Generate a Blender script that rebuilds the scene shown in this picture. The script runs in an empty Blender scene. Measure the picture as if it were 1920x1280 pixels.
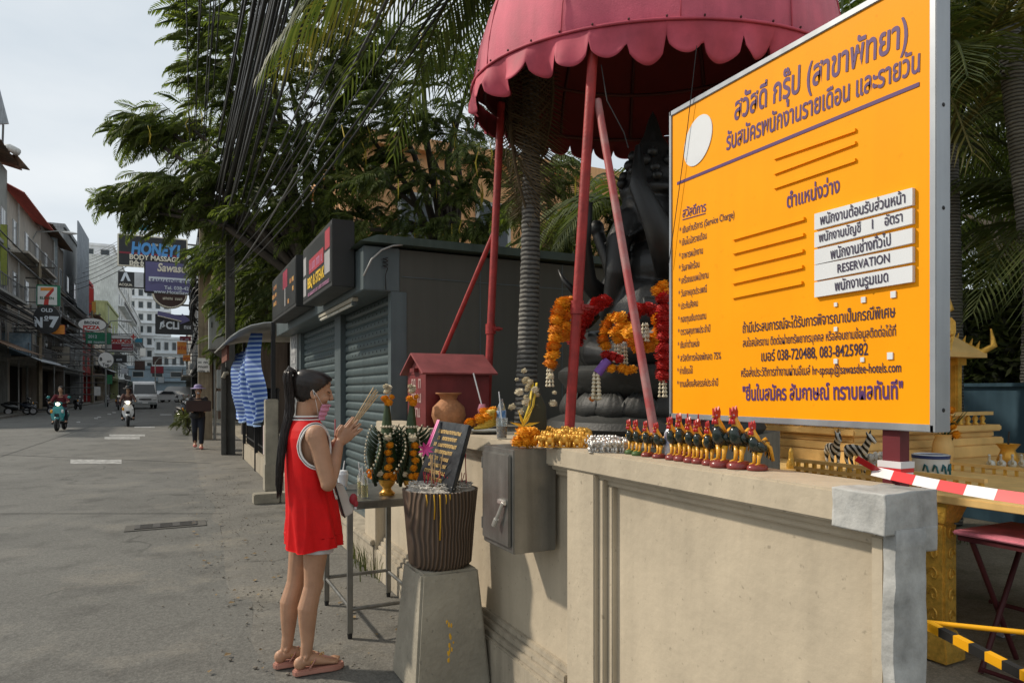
import bpy, bmesh, math, random
import numpy as np
from math import sin, cos, pi, radians, atan2, sqrt
from mathutils import Vector, Matrix, noise as mnoise

random.seed(7)
SC = bpy.context.scene
COL = SC.collection

# ------------------------------------------------------------------ camera
FPX, CX, HY, VPX, EYE = 1280.0, 960.0, 733.0, 330.0, 1.45      # photo pixels (1920 wide), metres
TH = math.atan((CX - VPX) / FPX)
FX, FY = sin(TH), cos(TH)
cam_d = bpy.data.cameras.new('camera')
cam = bpy.data.objects.new('camera', cam_d)
COL.objects.link(cam)
cam.location = (0, 0, EYE)
cam.rotation_euler = (pi / 2, 0, -TH)
cam_d.sensor_width = 36.0
cam_d.lens = 36.0 * FPX / 1920.0
cam_d.shift_y = (HY - 640.0) / 1920.0
cam_d.clip_start = 0.05
cam_d.clip_end = 3000
SC.camera = cam

# ------------------------------------------------------------------ sky, sun, exposure
SUN_EL, SUN_AZ = radians(40), radians(-50)          # azimuth from +Y (down the street), negative = left
w = bpy.data.worlds.new('World'); SC.world = w; w.use_nodes = True
nt = w.node_tree; bgn = nt.nodes['Background']
sky = nt.nodes.new('ShaderNodeTexSky'); sky.sky_type = 'NISHITA'; sky.sun_disc = False
sky.sun_elevation = SUN_EL; sky.sun_rotation = SUN_AZ
tc = nt.nodes.new('ShaderNodeTexCoord')
mp = nt.nodes.new('ShaderNodeMapping'); mp.inputs['Scale'].default_value = (1.0, 1.0, 2.6)
nz = nt.nodes.new('ShaderNodeTexNoise'); nz.inputs['Scale'].default_value = 2.1; nz.inputs['Detail'].default_value = 5
nt.links.new(tc.outputs['Generated'], mp.inputs[0]); nt.links.new(mp.outputs[0], nz.inputs['Vector'])
cr = nt.nodes.new('ShaderNodeValToRGB')
cr.color_ramp.elements[0].position = .36; cr.color_ramp.elements[0].color = (5.3, 5.9, 6.4, 1)
cr.color_ramp.elements[1].position = .66; cr.color_ramp.elements[1].color = (7.2, 7.5, 7.65, 1)
nt.links.new(nz.outputs['Fac'], cr.inputs[0])
mx = nt.nodes.new('ShaderNodeMix'); mx.data_type = 'RGBA'; mx.inputs[0].default_value = .93
nt.links.new(sky.outputs[0], mx.inputs[6]); nt.links.new(cr.outputs[0], mx.inputs[7])
nt.links.new(mx.outputs[2], bgn.inputs['Color']); bgn.inputs['Strength'].default_value = .1
sl = bpy.data.lights.new('sun', 'SUN'); sl.energy = 3.0; sl.angle = radians(2.5); sl.color = (1.0, .9, .76)
so = bpy.data.objects.new('sun', sl); COL.objects.link(so); so.location = (-20, 20, 40)
to_sun = Vector((sin(SUN_AZ) * cos(SUN_EL), cos(SUN_AZ) * cos(SUN_EL), sin(SUN_EL)))
so.rotation_euler = to_sun.to_track_quat('Z', 'Y').to_euler()
SC.view_settings.view_transform = 'Standard'; SC.view_settings.look = 'None'
SC.view_settings.exposure = 0.3; SC.view_settings.gamma = 1.0; SC.view_settings.use_curve_mapping = False

# ------------------------------------------------------------------ measuring helpers (photo pixel + one known coordinate -> metres)
def ray(u): x = (u - CX) / FPX; return (FX + x * FY, FY - x * FX)
def at(u, v, d): a, b = ray(u); return Vector((a * d, b * d, EYE - d * (v - HY) / FPX))
def atX(u, v, X): a, b = ray(u); return at(u, v, X / a)
def atY(u, v, Y): a, b = ray(u); return at(u, v, Y / b)
def atZ(u, v, z=0.0): return at(u, v, (EYE - z) * FPX / (v - HY))

# ------------------------------------------------------------------ materials
MATS = {}
def nd(t, kind, **kw):
    n = t.nodes.new(kind)
    for k, v in kw.items():
        if k in n.inputs: n.inputs[k].default_value = v
        else: setattr(n, k, v)
    return n
def mat(name, col, rough=.6, metal=0., var=.18, scale=4., bump=0., bscale=60., col2=None, mixlo=.42, mixhi=.62, spec=.4,
        trans=0., emis=0., streak=0., alpha=1., ior=1.45, sheen=0., speck=0., coat=0.):
    if name in MATS: return MATS[name]
    m = bpy.data.materials.new(name); m.use_nodes = True; MATS[name] = m
    t = m.node_tree; L = t.links; b = t.nodes['Principled BSDF']
    b.inputs['Roughness'].default_value = rough; b.inputs['Metallic'].default_value = metal
    b.inputs['Specular IOR Level'].default_value = spec; b.inputs['IOR'].default_value = ior
    if trans: b.inputs['Transmission Weight'].default_value = trans
    if coat: b.inputs['Coat Weight'].default_value = coat; b.inputs['Coat Roughness'].default_value = .15
    if sheen: b.inputs['Sheen Weight'].default_value = sheen
    if emis: b.inputs['Emission Color'].default_value = (*col, 1); b.inputs['Emission Strength'].default_value = emis
    c = (*col, 1)
    if var <= 0 and col2 is None and not bump:
        b.inputs['Base Color'].default_value = c; return m
    co = nd(t, 'ShaderNodeTexCoord'); geo = co.outputs['Object']
    n1 = nd(t, 'ShaderNodeTexNoise', Scale=scale, Detail=6., Roughness=.62); L.new(geo, n1.inputs['Vector'])
    rp = nd(t, 'ShaderNodeValToRGB'); e = rp.color_ramp.elements
    if col2 is None:
        e[0].position = .3; e[1].position = .72
        e[0].color = (*[x * (1 - var) for x in col], 1); e[1].color = (*[min(1, x * (1 + var)) for x in col], 1)
    else:
        e[0].position = mixlo; e[1].position = mixhi; e[0].color = c; e[1].color = (*col2, 1)
    L.new(n1.outputs['Fac'], rp.inputs[0]); out = rp.outputs[0]
    if streak:
        mpn = nd(t, 'ShaderNodeMapping'); mpn.inputs['Scale'].default_value = (9, 9, .6); L.new(geo, mpn.inputs[0])
        n2 = nd(t, 'ShaderNodeTexNoise', Scale=1.6, Detail=5.); L.new(mpn.outputs[0], n2.inputs['Vector'])
        r2 = nd(t, 'ShaderNodeValToRGB'); r2.color_ramp.elements[0].position = .35; r2.color_ramp.elements[1].position = .62
        r2.color_ramp.elements[0].color = (1 - streak, 1 - streak, 1 - streak, 1); r2.color_ramp.elements[1].color = (1, 1, 1, 1)
        L.new(n2.outputs['Fac'], r2.inputs[0])
        mm = nd(t, 'ShaderNodeMix', data_type='RGBA', blend_type='MULTIPLY'); mm.inputs[0].default_value = 1
        L.new(out, mm.inputs[6]); L.new(r2.outputs[0], mm.inputs[7]); out = mm.outputs[2]
    if speck:
        n3 = nd(t, 'ShaderNodeTexNoise', Scale=38., Detail=3.); L.new(geo, n3.inputs['Vector'])
        r3 = nd(t, 'ShaderNodeValToRGB'); r3.color_ramp.elements[0].position = .27; r3.color_ramp.elements[1].position = .34
        r3.color_ramp.elements[0].color = (1 - speck, 1 - speck, 1 - speck, 1); r3.color_ramp.elements[1].color = (1, 1, 1, 1)
        L.new(n3.outputs['Fac'], r3.inputs[0])
        mm = nd(t, 'ShaderNodeMix', data_type='RGBA', blend_type='MULTIPLY'); mm.inputs[0].default_value = 1
        L.new(out, mm.inputs[6]); L.new(r3.outputs[0], mm.inputs[7]); out = mm.outputs[2]
    L.new(out, b.inputs['Base Color'])
    rr = nd(t, 'ShaderNodeMapRange'); rr.inputs['To Min'].default_value = max(.02, rough - .12); rr.inputs['To Max'].default_value = min(1, rough + .12)
    L.new(n1.outputs['Fac'], rr.inputs[0]); L.new(rr.outputs[0], b.inputs['Roughness'])
    if bump:
        n4 = nd(t, 'ShaderNodeTexNoise', Scale=bscale, Detail=5.); L.new(geo, n4.inputs['Vector'])
        bp = nd(t, 'ShaderNodeBump', Strength=bump, Distance=.01); L.new(n4.outputs['Fac'], bp.inputs['Height']); L.new(bp.outputs[0], b.inputs['Normal'])
    return m
def leafmat(name, col, col2, trl=.35):
    if name in MATS: return MATS[name]
    m = bpy.data.materials.new(name); m.use_nodes = True; MATS[name] = m
    t = m.node_tree; L = t.links; b = t.nodes['Principled BSDF']; out = t.nodes['Material Output']
    g = nd(t, 'ShaderNodeNewGeometry'); r = nd(t, 'ShaderNodeValToRGB')
    r.color_ramp.elements[0].color = (*col, 1); r.color_ramp.elements[1].color = (*col2, 1)
    L.new(g.outputs['Random Per Island'], r.inputs[0]); L.new(r.outputs[0], b.inputs['Base Color'])
    b.inputs['Roughness'].default_value = .55; b.inputs['Specular IOR Level'].default_value = .3
    tr = nd(t, 'ShaderNodeBsdfTranslucent'); mm = nd(t, 'ShaderNodeMix', data_type='RGBA', blend_type='MULTIPLY'); mm.inputs[0].default_value = 1
    L.new(r.outputs[0], mm.inputs[6]); mm.inputs[7].default_value = (1.0, 1.1, .5, 1); L.new(mm.outputs[2], tr.inputs[0])
    ms = nd(t, 'ShaderNodeMixShader'); ms.inputs[0].default_value = trl
    L.new(b.outputs[0], ms.inputs[1]); L.new(tr.outputs[0], ms.inputs[2]); L.new(ms.outputs[0], out.inputs[0])
    return m

# ------------------------------------------------------------------ mesh building
def wloc(o):
    v = Vector((0, 0, 0))
    while o is not None: v += o.location; o = o.parent
    return v
class MB:
    def __init__(s): s.v = []; s.f = []; s.k = 0
    def add(s, vs, fs):
        k = len(s.v); s.v += [tuple(p) for p in vs]; s.f += [tuple(i + k for i in f) for f in fs]; return s
    def box(s, c, d, rz=0., M=None):
        c = Vector(c); hx, hy, hz = d[0] / 2, d[1] / 2, d[2] / 2
        vs = [Vector((x, y, z)) for x in (-hx, hx) for y in (-hy, hy) for z in (-hz, hz)]
        if rz: M = Matrix.Rotation(rz, 3, 'Z')
        if M is not None: vs = [M @ p for p in vs]
        return s.add([p + c for p in vs], [(0, 1, 3, 2), (4, 6, 7, 5), (0, 4, 5, 1), (2, 3, 7, 6), (0, 2, 6, 4), (1, 5, 7, 3)])
    def box2(s, a, b):
        return s.box([(a[i] + b[i]) / 2 for i in range(3)], [abs(a[i] - b[i]) for i in range(3)])
    def prism(s, pts, off):                                        # polygon (list of 3d points) extruded by vector
        n = len(pts); off = Vector(off); pts = [Vector(p) for p in pts]
        return s.add(pts + [p + off for p in pts], [tuple(range(n))[::-1], tuple(range(n, 2 * n))] + [(i, (i + 1) % n, n + (i + 1) % n, n + i) for i in range(n)])
    def tube(s, pts, r, n=8, caps=True, flat=1., up=None):
        pts = [Vector(p) for p in pts]; m = len(pts)
        rs = r if isinstance(r, (list, tuple)) else [r] * m
        t0 = (pts[1] - pts[0]).normalized()
        a = Vector(up) if up is not None else (Vector((0, 0, 1)) if abs(t0.z) < .9 else Vector((1, 0, 0)))
        a = (a - t0 * a.dot(t0)).normalized(); vs = []
        for i in range(m):
            t = ((pts[min(i + 1, m - 1)] - pts[max(i - 1, 0)])).normalized()
            a = (a - t * a.dot(t)).normalized(); b = t.cross(a)
            ra, rb = rs[i] if isinstance(rs[i], tuple) else (rs[i] * flat, rs[i])
            for j in range(n):
                q = 2 * pi * j / n; vs.append(pts[i] + a * (ra * cos(q)) + b * (rb * sin(q)))
        fs = [(i * n + j, i * n + (j + 1) % n, (i + 1) * n + (j + 1) % n, (i + 1) * n + j) for i in range(m - 1) for j in range(n)]
        if caps: fs += [tuple(range(n))[::-1], tuple(range((m - 1) * n, m * n))]
        return s.add(vs, fs)
    def cyl(s, p0, p1, r0, r1=None, n=12): return s.tube([p0, p1], [r0, r0 if r1 is None else r1], n)
    def lathe(s, prof, c=(0, 0, 0), n=20, sx=1., sy=1., wob=None):
        c = Vector(c); vs = []
        for i, (r, z) in enumerate(prof):
            for j in range(n):
                q = 2 * pi * j / n; k = wob(q, z) if wob else 1.
                vs.append(c + Vector((r * k * cos(q) * sx, r * k * sin(q) * sy, z)))
        m = len(prof)
        fs = [(i * n + j, i * n + (j + 1) % n, (i + 1) * n + (j + 1) % n, (i + 1) * n + j) for i in range(m - 1) for j in range(n)]
        fs += [tuple(range(n))[::-1], tuple(range((m - 1) * n, m * n))]
        return s.add(vs, fs)
    def sph(s, c, r, nu=12, nv=8, M=None):
        r = r if isinstance(r, (tuple, list)) else (r, r, r); c = Vector(c); vs = [Vector((0, 0, -r[2]))]
        for i in range(1, nv):
            a = -pi / 2 + pi * i / nv
            for j in range(nu): q = 2 * pi * j / nu; vs.append(Vector((r[0] * cos(a) * cos(q), r[1] * cos(a) * sin(q), r[2] * sin(a))))
        vs.append(Vector((0, 0, r[2]))); N = len(vs) - 1
        if M is not None: vs = [M @ p for p in vs]
        fs = [(0, 1 + (j + 1) % nu, 1 + j) for j in range(nu)]
        for i in range(nv - 2):
            for j in range(nu): p = 1 + i * nu; fs.append((p + j, p + (j + 1) % nu, p + nu + (j + 1) % nu, p + nu + j))
        p = 1 + (nv - 2) * nu; fs += [(p + j, p + (j + 1) % nu, N) for j in range(nu)]
        return s.add([c + q for q in vs], fs)
    def grid(s, fn, nu, nv):                                       # fn(a,b) a,b in 0..1
        vs = [fn(i / nu, j / nv) for j in range(nv + 1) for i in range(nu + 1)]; k = nu + 1
        return s.add(vs, [(j * k + i, j * k + i + 1, (j + 1) * k + i + 1, (j + 1) * k + i) for j in range(nv) for i in range(nu)])
    def loft(s, rings, caps=True):
        n = len(rings[0]); m = len(rings); vs = [p for r in rings for p in r]
        fs = [(i * n + j, i * n + (j + 1) % n, (i + 1) * n + (j + 1) % n, (i + 1) * n + j) for i in range(m - 1) for j in range(n)]
        if caps: fs += [tuple(range(n))[::-1], tuple(range((m - 1) * n, m * n))]
        return s.add(vs, fs)
    def mesh(s, name, m, smooth=None, thick=0.):
        me = bpy.data.meshes.new(name); me.from_pydata([tuple(p) for p in s.v], [], s.f)
        bm = bmesh.new(); bm.from_mesh(me)
        bmesh.ops.recalc_face_normals(bm, faces=bm.faces)
        if thick: bmesh.ops.solidify(bm, geom=list(bm.faces), thickness=thick)
        if smooth is not None:
            for f in bm.faces: f.smooth = True
            if smooth < 180:
                for e in bm.edges:
                    if len(e.link_faces) == 2 and e.calc_face_angle(0) > radians(smooth): e.smooth = False
        bm.to_mesh(me); bm.free()
        if m is not None: me.materials.append(m)
        return me
    def build(s, name, m, parent=None, smooth=None, local=False, thick=0., bevel=0.):
        if parent is not None and not local:
            q = wloc(parent); s.v = [(p[0] - q.x, p[1] - q.y, p[2] - q.z) for p in s.v]
        me = s.mesh(name, m, smooth, thick)
        if bevel:
            bm = bmesh.new(); bm.from_mesh(me)
            es = [e for e in bm.edges if len(e.link_faces) == 2 and e.calc_face_angle(0) > radians(35)]
            bmesh.ops.bevel(bm, geom=es, offset=bevel, segments=2, affect='EDGES', clamp_overlap=True)
            for f in bm.faces: f.smooth = True
            for e in bm.edges:
                if len(e.link_faces) == 2 and e.calc_face_angle(0) > radians(50): e.smooth = False
            bm.to_mesh(me); bm.free()
        return link(name, me, parent)
def link(name, me, parent=None, loc=None):
    o = bpy.data.objects.new(name, me); COL.objects.link(o)
    if parent is not None: o.parent = parent
    if loc is not None: o.location = loc
    return o
def tag(o, label, cat, group=None):
    o['label'] = label; o['category'] = cat
    if group: o['group'] = group
    return o
def thing(name, label, cat, loc=(0, 0, 0), rz=0., group=None):
    o = bpy.data.objects.new(name, None); COL.objects.link(o); o.location = loc; o.rotation_euler = (0, 0, rz)
    o.empty_display_size = .05
    return tag(o, label, cat, group)
def struct(name, mb, m, kind='structure', **k):
    o = mb.build(name, m, **k); o['kind'] = kind; return o
def dup(root, loc, rz=0., sc=1., label=None, parent=None):
    def cp(o, par):
        c = o.copy(); COL.objects.link(c); c.parent = par
        for ch in o.children: cp(ch, c)
        return c
    r = cp(root, parent); r.location = loc; r.rotation_euler = (0, 0, rz)
    r.scale = sc if isinstance(sc, (tuple, list)) else (sc, sc, sc)
    if label: r['label'] = label
    return r
def remesh(mb, name, m, parent, voxel=.005, it=4, local=False, decim=0.):
    o = mb.build(name, m, parent, local=local)
    md = o.modifiers.new('r', 'REMESH'); md.mode = 'VOXEL'; md.voxel_size = voxel; md.use_smooth_shade = True
    ms = o.modifiers.new('s', 'SMOOTH'); ms.factor = .5; ms.iterations = it
    if decim: dm = o.modifiers.new('d', 'DECIMATE'); dm.ratio = decim
    dg = bpy.context.evaluated_depsgraph_get()
    me = bpy.data.meshes.new_from_object(o.evaluated_get(dg)); o.modifiers.clear(); old = o.data; o.data = me; bpy.data.meshes.remove(old)
    for p in me.polygons: p.use_smooth = True
    return o

# ------------------------------------------------------------------ lettering: real flat glyph meshes laid on a sign face
def text(body, parent, m, org, right, up, width=None, em=.1, bold=0., align='L', shear=0., spacing=1., name='lettering', lift=.0015):
    if body.startswith('~'):                                       # print too small or worn to read: short strokes, no words
        rr = random.Random(len(body) * 31 + int(em * 9000)); mb = MB(); R, U = Vector(right).normalized(), Vector(up).normalized(); N = R.cross(U); W = width or em * 5
        o0 = Vector(org) + N * lift - R * ({'L': 0, 'C': .5, 'R': 1}[align] * W); x = 0.
        while x < W - em * .2:
            w = em * rr.uniform(.22, .5)
            if rr.random() > .14:
                for (a, b_, c_, d_) in ((0, 0, .3, 1), (.7, 0, 1, 1), (.3, .8, .7, 1)) if rr.random() < .6 else ((0, 0, .3, .9), (.3, 0, 1, .22), (.6, .22, .9, 1)):
                    p = [o0 + R * min(W, x + w * i) + U * (em * .55 * j) for i, j in ((a, b_), (c_, b_), (c_, d_), (a, d_))]; mb.add(p, [(0, 1, 2, 3)])
            x += w + em * .1
        o = mb.build('worn_print', m, parent); o['kind'] = 'stuff'; return o
    c = bpy.data.curves.new('glyphs', 'FONT'); c.body = body; c.size = 1; c.offset = bold; c.resolution_u = 3; c.shear = shear; c.space_character = spacing
    o = bpy.data.objects.new('glyphs', c); COL.objects.link(o)
    dg = bpy.context.evaluated_depsgraph_get(); me = bpy.data.meshes.new_from_object(o.evaluated_get(dg))
    bpy.data.objects.remove(o); bpy.data.curves.remove(c)
    me.name = 'lettering'
    if len(me.vertices) == 0: return None
    co = np.array([v.co[:] for v in me.vertices]); x0, x1 = co[:, 0].min(), co[:, 0].max()
    sx = (width / (x1 - x0)) if width else em
    right = Vector(right).normalized(); up = Vector(up).normalized(); nrm = right.cross(up); org = Vector(org)
    par = list(range(len(me.vertices)))                            # islands get hair-thin separate lifts (overlapping glyph strokes)
    def find(i):
        while par[i] != i: par[i] = par[par[i]]; i = par[i]
        return i
    for e in me.edges:
        a, b = find(e.vertices[0]), find(e.vertices[1])
        if a != b: par[a] = b
    base = wloc(parent) if parent is not None else Vector((0, 0, 0)); isl = {}
    off = {'L': 0, 'C': -(x1 - x0) / 2, 'R': -(x1 - x0)}[align]
    for i, v in enumerate(me.vertices):
        r = find(i); k = isl.setdefault(r, len(isl)); p = co[i]
        v.co = org + right * ((p[0] - x0 + off) * sx) + up * (p[1] * em) + nrm * (lift + (k % 7) * .00012 * max(1, lift / .0015)) - base
    me.materials.clear(); me.materials.append(m)
    return link(name, me, parent)
# ================================================================== GROUND, ROAD, PAVEMENTS
def groundmat(name, base, dust, dark, dust_x=None, joints=False, crack=.6):
    m = bpy.data.materials.new(name); m.use_nodes = True; t = m.node_tree; L = t.links; b = t.nodes['Principled BSDF']
    co = nd(t, 'ShaderNodeTexCoord').outputs['Object']
    def noi(sc, det=6., rough=.6, vec=co):
        n = nd(t, 'ShaderNodeTexNoise', Scale=sc, Detail=det, Roughness=rough); L.new(vec, n.inputs['Vector']); return n.outputs['Fac']
    def ramp(x, p0, p1, c0=(0, 0, 0, 1), c1=(1, 1, 1, 1)):
        r = nd(t, 'ShaderNodeValToRGB'); r.color_ramp.elements[0].position = p0; r.color_ramp.elements[1].position = p1
        r.color_ramp.elements[0].color = c0; r.color_ramp.elements[1].color = c1; L.new(x, r.inputs[0]); return r.outputs[0]
    def mix(f, a, c, blend='MIX'):
        n = nd(t, 'ShaderNodeMix', data_type='RGBA', blend_type=blend)
        if isinstance(f, (int, float)): n.inputs[0].default_value = f
        else: L.new(f, n.inputs[0])
        for k, x in ((6, a), (7, c)):
            if isinstance(x, tuple): n.inputs[k].default_value = (*x, 1)
            else: L.new(x, n.inputs[k])
        return n.outputs[2]
    def mth(op, a, c):
        n = nd(t, 'ShaderNodeMath', operation=op)
        for k, x in ((0, a), (1, c)):
            if isinstance(x, (int, float)): n.inputs[k].default_value = x
            else: L.new(x, n.inputs[k])
        return n.outputs[0]
    big = noi(.55); mid = noi(2.3); fine = noi(95., 3., .7)
    c = mix(ramp(big, .3, .7), tuple(x * .8 for x in base), tuple(x * 1.18 for x in base))
    c = mix(mth('MULTIPLY', ramp(mid, .52, .68), .75), c, dark)
    pat = ramp(noi(1.1, 8., .7), .52, .66)
    if dust_x is not None:
        sp = nd(t, 'ShaderNodeSeparateXYZ'); L.new(co, sp.inputs[0])
        g = nd(t, 'ShaderNodeMapRange'); g.inputs['From Min'].default_value = dust_x[0]; g.inputs['From Max'].default_value = dust_x[1]; L.new(sp.outputs[0], g.inputs[0])
        pat = mth('MULTIPLY', mth('ADD', mth('MULTIPLY', pat, .75), .12), g.outputs[0])
    else: pat = mth('MULTIPLY', pat, .6)
    c = mix(pat, c, dust)
    gr = ramp(fine, .3, .75, (.62, .62, .62, 1), (1.3, 1.3, 1.3, 1)); c = mix(1., c, gr, 'MULTIPLY')
    gr2 = ramp(noi(33., 4.), .3, .7, (.8, .8, .8, 1), (1.16, 1.16, 1.16, 1)); c = mix(1., c, gr2, 'MULTIPLY')
    vo = nd(t, 'ShaderNodeTexVoronoi', feature='DISTANCE_TO_EDGE', Scale=.42)
    wv = nd(t, 'ShaderNodeTexNoise', Scale=2.4, Detail=6.); L.new(co, wv.inputs['Vector'])
    ad = nd(t, 'ShaderNodeMix', data_type='VECTOR'); ad.inputs[0].default_value = .35; L.new(co, ad.inputs[4]); L.new(wv.outputs['Color'], ad.inputs[5]); L.new(ad.outputs[1], vo.inputs['Vector'])
    ck = mth('MULTIPLY', ramp(vo.outputs['Distance'], .0, .008, (1, 1, 1, 1), (0, 0, 0, 1)), ramp(noi(.9, 3.), .5, .58))
    c = mix(mth('MULTIPLY', ck, crack), c, tuple(x * .35 for x in dark))
    L.new(c, b.inputs['Base Color']); b.inputs['Roughness'].default_value = .82; b.inputs['Specular IOR Level'].default_value = .3
    bp = nd(t, 'ShaderNodeBump', Strength=.55, Distance=.006); L.new(mth('ADD', fine, mth('MULTIPLY', noi(33., 4.), 1.5)), bp.inputs['Height']); L.new(bp.outputs[0], b.inputs['Normal'])
    return m
m_road = groundmat('road asphalt', (.135, .134, .123), (.215, .197, .163), (.072, .071, .066), dust_x=(-2.2, .5))
m_walk = groundmat('broken concrete', (.165, .157, .138), (.23, .205, .16), (.075, .07, .058))
m_dirt = groundmat('yard dirt', (.33, .29, .22), (.4, .36, .28), (.16, .145, .09), crack=0.)
struct('ground', MB().grid(lambda a, b: (-500 + 1000 * a, -120 + 1000 * b, -.012), 4, 4), m_dirt)
def edge(y): return .42 + .13 * mnoise.noise(Vector((y * .9, 3., 0))) + .05 * mnoise.noise(Vector((y * 4, 9., 0)))
mb = MB(); ys = [-12 + .25 * i for i in range(180)] + [33 + 4 * i for i in range(60)]
mb.v = [p for y in ys for p in ((-8.2, y, -.004), (edge(y) if y < 25 else .42, y, -.004))]
mb.f = [(2 * i, 2 * i + 1, 2 * i + 3, 2 * i + 2) for i in range(len(ys) - 1)]
road = struct('road', mb, m_road)
def wob(a, b):
    x, y = .2 + 1.55 * a, -6 + 40 * b
    return (x, y, -.008 if a < .1 else -.001 + .009 * mnoise.noise(Vector((x * 1.2, y * 1.2, 1))))
mb = MB(); mb.grid(wob, 14, 260); struct('pavement', mb, m_walk, smooth=180)
mb = MB().box2((-9.6, -10, -.1), (-8.2, 260, .11)); struct('pavement_far_side', mb, m_walk, bevel=.015)
# painted marks on the carriageway
m_paint = mat('road paint', (.4, .4, .385), .7, col2=(.16, .16, .15), mixlo=.4, mixhi=.62, scale=9.)
def mark(u0, v0, u1, v1, name='painted_dash'):
    a, b2, c, d = atZ(u0, v0), atZ(u1, v0), atZ(u1, v1), atZ(u0, v1); z = .0005
    o = MB().add([(p.x, p.y, z) for p in (a, b2, c, d)], [(0, 1, 2, 3)]).build(name, m_paint, road); return o
mark(132, 861, 228, 869); mark(205, 814, 272, 817.5); mark(196, 818.5, 262, 823); mark(252, 799, 290, 801.5); mark(300, 776, 322, 778)
for u, v in ((147, 791), (180, 784), (186, 781.5), (205, 776), (214, 773)): mark(u - 3.5, v - 1.1, u + 3.5, v + 1.1, 'road_stud')
m_joint = mat('joint tar', (.045, .045, .042), .8)
for p, q, w_ in (((0, 852), (395, 868), .03), ((0, 856), (262, 768), .03), ((0, 962), (420, 962), .018)):
    A, B = atZ(*p), atZ(*q); n_ = Vector((-(B - A).y, (B - A).x, 0)).normalized() * w_ / 2; vs = []
    for i in range(25):
        c = A.lerp(B, i / 24) + n_ * .9 * mnoise.noise(Vector((i * .7, p[1], 0))); vs += [(c.x - n_.x, c.y - n_.y, .0004), (c.x + n_.x, c.y + n_.y, .0004)]
    MB().add(vs, [(2 * i, 2 * i + 1, 2 * i + 3, 2 * i + 2) for i in range(24)]).build('tar_joint', m_joint, road)
# drain cover set in the road
g = atZ(312, 985); dr = thing('drain_grate', 'rusty steel slotted drain grate set in the road', 'drain', (g.x, g.y, 0))
m_iron = mat('cast iron', (.075, .07, .064), .6, .3, scale=12, bump=.4); m_hole = mat('drain hole', (.012, .012, .011), .9, var=0)
MB().box((g.x, g.y, -.001), (.78, .34, .012)).build('surround', mat('drain surround', (.09, .085, .075), .85, bump=.5), dr)
MB().box((g.x, g.y, .006), (.6, .24, .016)).build('cover_plate', m_iron, dr, bevel=.003)
for i in range(3):
    for j in range(4): MB().box((g.x - .19 + .19 * i, g.y - .075 + .05 * j, .0146), (.12, .018, .002)).build('slot', m_hole, dr)
# loose rubble along the broken edge
m_rub = mat('rubble stone', (.19, .17, .14), .9, scale=9)
mb = MB(); rr = random.Random(4)
for i in range(900):
    y = rr.uniform(1.6, 13); x = edge(y) + rr.gauss(.18, .25)
    if x > 1.36 or (y < 3.2 and rr.random() < .5): continue
    s_ = rr.uniform(.002, .008) * (1.8 if rr.random() < .06 else 1)
    mb.sph((x, y, s_ * .4), (s_ * rr.uniform(.7, 1.3), s_, s_ * .6), 5, 3)
o = struct('rubble', mb, m_rub, 'stuff'); tag(o, 'small loose gravel and rubble along the broken pavement edge', 'gravel')
mb = MB(); rr = random.Random(9)
for i in range(70):
    y = rr.uniform(2.5, 9); x = edge(y) + rr.uniform(-.3, .8); q = rr.uniform(0, 6); s_ = rr.uniform(.01, .03)
    mb.add([(x, y, .012), (x + s_ * cos(q), y + s_ * sin(q), .02), (x + s_ * cos(q + .7) * 1.7, y + s_ * sin(q + .7) * 1.7, .013), (x + s_ * cos(q + 1.4), y + s_ * sin(q + 1.4), .014)], [(0, 1, 2, 3)])
o = struct('dry_litter', mb, mat('dry leaf', (.2, .14, .07), .8), 'stuff'); tag(o, 'dry fallen leaves scattered over the pavement', 'leaves')
kb = atZ(475, 945); ks = thing('kerb_stone', 'loose concrete kerb blocks lying beside the shop step', 'kerb', (kb.x + .3, kb.y, 0))
m_conc = mat('grey concrete', (.29, .262, .205), .85, var=.25, bump=.5, bscale=40, speck=.3)
for i in range(2): MB().box((kb.x + .16 + .33 * i, kb.y + .05, .065), (.32, .22, .13)).build('block', m_conc, ks, bevel=.012)

# ================================================================== SHRINE WALL
m_wall = mat('beige wall paint', (.47, .40, .295), .75, var=.14, scale=2.2, bump=.3, bscale=26, streak=.09, speck=.3)
m_base = mat('beige wall base', (.40, .345, .26), .8, var=.2, scale=3, bump=.35, bscale=30, streak=.25, speck=.5)
m_cem = mat('raw cement', (.44, .44, .42), .85, col2=(.2, .2, .19), mixlo=.4, mixhi=.66, scale=5, bump=.8, bscale=22)
WX = 1.45
sw = thing('shrine_wall', 'low beige rendered wall with moulded panels and a grey cement end', 'wall', (WX, 3.0, 0))
def bx(a, b, name, m=m_wall, par=None, bev=.004): return MB().box2(a, b).build(name, m, par if par is not None else sw, bevel=bev)
bx((WX + .025, 1.0, 0), (1.545, 5.26, 1.118), 'wall_core')
bx((1.405, 1.1, 1.138), (1.615, 5.27, 1.218), 'ledge', bev=.006)
bx((1.432, 1.03, 1.119), (1.60, 5.26, 1.139), 'moulding'); bx((1.452, 1.03, 1.096), (1.58, 5.26, 1.1205), 'moulding')
bx((1.412, 2.17, .2), (1.54, 2.37, 1.1385), 'pilaster', bev=.005)
for y0, y1 in ((2.139, 2.1705), (2.3695, 2.40)): bx((1.432, y0, .2), (1.54, y1, 1.1195), 'moulding')
for y0, y1 in ((2.108, 2.14), (2.3995, 2.43)): bx((1.452, y0, .2), (1.54, y1, 1.0965), 'moulding')
bx((1.40, 1.02, 0), (1.56, 5.26, .215), 'plinth', m_base, bev=.006)
for x, z0, z1 in ((1.418, .2145, .245), (1.436, .2445, .277), (1.454, .2765, .306)): bx((x, 2.4295, z0), (1.55, 5.258, z1), 'moulding', m_base)
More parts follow.
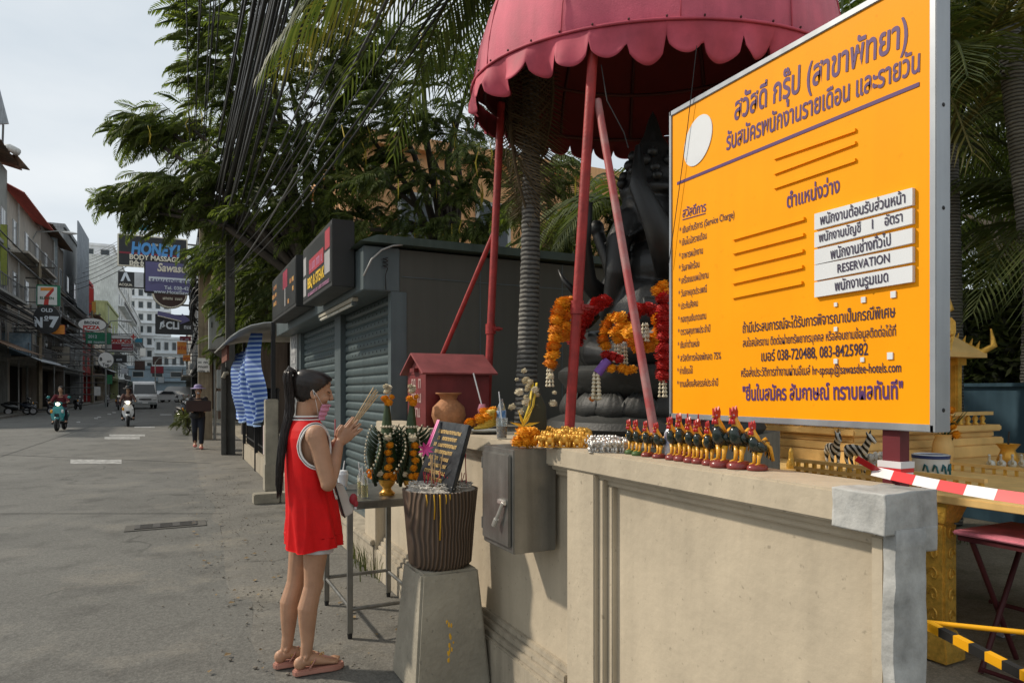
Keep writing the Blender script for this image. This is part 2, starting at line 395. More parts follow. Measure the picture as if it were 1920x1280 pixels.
for x, z0, z1 in ((1.418, .2145, .245), (1.436, .2445, .277)): bx((x, 1.02, z0), (1.55, 2.109, z1), 'moulding', m_base)
# rough cement repair on the near end: lumpy boxes
def rough_box(a, b, n, amp, name, m, par):
    bm = bmesh.new(); bmesh.ops.create_cube(bm, size=1)
    bmesh.ops.subdivide_edges(bm, edges=bm.edges, cuts=n, use_grid_fill=True)
    for v in bm.verts:
        p = Vector([(a[i] + b[i]) / 2 + v.co[i] * (b[i] - a[i]) for i in range(3)])
        q = mnoise.noise_vector(p * 9) * amp + mnoise.noise_vector(p * 31) * amp * .4; v.co = p + q - wloc(par)
    for f in bm.faces: f.smooth = True
    me = bpy.data.meshes.new(name); bm.to_mesh(me); bm.free(); me.materials.append(m); return link(name, me, par)
rough_box((1.43, .983, .0), (1.54, 1.012, 1.142), 26, .006, 'cement_end', m_cem, sw)
rough_box((1.528, .984, 1.085), (1.582, 1.02, 1.142), 8, .004, 'cement_lump', m_cem, sw)
bx((1.434, 1.012, .2), (1.53, 1.045, 1.12), 'end_strip')
rough_box((1.398, .985, 1.133), (1.585, 1.12, 1.221), 22, .005, 'cement_cap', m_cem, sw)
m_plat = mat('platform concrete', (.2, .185, .15), .85, var=.2, bump=.4, streak=.2)
pf = MB().prism([(1.6, 2.45, 0), (2.3, 2.45, 0), (3.4, 3.1, 0), (3.52, 5.24, 0), (1.6, 5.24, 0)], (0, 0, 1.2)).build('shrine_platform', m_plat); pf['kind'] = 'structure'

# ================================================================== SHUTTERED KIOSK
m_olive = mat('olive grey panel', (.085, .085, .072), .7, var=.1, scale=1.5, streak=.1)
m_slate = mat('slate grey metal', (.10, .125, .13), .45, .25, var=.12, scale=3, streak=.15)
m_slat = mat('shutter metal', (.085, .115, .118), .42, .35, var=.2, scale=2.2, streak=.2)
m_dark = mat('black paint', (.02, .02, .02), .5, var=.2)
KX, KY0, KY1, KZ = 1.56, 5.29, 10.4, .27
ki = thing('shop_kiosk', 'dark grey kiosk with roller shutters closed beside the shrine', 'kiosk', (KX, 7.5, 0))
MB().box2((KX + .02, KY0, KZ), (3.75, KY0 + .06, 2.58)).build('side_wall', m_olive, ki)
for x in (2.3, 3.1): MB().box2((x, KY0 - .004, KZ), (x + .008, KY0, 2.58)).build('panel_seam', m_slate, ki)
MB().box2((1.62, KY0 - .006, 2.36), (3.74, KY0, 2.367)).build('panel_seam', m_slate, ki)
MB().box2((KX + .25, KY0 + .06, KZ), (3.7, KY1, 2.55)).build('inner_wall', m_dark, ki)
MB().box2((1.31, KY0 - .012, 2.24), (1.6, KY1, 2.585)).build('shutter_housing', m_slate, ki, bevel=.006)
rf = MB().add([(1.26, KY0 - .1, 2.60), (3.85, KY0 - .1, 2.60), (3.85, KY1, 2.60), (1.26, KY1, 2.60), (1.40, KY0 - .1, 2.66), (3.85, KY0 - .1, 2.67), (3.85, KY1, 2.67), (1.40, KY1, 2.66)],
    [(3, 2, 1, 0), (4, 5, 6, 7), (0, 1, 5, 4), (1, 2, 6, 5), (2, 3, 7, 6), (3, 0, 4, 7)]).build('roof', mat('green roof sheet', (.07, .10, .085), .5, .2, streak=.25), ki)
MB().box2((1.39, KY0, 0), (3.75, KY1 + .5, KZ - .03)).build('plinth', m_base, ki, bevel=.01)
MB().box2((1.365, KY0 - .01, KZ - .03), (1.60, KY1 + .5, KZ + .012)).build('plinth_ledge', m_base, ki, bevel=.008)
MB().box2((1.40, 5.262, 0), (1.58, 5.60, .62)).build('end_pier', m_wall, ki, bevel=.006)
for y0, y1 in ((5.281, 5.37), (7.13, 7.43), (9.66, 9.8)): MB().box2((KX - .03, y0, KZ + .012), (KX + .10, y1, 2.24)).build('door_post', m_slate, ki, bevel=.004)
SL = .082
prof = [(-.010, 0), (.002, .006), (.007, .02), (.007, .055), (.0, .066), (-.010, .072), (-.010, SL)]
def slat_mesh(L_):
    m_ = MB(); n = len(prof); vs = []
    for y in (0, L_): vs += [(-p[0], y, p[1]) for p in prof]
    m_.add(vs, [(i, i + 1, n + i + 1, n + i) for i in range(n - 1)]); return m_.mesh('slat', m_slat, 180)
m_hole2 = mat('vent hole', (.004, .004, .004), .9, var=0)
for y0, y1 in ((5.37, 7.13), (7.43, 9.66)):
    sh = MB().box2((KX + .045, y0, KZ), (KX + .06, y1, 2.25)).build('shutter', m_dark, ki); me = slat_mesh(y1 - y0)
    hm = MB()
    for k in range(24): link('slat', me, sh, Vector((KX + .025, y0, KZ + .013 + k * SL)) - wloc(ki))
    for k in range(18, 24):
        for q in range(int((y1 - y0 - .2) / .13)):
            c = (KX + .017, y0 + .13 + .13 * q + (.06 if k % 2 else 0), KZ + .013 + k * SL + .038)
            hm.add([(c[0], c[1] + .013 * cos(a * pi / 4), c[2] + .011 * sin(a * pi / 4)) for a in range(8)], [tuple(range(8))])
    o = hm.build('vent_holes', m_hole2, sh); o['kind'] = 'stuff'
    MB().box2((KX, y0, KZ + .013), (KX + .05, y1, KZ + .07)).build('bottom_rail', m_slate, sh, bevel=.006)
# rust-red stripe post and light panel at the far end
MB().box2((KX - .035, 7.36, KZ + .02), (KX - .031, 7.42, 1.15)).build('red_stripe', mat('faded red', (.2, .05, .06), .6), ki)
dn = MB().box2((KX - .06, 9.8, KZ), (KX + .05, 10.4, 2.3)).build('glazed_door', mat('grey door', (.24, .25, .25), .5), ki)
m_news = mat('posted papers', (.42, .42, .41), .7, col2=(.16, .16, .17), scale=14, mixlo=.45, mixhi=.55)
for k in range(4): MB().box2((KX - .066, 9.88, .55 + k * .43), (KX - .061, 10.3, .93 + k * .43)).build('notice', m_news, dn)
# fluorescent batten and loose cable
fl = thing('fluorescent_lamp', 'unlit fluorescent tube fixed under the shutter housing', 'lamp', (1.36, 6.6, 2.2))
MB().box2((1.325, 5.72, 2.205), (1.375, 7.25, 2.238)).build('batten', mat('cream batten', (.42, .39, .31), .5), fl, bevel=.004)
MB().cyl((1.345, 5.76, 2.185), (1.345, 7.2, 2.185), .014).build('tube', mat('lamp tube', (.62, .6, .52), .3), fl, smooth=60)
for y in (5.75, 7.21): MB().box((1.345, y, 2.19), (.035, .03, .04)).build('socket', m_slate, fl)
ca = thing('loose_cable', 'pale power cable looping over the kiosk corner', 'cable', (1.5, 5.25, 2.4))
MB().tube([(1.30, 5.24, 2.34), (1.36, 5.23, 2.47), (1.44, 5.22, 2.55), (1.52, 5.2, 2.585), (1.60, 5.2, 2.60)], .007, 6).build('cable', mat('pale cable', (.4, .4, .38), .5), ca, smooth=180)
pts = [(1.475 + .02 * cos(i * .9), 5.262 - .01 + .012 * sin(i * .9), 2.50 - i * .004) for i in range(22)] + [(1.475, 5.25, 2.36), (1.48, 5.25, 2.24)]
MB().tube(pts, .004, 5).build('coil', m_dark, ca, smooth=180)
# box signs
m_case = mat('sign case black', (.022, .023, .022), .55, var=.25)
def box_sign(y0, y1, z0, z1, label, x0=1.12, x1=1.30):
    s = thing('light_box_sign', label, 'sign', (1.2, (y0 + y1) / 2, z0)); MB().box2((x0, y0, z0), (x1, y1, z1)).build('case', m_case, s, bevel=.006)
    MB().box2((x0 - .004, y0 + .03, z0 + .04), (x0, y1 - .03, z1 - .04)).build('face', mat('sign face dark', (.03, .031, .03), .35, var=.3, scale=3), s); return s
s1 = box_sign(5.53, 6.92, 2.29, 2.83, 'black light box sign reading BBQ and STEAK above the shutter')
LF = 1.114
def sl_text(s, b, y_left, z, wid, em, m, bold=.02): return text(b, s, m, (LF, y_left, z), (0, -1, 0), (0, 0, 1), wid, em, bold)
m_red = mat('sign red', (.36, .035, .05), .5); m_yel = mat('sign yellow', (.72, .46, .03), .5); m_pk = mat('sign pink', (.45, .2, .33), .5); m_wht = mat('sign white', (.75, .75, .73), .5)
m_lgr = mat('sign grey', (.35, .34, .34), .5)
MB().box2((LF, 5.60, 2.62), (LF + .002, 5.80, 2.78)).build('picture_panel', m_red, s1); MB().box2((LF, 5.60, 2.42), (LF + .002, 5.82, 2.6)).build('picture_panel', m_lgr, s1)
MB().box2((LF - .001, 5.86, 2.535), (LF + .002, 6.55, 2.665)).build('name_panel', m_red, s1)
sl_text(s1, '~', 6.5, 2.56, .6, .12, m_pk, .03); sl_text(s1, 'BBQ & STEAK', 6.62, 2.41, .8, .135, m_yel, .03); sl_text(s1, '~~', 6.62, 2.335, 1.0, .055, m_pk)
for k in range(2): MB().box2((LF, 6.72, 2.36 + .2 * k), (LF + .002, 6.86, 2.53 + .2 * k)).build('picture_panel', m_lgr, s1)
s2 = box_sign(7.36, 9.3, 2.33, 2.87, 'black light box sign with wine glass and dish pictures')
MB().box2((LF, 7.95, 2.62), (LF + .002, 8.3, 2.82)).build('wine_bowl', mat('wine red', (.3, .03, .06), .4), s2); MB().box2((LF, 8.1, 2.42), (LF + .002, 8.16, 2.62)).build('wine_stem', m_lgr, s2)
rr = random.Random(2); m_dish = mat('dish print', (.5, .3, .08), .5, col2=(.25, .05, .03), scale=20)
for k in range(14):
    y = rr.choice([7.5, 7.66, 7.82, 8.85, 9.02, 9.16]) + rr.uniform(-.02, .02); z = rr.choice([2.42, 2.52, 2.62, 2.72]); MB().box2((LF - .001 * k / 14, y, z), (LF + .002, y + .1, z + .05)).build('dish_picture', m_dish, s2)

# ================================================================== LEAN-TO STALL BEYOND THE KIOSK
st = thing('lean_to_stall', 'fenced lean-to stall with a thin curved white roof edge', 'stall', (1.4, 13, 0))
m_tin = mat('white tin', (.55, .56, .54), .5, .1, streak=.2)
pr = [(.72, 2.26), (.85, 2.36), (1.0, 2.44), (1.2, 2.49), (1.5, 2.52), (2.6, 2.55)]
MB().grid(lambda a, b: (np.interp(a, np.linspace(0, 1, 6), [p[0] for p in pr]), 10.9 + 4.7 * b, np.interp(a, np.linspace(0, 1, 6), [p[1] for p in pr])), 10, 1).build('roof', m_tin, st, smooth=180, thick=.018)
MB().box2((1.30, 10.6, 0), (2.6, 16, .33)).build('base_wall', m_base, st, bevel=.01)
MB().box2((1.16, 10.42, 0), (1.34, 10.62, 1.33)).build('end_pier', m_conc, st, bevel=.01); MB().box2((1.15, 10.40, 0), (1.5, 10.66, .4)).build('pier_foot', m_conc, st, bevel=.01)
MB().box2((2.3, 10.7, .33), (2.5, 16, 2.5)).build('back_wall', m_dark, st)
for k in range(26): MB().box2((1.37, 10.75 + .2 * k, .33), (1.39, 10.77 + .2 * k, 1.5)).build('fence_bar', m_dark, st)
for z in (.45, 1.45): MB().box2((1.365, 10.7, z), (1.395, 15.9, z + .03)).build('fence_rail', m_dark, st)
for y in (10.75, 13.2, 15.6): MB().box2((1.28, y, 0), (1.34, y + .06, 2.48)).build('roof_post', m_dark, st)
MB().box2((.84, 13.6, 2.02), (.88, 15.2, 2.3)).build('brown_board', mat('brown board', (.15, .05, .03), .7), st)
m_tarp = bpy.data.materials.new('striped tarp'); m_tarp.use_nodes = True; t = m_tarp.node_tree; b = t.nodes['Principled BSDF']
co = nd(t, 'ShaderNodeTexCoord'); sp = nd(t, 'ShaderNodeSeparateXYZ'); t.links.new(co.outputs['UV'], sp.inputs[0])
mm = nd(t, 'ShaderNodeMath', operation='MULTIPLY'); mm.inputs[1].default_value = 19.; t.links.new(sp.outputs[1], mm.inputs[0])
fr = nd(t, 'ShaderNodeMath', operation='FRACT'); t.links.new(mm.outputs[0], fr.inputs[0])
rp = nd(t, 'ShaderNodeValToRGB'); rp.color_ramp.interpolation = 'CONSTANT'; rp.color_ramp.elements[1].position = .55
rp.color_ramp.elements[0].color = (.025, .08, .32, 1); rp.color_ramp.elements[1].color = (.3, .42, .62, 1); t.links.new(fr.outputs[0], rp.inputs[0]); t.links.new(rp.outputs[0], b.inputs['Base Color'])
b.inputs['Roughness'].default_value = .38
tp = thing('striped_tarp', 'blue and white striped plastic tarp gathered under the stall roof', 'tarp', (1.1, 13, .9))
def tarp(y0, y1, z0, z1, seed, pinch):
    def fn(a, b_):
        y = y0 + (y1 - y0) * a; k = b_ ** .8; c = (a - .5)
        y = (y0 + y1) / 2 + (y1 - y0) * c * (pinch + (1 - pinch) * min(1, k * 1.6)) * (1 - .35 * max(0, k - .8) * 5)
        n = mnoise.noise(Vector((a * 6 + seed, b_ * 2.2, seed)))
        return (1.16 + .12 * n - .16 * sin(pi * min(1, k * 1.1)) * cos(c * 2.5) + .05 * sin(a * 22 + seed), y, z1 + (z0 - z1) * b_ - .10 * sin(a * pi) * b_)
    m_ = MB().grid(fn, 36, 40); o = m_.build('cloth', m_tarp, tp, smooth=180)
    uv = o.data.uv_layers.new(name='UVMap')
    for lp in o.data.loops: i = lp.vertex_index; uv.data[lp.index].uv = ((i % 37) / 36, (i // 37) / 40)
tarp(10.85, 12.4, .98, 2.36, 1.3, .35); tarp(12.3, 15.3, .95, 2.2, 5.1, .8)
pb = atX(457, 815, 1.33); MB().box((1.345, 12.3, .62), (.012, .16, .5)).build('price_banner', mat('faded print', (.5, .3, .3), .6, col2=(.55, .52, .48), scale=9), st)

# ================================================================== UTILITY POLES, CABINETS, CABLES
m_pole = mat('weathered concrete pole', (.085, .08, .07), .85, var=.25, streak=.3, bump=.4)
m_pole2 = mat('tan concrete pole', (.24, .2, .14), .85, var=.25, streak=.3)
m_cab = mat('grey cabinet paint', (.31, .33, .32), .5, streak=.2)
p1 = thing('utility_pole', 'dark square concrete utility pole beside the striped tarp', 'pole', (1.12, 17, 0))
MB().add([(1.12 + sx * w_, 17 + sy * w_, z) for z, w_ in ((0, .105), (8.6, .075)) for sx, sy in ((-1, -1), (1, -1), (1, 1), (-1, 1))], [(3, 2, 1, 0), (4, 5, 6, 7), (0, 1, 5, 4), (1, 2, 6, 5), (2, 3, 7, 6), (3, 0, 4, 7)]).build('shaft', m_pole, p1)
MB().box2((.92, 16.8, 0), (1.03, 16.9, 2.0)).build('stub_post', m_pole, p1, bevel=.01)
MB().tube([(.96, 16.78, 1.75), (1.0, 16.76, 1.85), (1.06, 16.8, 1.86)], .045, 8).build('bracket', m_conc, p1, smooth=60)
MB().box2((.2, 16.95, 7.3), (2.1, 17.05, 7.42)).build('cross_arm', m_pole, p1); MB().box2((.3, 16.95, 6.5), (1.9, 17.05, 6.6)).build('cross_arm', m_pole, p1)
p2 = thing('utility_pole', 'tan concrete utility pole carrying a taped white notice', 'pole', (.78, 22.5, 0))
MB().add([(.78 + sx * w_, 22.5 + sy * w_, z) for z, w_ in ((0, .2), (9, .13)) for sx, sy in ((-1, -1), (1, -1), (1, 1), (-1, 1))], [(3, 2, 1, 0), (4, 5, 6, 7), (0, 1, 5, 4), (1, 2, 6, 5), (2, 3, 7, 6), (3, 0, 4, 7)]).build('shaft', m_pole2, p2)
MB().cyl((1.05, 22.4, 0), (1.05, 22.4, 4.6), .04).build('conduit', m_cab, p2, smooth=60); MB().box2((-.4, 22.4, 7), (2, 22.6, 7.12)).build('cross_arm', m_pole, p2)
a, b_ = atY(370, 671, 22.2), atY(393, 697, 22.2)
nt_ = thing('taped_notice', 'white paper notice tied round the tan pole', 'notice', (a.x, 22.2, b_.z)); MB().box2((a.x, 22.2, b_.z), (b_.x, 22.22, a.z)).build('sheet', m_wht, nt_)
for k, s_ in enumerate(('~', '~~', '~~~')): text(s_, nt_, m_dark, ((a.x + b_.x) / 2, 22.2, a.z - .16 - .13 * k), (1, 0, 0), (0, 0, 1), (b_.x - a.x) * .84, .11, .02, 'C', lift=.004)
ec = thing('electrical_cabinet', 'large grey pole-mounted electrical cabinet above the pavement', 'cabinet', (1.2, 21, 3))
a, b_ = atY(392, 577, 21), atY(424, 655, 21); MB().box2((a.x, 21, b_.z), (b_.x, 21.6, a.z)).build('body', m_cab, ec, bevel=.02); MB().box2((a.x + .03, 20.985, b_.z + .05), (b_.x - .04, 21, a.z - .05)).build('door', m_cab, ec, bevel=.006)
MB().box((a.x + .07, 20.975, (a.z + b_.z) / 2 + .1), (.025, .03, .16)).build('handle', m_dark, ec); MB().prism([(a.x, 21.05, b_.z), (b_.x, 21.05, b_.z), (b_.x, 21.05, b_.z - .3)], (0, .5, 0)).build('bracket', m_pole, ec)
for lab, v0, v1 in (('upper of two narrow grey meter boxes behind the utility pole', 693, 728), ('lower of two narrow grey meter boxes behind the utility pole', 733, 770)):
    a, b_ = atY(407, v0, 20), atY(423, v1, 20); mbx = thing('meter_box', lab, 'meter box', (a.x, 20, b_.z)); MB().box2((a.x, 20, b_.z), (b_.x, 20.2, a.z)).build('body', m_cab, mbx, bevel=.01); MB().box2((a.x + .02, 19.985, b_.z + .04), (b_.x - .02, 20, a.z - .04)).build('door', m_cab, mbx, bevel=.005)
m_cbl = mat('black cable', (.018, .018, .018), .45, var=0); m_cbl2 = mat('grey cable', (.09, .09, .088), .4, var=0)
rr = random.Random(21)
def cable(P, Q, sag, r, m=m_cbl, lab='black overhead cable sweeping up from the crowded pole', grp='overhead cables'):
    P, Q = Vector(P), Vector(Q); pts = []
    for i in range(25): k = i / 24; p = P.lerp(Q, k); p.z -= sag * 4 * k * (1 - k); pts.append(p)
    o = MB().tube(pts, r, 5).build('overhead_cable', m, smooth=180); tag(o, lab, 'cable', grp)
for i in range(44):                                                # the thick bundle
    x = rr.gauss(1.0, .11); z = rr.uniform(5.6, 6.9)
    cable((.95 + rr.uniform(-.25, .25), 18.5 + rr.uniform(-1.5, 1), rr.uniform(4.8, 6.4)), (x, -9, z + rr.uniform(.3, .8)), rr.uniform(.1, .4), rr.uniform(.011, .02), m_cbl2 if i % 9 == 0 else m_cbl)
for i in range(7):                                                 # spread wires on the left
    cable((rr.uniform(.3, .8), 22, 7 + rr.uniform(-.5, .4)), (rr.uniform(-.75, .5), -8, 7.7 + rr.uniform(-.3, .3)), .25, .01, lab='thin overhead wire crossing in front of the tree', grp='thin overhead wires')
for i in range(9):                                                 # wires swinging right over the kiosk
    cable((1.1, 17, 4.4 + rr.uniform(-.5, .9)), (2.0 + rr.uniform(-.4, .6), -4, 6.3 + rr.uniform(-.5, .5)), rr.uniform(.35, .9), rr.uniform(.008, .014), m_cbl2 if i % 3 == 0 else m_cbl, 'slack overhead cable hanging over the kiosk signs', 'slack cables')
for i in range(9):                                                 # street-crossing wires by the far poles
    z = 9 + i * .7; cable((.9, 30 + i * 2, z - .6), (-9, 74 + i * 3, z + 1.5 + i * .3), .5, .02, lab='distant wire crossing the street', grp='distant wires')
for k, (yy, lab) in enumerate(((57., 'concrete pole among the left shop signs'), (90., 'far concrete pole on the left pavement'))):
    lp = thing('utility_pole', lab, 'pole', (-8.5, yy, 0)); MB().tube([(-8.5, yy, 0), (-8.5, yy, 10.5)], [.17, .12], 4).build('shaft', m_pole2, lp)
    for z in (9.2, 10.0): MB().box2((-9.3, yy - .05, z), (-7.6, yy + .05, z + .1)).build('cross_arm', m_pole, lp)
    for j in range(4): MB().cyl((-9.1 + .45 * j, yy, 10.1), (-9.1 + .45 * j, yy, 10.3), .05, n=6).build('insulator', m_cab, lp)
for i in range(26): cable((-8.6 + rr.uniform(-.3, .5), 30, 5.6 + rr.uniform(0, 1.6) + (3.6 if i > 19 else 0)), (-8.6 + rr.uniform(-.3, .5), 150, 5.6 + rr.uniform(0, 1.4) + (3.6 if i > 19 else 0)), rr.uniform(0, .8), rr.uniform(.02, .045), lab='black cable strung along the left shop fronts', grp='cables along the shop fronts')
# tangled coils hung on the second pole
for k in range(9):
    c = at(376 + rr.uniform(-8, 9), 515 + k * 9 + rr.uniform(-6, 6), 21.3 - .1 * k); pts = []
    for i in range(40): q = i / 39 * 2 * pi * 2.6; R_ = .34 + .06 * sin(q * 1.7 + k); pts.append(c + Vector((R_ * .62 * cos(q), .05 * sin(q * 3 + k), R_ * 1.35 * sin(q) - .1 * cos(q * .5))))
    o = MB().tube(pts, .02, 5).build('cable_coil', m_cbl, smooth=180); tag(o, 'looped black cable coil hanging from the second pole', 'cable', 'hanging cable coils')
# ================================================================== BUILDINGS ALONG THE STREET
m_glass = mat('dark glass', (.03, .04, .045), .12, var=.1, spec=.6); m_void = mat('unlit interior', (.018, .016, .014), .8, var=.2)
m_frame = mat('window frame', (.42, .43, .42), .5); m_rail = mat('railing', (.10, .10, .10), .5)
m_tile = mat('red roof tile', (.42, .09, .07), .7, var=.25, scale=3); m_tin2 = mat('corrugated grey', (.3, .33, .36), .5, .2, streak=.3); m_rust = mat('rusty tin', (.2, .12, .075), .8, col2=(.1, .08, .06), scale=3)
FXL = -9.6
def cmat(c, st=.3): return mat('plaster %.2f %.2f %.2f' % c, c, .85, var=.18, scale=.6, streak=st)
def corrug(p0, pu, pv, n=14, amp=.05):                              # corrugated sheet from corner p0 with edge vectors
    p0, pu, pv = Vector(p0), Vector(pu), Vector(pv); nn = pu.cross(pv).normalized()
    return MB().grid(lambda a, b: p0 + pu * a + pv * b + nn * amp * (1 if int(a * n * 2 + .5) % 2 else 0), n * 2, 1)
def shophouse(label, y0, y1, h, col, rng, roof=None, fl=3.4, aw=None, awn_col=None, bal=True, bays=2, x=FXL, side=1, win=(1.1, 1.5)):
    rr = random.Random(rng); s = thing('shophouse', label, 'building', (x, (y0 + y1) / 2, 0)); m = cmat(col)
    D = -12 * side
    MB().box2((x, y0, 3.3), (x + D, y1 - .05, h)).build('wall', m, s)
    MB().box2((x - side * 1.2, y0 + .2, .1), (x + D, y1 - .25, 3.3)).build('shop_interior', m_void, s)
    for y in (y0, y1 - .35): MB().box2((x + side * .06, y, .1), (x - side * 1.3, y + .3, 3.35)).build('pillar', m, s)
    nf = max(1, int((h - 3.6) / fl))
    for k in range(nf):
        z = 3.5 + k * fl
        for q in range(bays):
            yc = y0 + (q + .5) * (y1 - y0) / bays; ww, wh = win
            f = MB().box2((x - side * .05, yc - ww / 2 - .08, z + .75), (x + side * .06, yc + ww / 2 + .08, z + .9 + wh)).build('window', m_frame, s)
            for e in (-1, 1): MB().box2((x + side * .055, yc + e * ww / 4 - ww / 4 + .03, z + .84), (x + side * .075, yc + e * ww / 4 + ww / 4 - .03, z + .82 + wh)).build('pane', m_glass, f)
        if bal and (k + rng) % 2 == 0:
            MB().box2((x, y0 + .1, z + .02), (x + side * 1.1, y1 - .2, z + .16)).build('balcony_slab', m, s)
            rl = MB().box2((x + side * 1.05, y0 + .1, z + 1.0), (x + side * 1.1, y1 - .2, z + 1.06)).build('railing', m_rail, s)
            bar = MB().box((0, 0, 0), (.03, .03, .85)).mesh('bar', m_rail)
            for i in range(int((y1 - y0) / .4)): link('bar', bar, rl, Vector((x + side * 1.075, y0 + .2 + .4 * i, z + .58)) - wloc(s))
        else: MB().box2((x, y0 + .1, z + .1), (x + side * .22, y1 - .15, z + .3)).build('string_course', m, s)
    if aw:
        z, dpt, ma = aw; corrug((x, y0, z), (0, y1 - y0 - .1, 0), (side * dpt, 0, -dpt * .45), int((y1 - y0) * 2)).build('awning', ma, s)
    if roof == 'tile':
        corrug((x + side * .9, y0 - .2, h - .1), (0, y1 - y0 + .2, 0), (-side * 5, 0, 2.6), int((y1 - y0) * 2.5), .07).build('roof', m_tile, s)
    elif roof == 'tin': corrug((x + side * .8, y0 - .2, h + .1), (0, y1 - y0 + .1, 0), (-side * 5, 0, 1.2), int((y1 - y0) * 2), .05).build('roof', m_rust, s)
    else: MB().box2((x + side * .15, y0 - .02, h), (x + D, y1 - .07, h + .35)).build('parapet', m, s)
    for k in range(3):                                              # air conditioners and pipes
        y = rr.uniform(y0 + .5, y1 - 1.2); z = 3.6 + rr.randrange(nf) * fl + rr.uniform(.2, .6)
        u = MB().box2((x + side * .1, y, z), (x + side * .45, y + .8, z + .55)).build('air_conditioner', m_frame, s, bevel=.02); MB().lathe([(.2, 0), (.2, .02), (.03, .03)], (0, 0, 0), 12).build('fan_grille', m_rail, u, local=True).matrix_local = Matrix.Translation(Vector((x + side * .45, y + .4, z + .27)) - wloc(s)) @ Matrix.Rotation(side * pi / 2, 4, 'Y')
    y = rr.uniform(y0 + .3, y1 - .3); MB().cyl((x + side * .12, y, .2), (x + side * .12, y, h - .2), .05, n=8).build('drain_pipe', m_frame, s, smooth=60)
    return s
B1 = shophouse('tall grey shophouse at the near end of the left row', 44, 53, 15.4, (.32, .33, .31), 1, 'tin', aw=(4.6, 2.0, m_rust), bays=3)
shophouse('pale shophouse with red tiled roof in the left row', 53, 65, 14.2, (.46, .42, .36), 2, 'tile', aw=(4.2, 1.8, m_tin2), bays=3)
shophouse('dark timber shophouse with brown tin roof in the left row', 65, 77, 14.6, (.2, .17, .14), 3, 'tin', aw=(8.0, 1.6, m_rust), bays=3)
B4 = shophouse('shophouse clad in blue grey corrugated sheet in the left row', 77, 92, 17.0, (.36, .38, .39), 4, None, bays=3, bal=False)
corrug((FXL + 1.1, 77.1, 9.5), (0, 9, 0), (0, 0, 8.3), 20, .12).build('cladding', m_tin2, B4); MB().box2((FXL, 77.1, 9.5), (FXL + 1.0, 92, 9.7)).build('cladding_frame', m_rail, B4)
shophouse('narrow red painted building in the left row', 92, 102, 14.6, (.42, .05, .05), 5, None, bays=2, bal=False)
shophouse('cream building with sloping tin roof beyond the red one', 102, 122, 11.0, (.55, .5, .42), 6, 'tin', aw=(5, 2, m_tin2), bays=4)
shophouse('olive green side building farther down the left row', 122, 145, 15.0, (.3, .33, .16), 7, None, bays=4)
shophouse('white balconied building near the street end on the left', 145, 190, 26, (.66, .68, .68), 8, None, bays=7, win=(1.8, 1.7))
shophouse('grey block at the far left end of the street', 190, 260, 22, (.5, .52, .53), 9, None, bays=8, win=(2.4, 1.8))
def block(label, x0, x1, y0, y1, h, col, nb, nf, z0=3.5):
    s = thing('apartment_block', label, 'building', ((x0 + x1) / 2, y0, 0)); m = cmat(col, .12); MB().box2((x0, y0, 0), (x1, y1, h)).build('wall', m, s)
    MB().box2((x0 - .3, y0 - .3, h), (x1 + .3, y1, h + .6)).build('parapet', m, s); fl = (h - z0) / nf; bw = (x1 - x0) / nb
    for k in range(nf):
        for q in range(nb):
            xa = x0 + (q + .2) * bw; f = MB().box2((xa, y0 - .08, z0 + k * fl + .9), (xa + bw * .6, y0 + .05, z0 + (k + .82) * fl)).build('window', m_frame, s)
            MB().box2((xa + .12, y0 - .1, z0 + k * fl + 1.05), (xa + bw * .6 - .12, y0 - .075, z0 + (k + .8) * fl - .1)).build('pane', m_glass, f)
        MB().box2((x0 - .2, y0 - .8, z0 + k * fl), (x1 + .2, y0, z0 + k * fl + .3)).build('balcony', m, s)
    return s
block('tall white hotel rising behind the left row', -24, -14, 195, 215, 37, (.72, .74, .76), 3, 9)
block('white apartment block with ribbon windows at the street end', -13, -1.5, 235, 260, 33, (.7, .73, .75), 5, 8)
block('low white hall with gridded windows closing the street', -5, 6, 200, 214, 15, (.66, .7, .72), 6, 3)
block('blue grey low shop closing the street end', -9, 9, 165, 170, 6.2, (.28, .36, .42), 5, 1)
def rshop(label, y0, y1, h, col, rng, **k): return shophouse(label, y0, y1, h, col, rng, x=1.9, side=-1, **k)
rshop('dark shopfront on the right behind the electrical cabinet', 22.8, 34, 6.5, (.1, .09, .08), 11, bal=False, roof='tin')
rshop('brown bar building on the right of the street', 36, 58, 9, (.16, .1, .07), 12, bal=False)
R3 = rshop('black fronted bar building farther along on the right', 60, 100, 15.5, (.045, .05, .055), 13, bal=False, bays=5)
rshop('pale building on the right near the street end', 102, 150, 12, (.5, .5, .48), 14, bays=5)

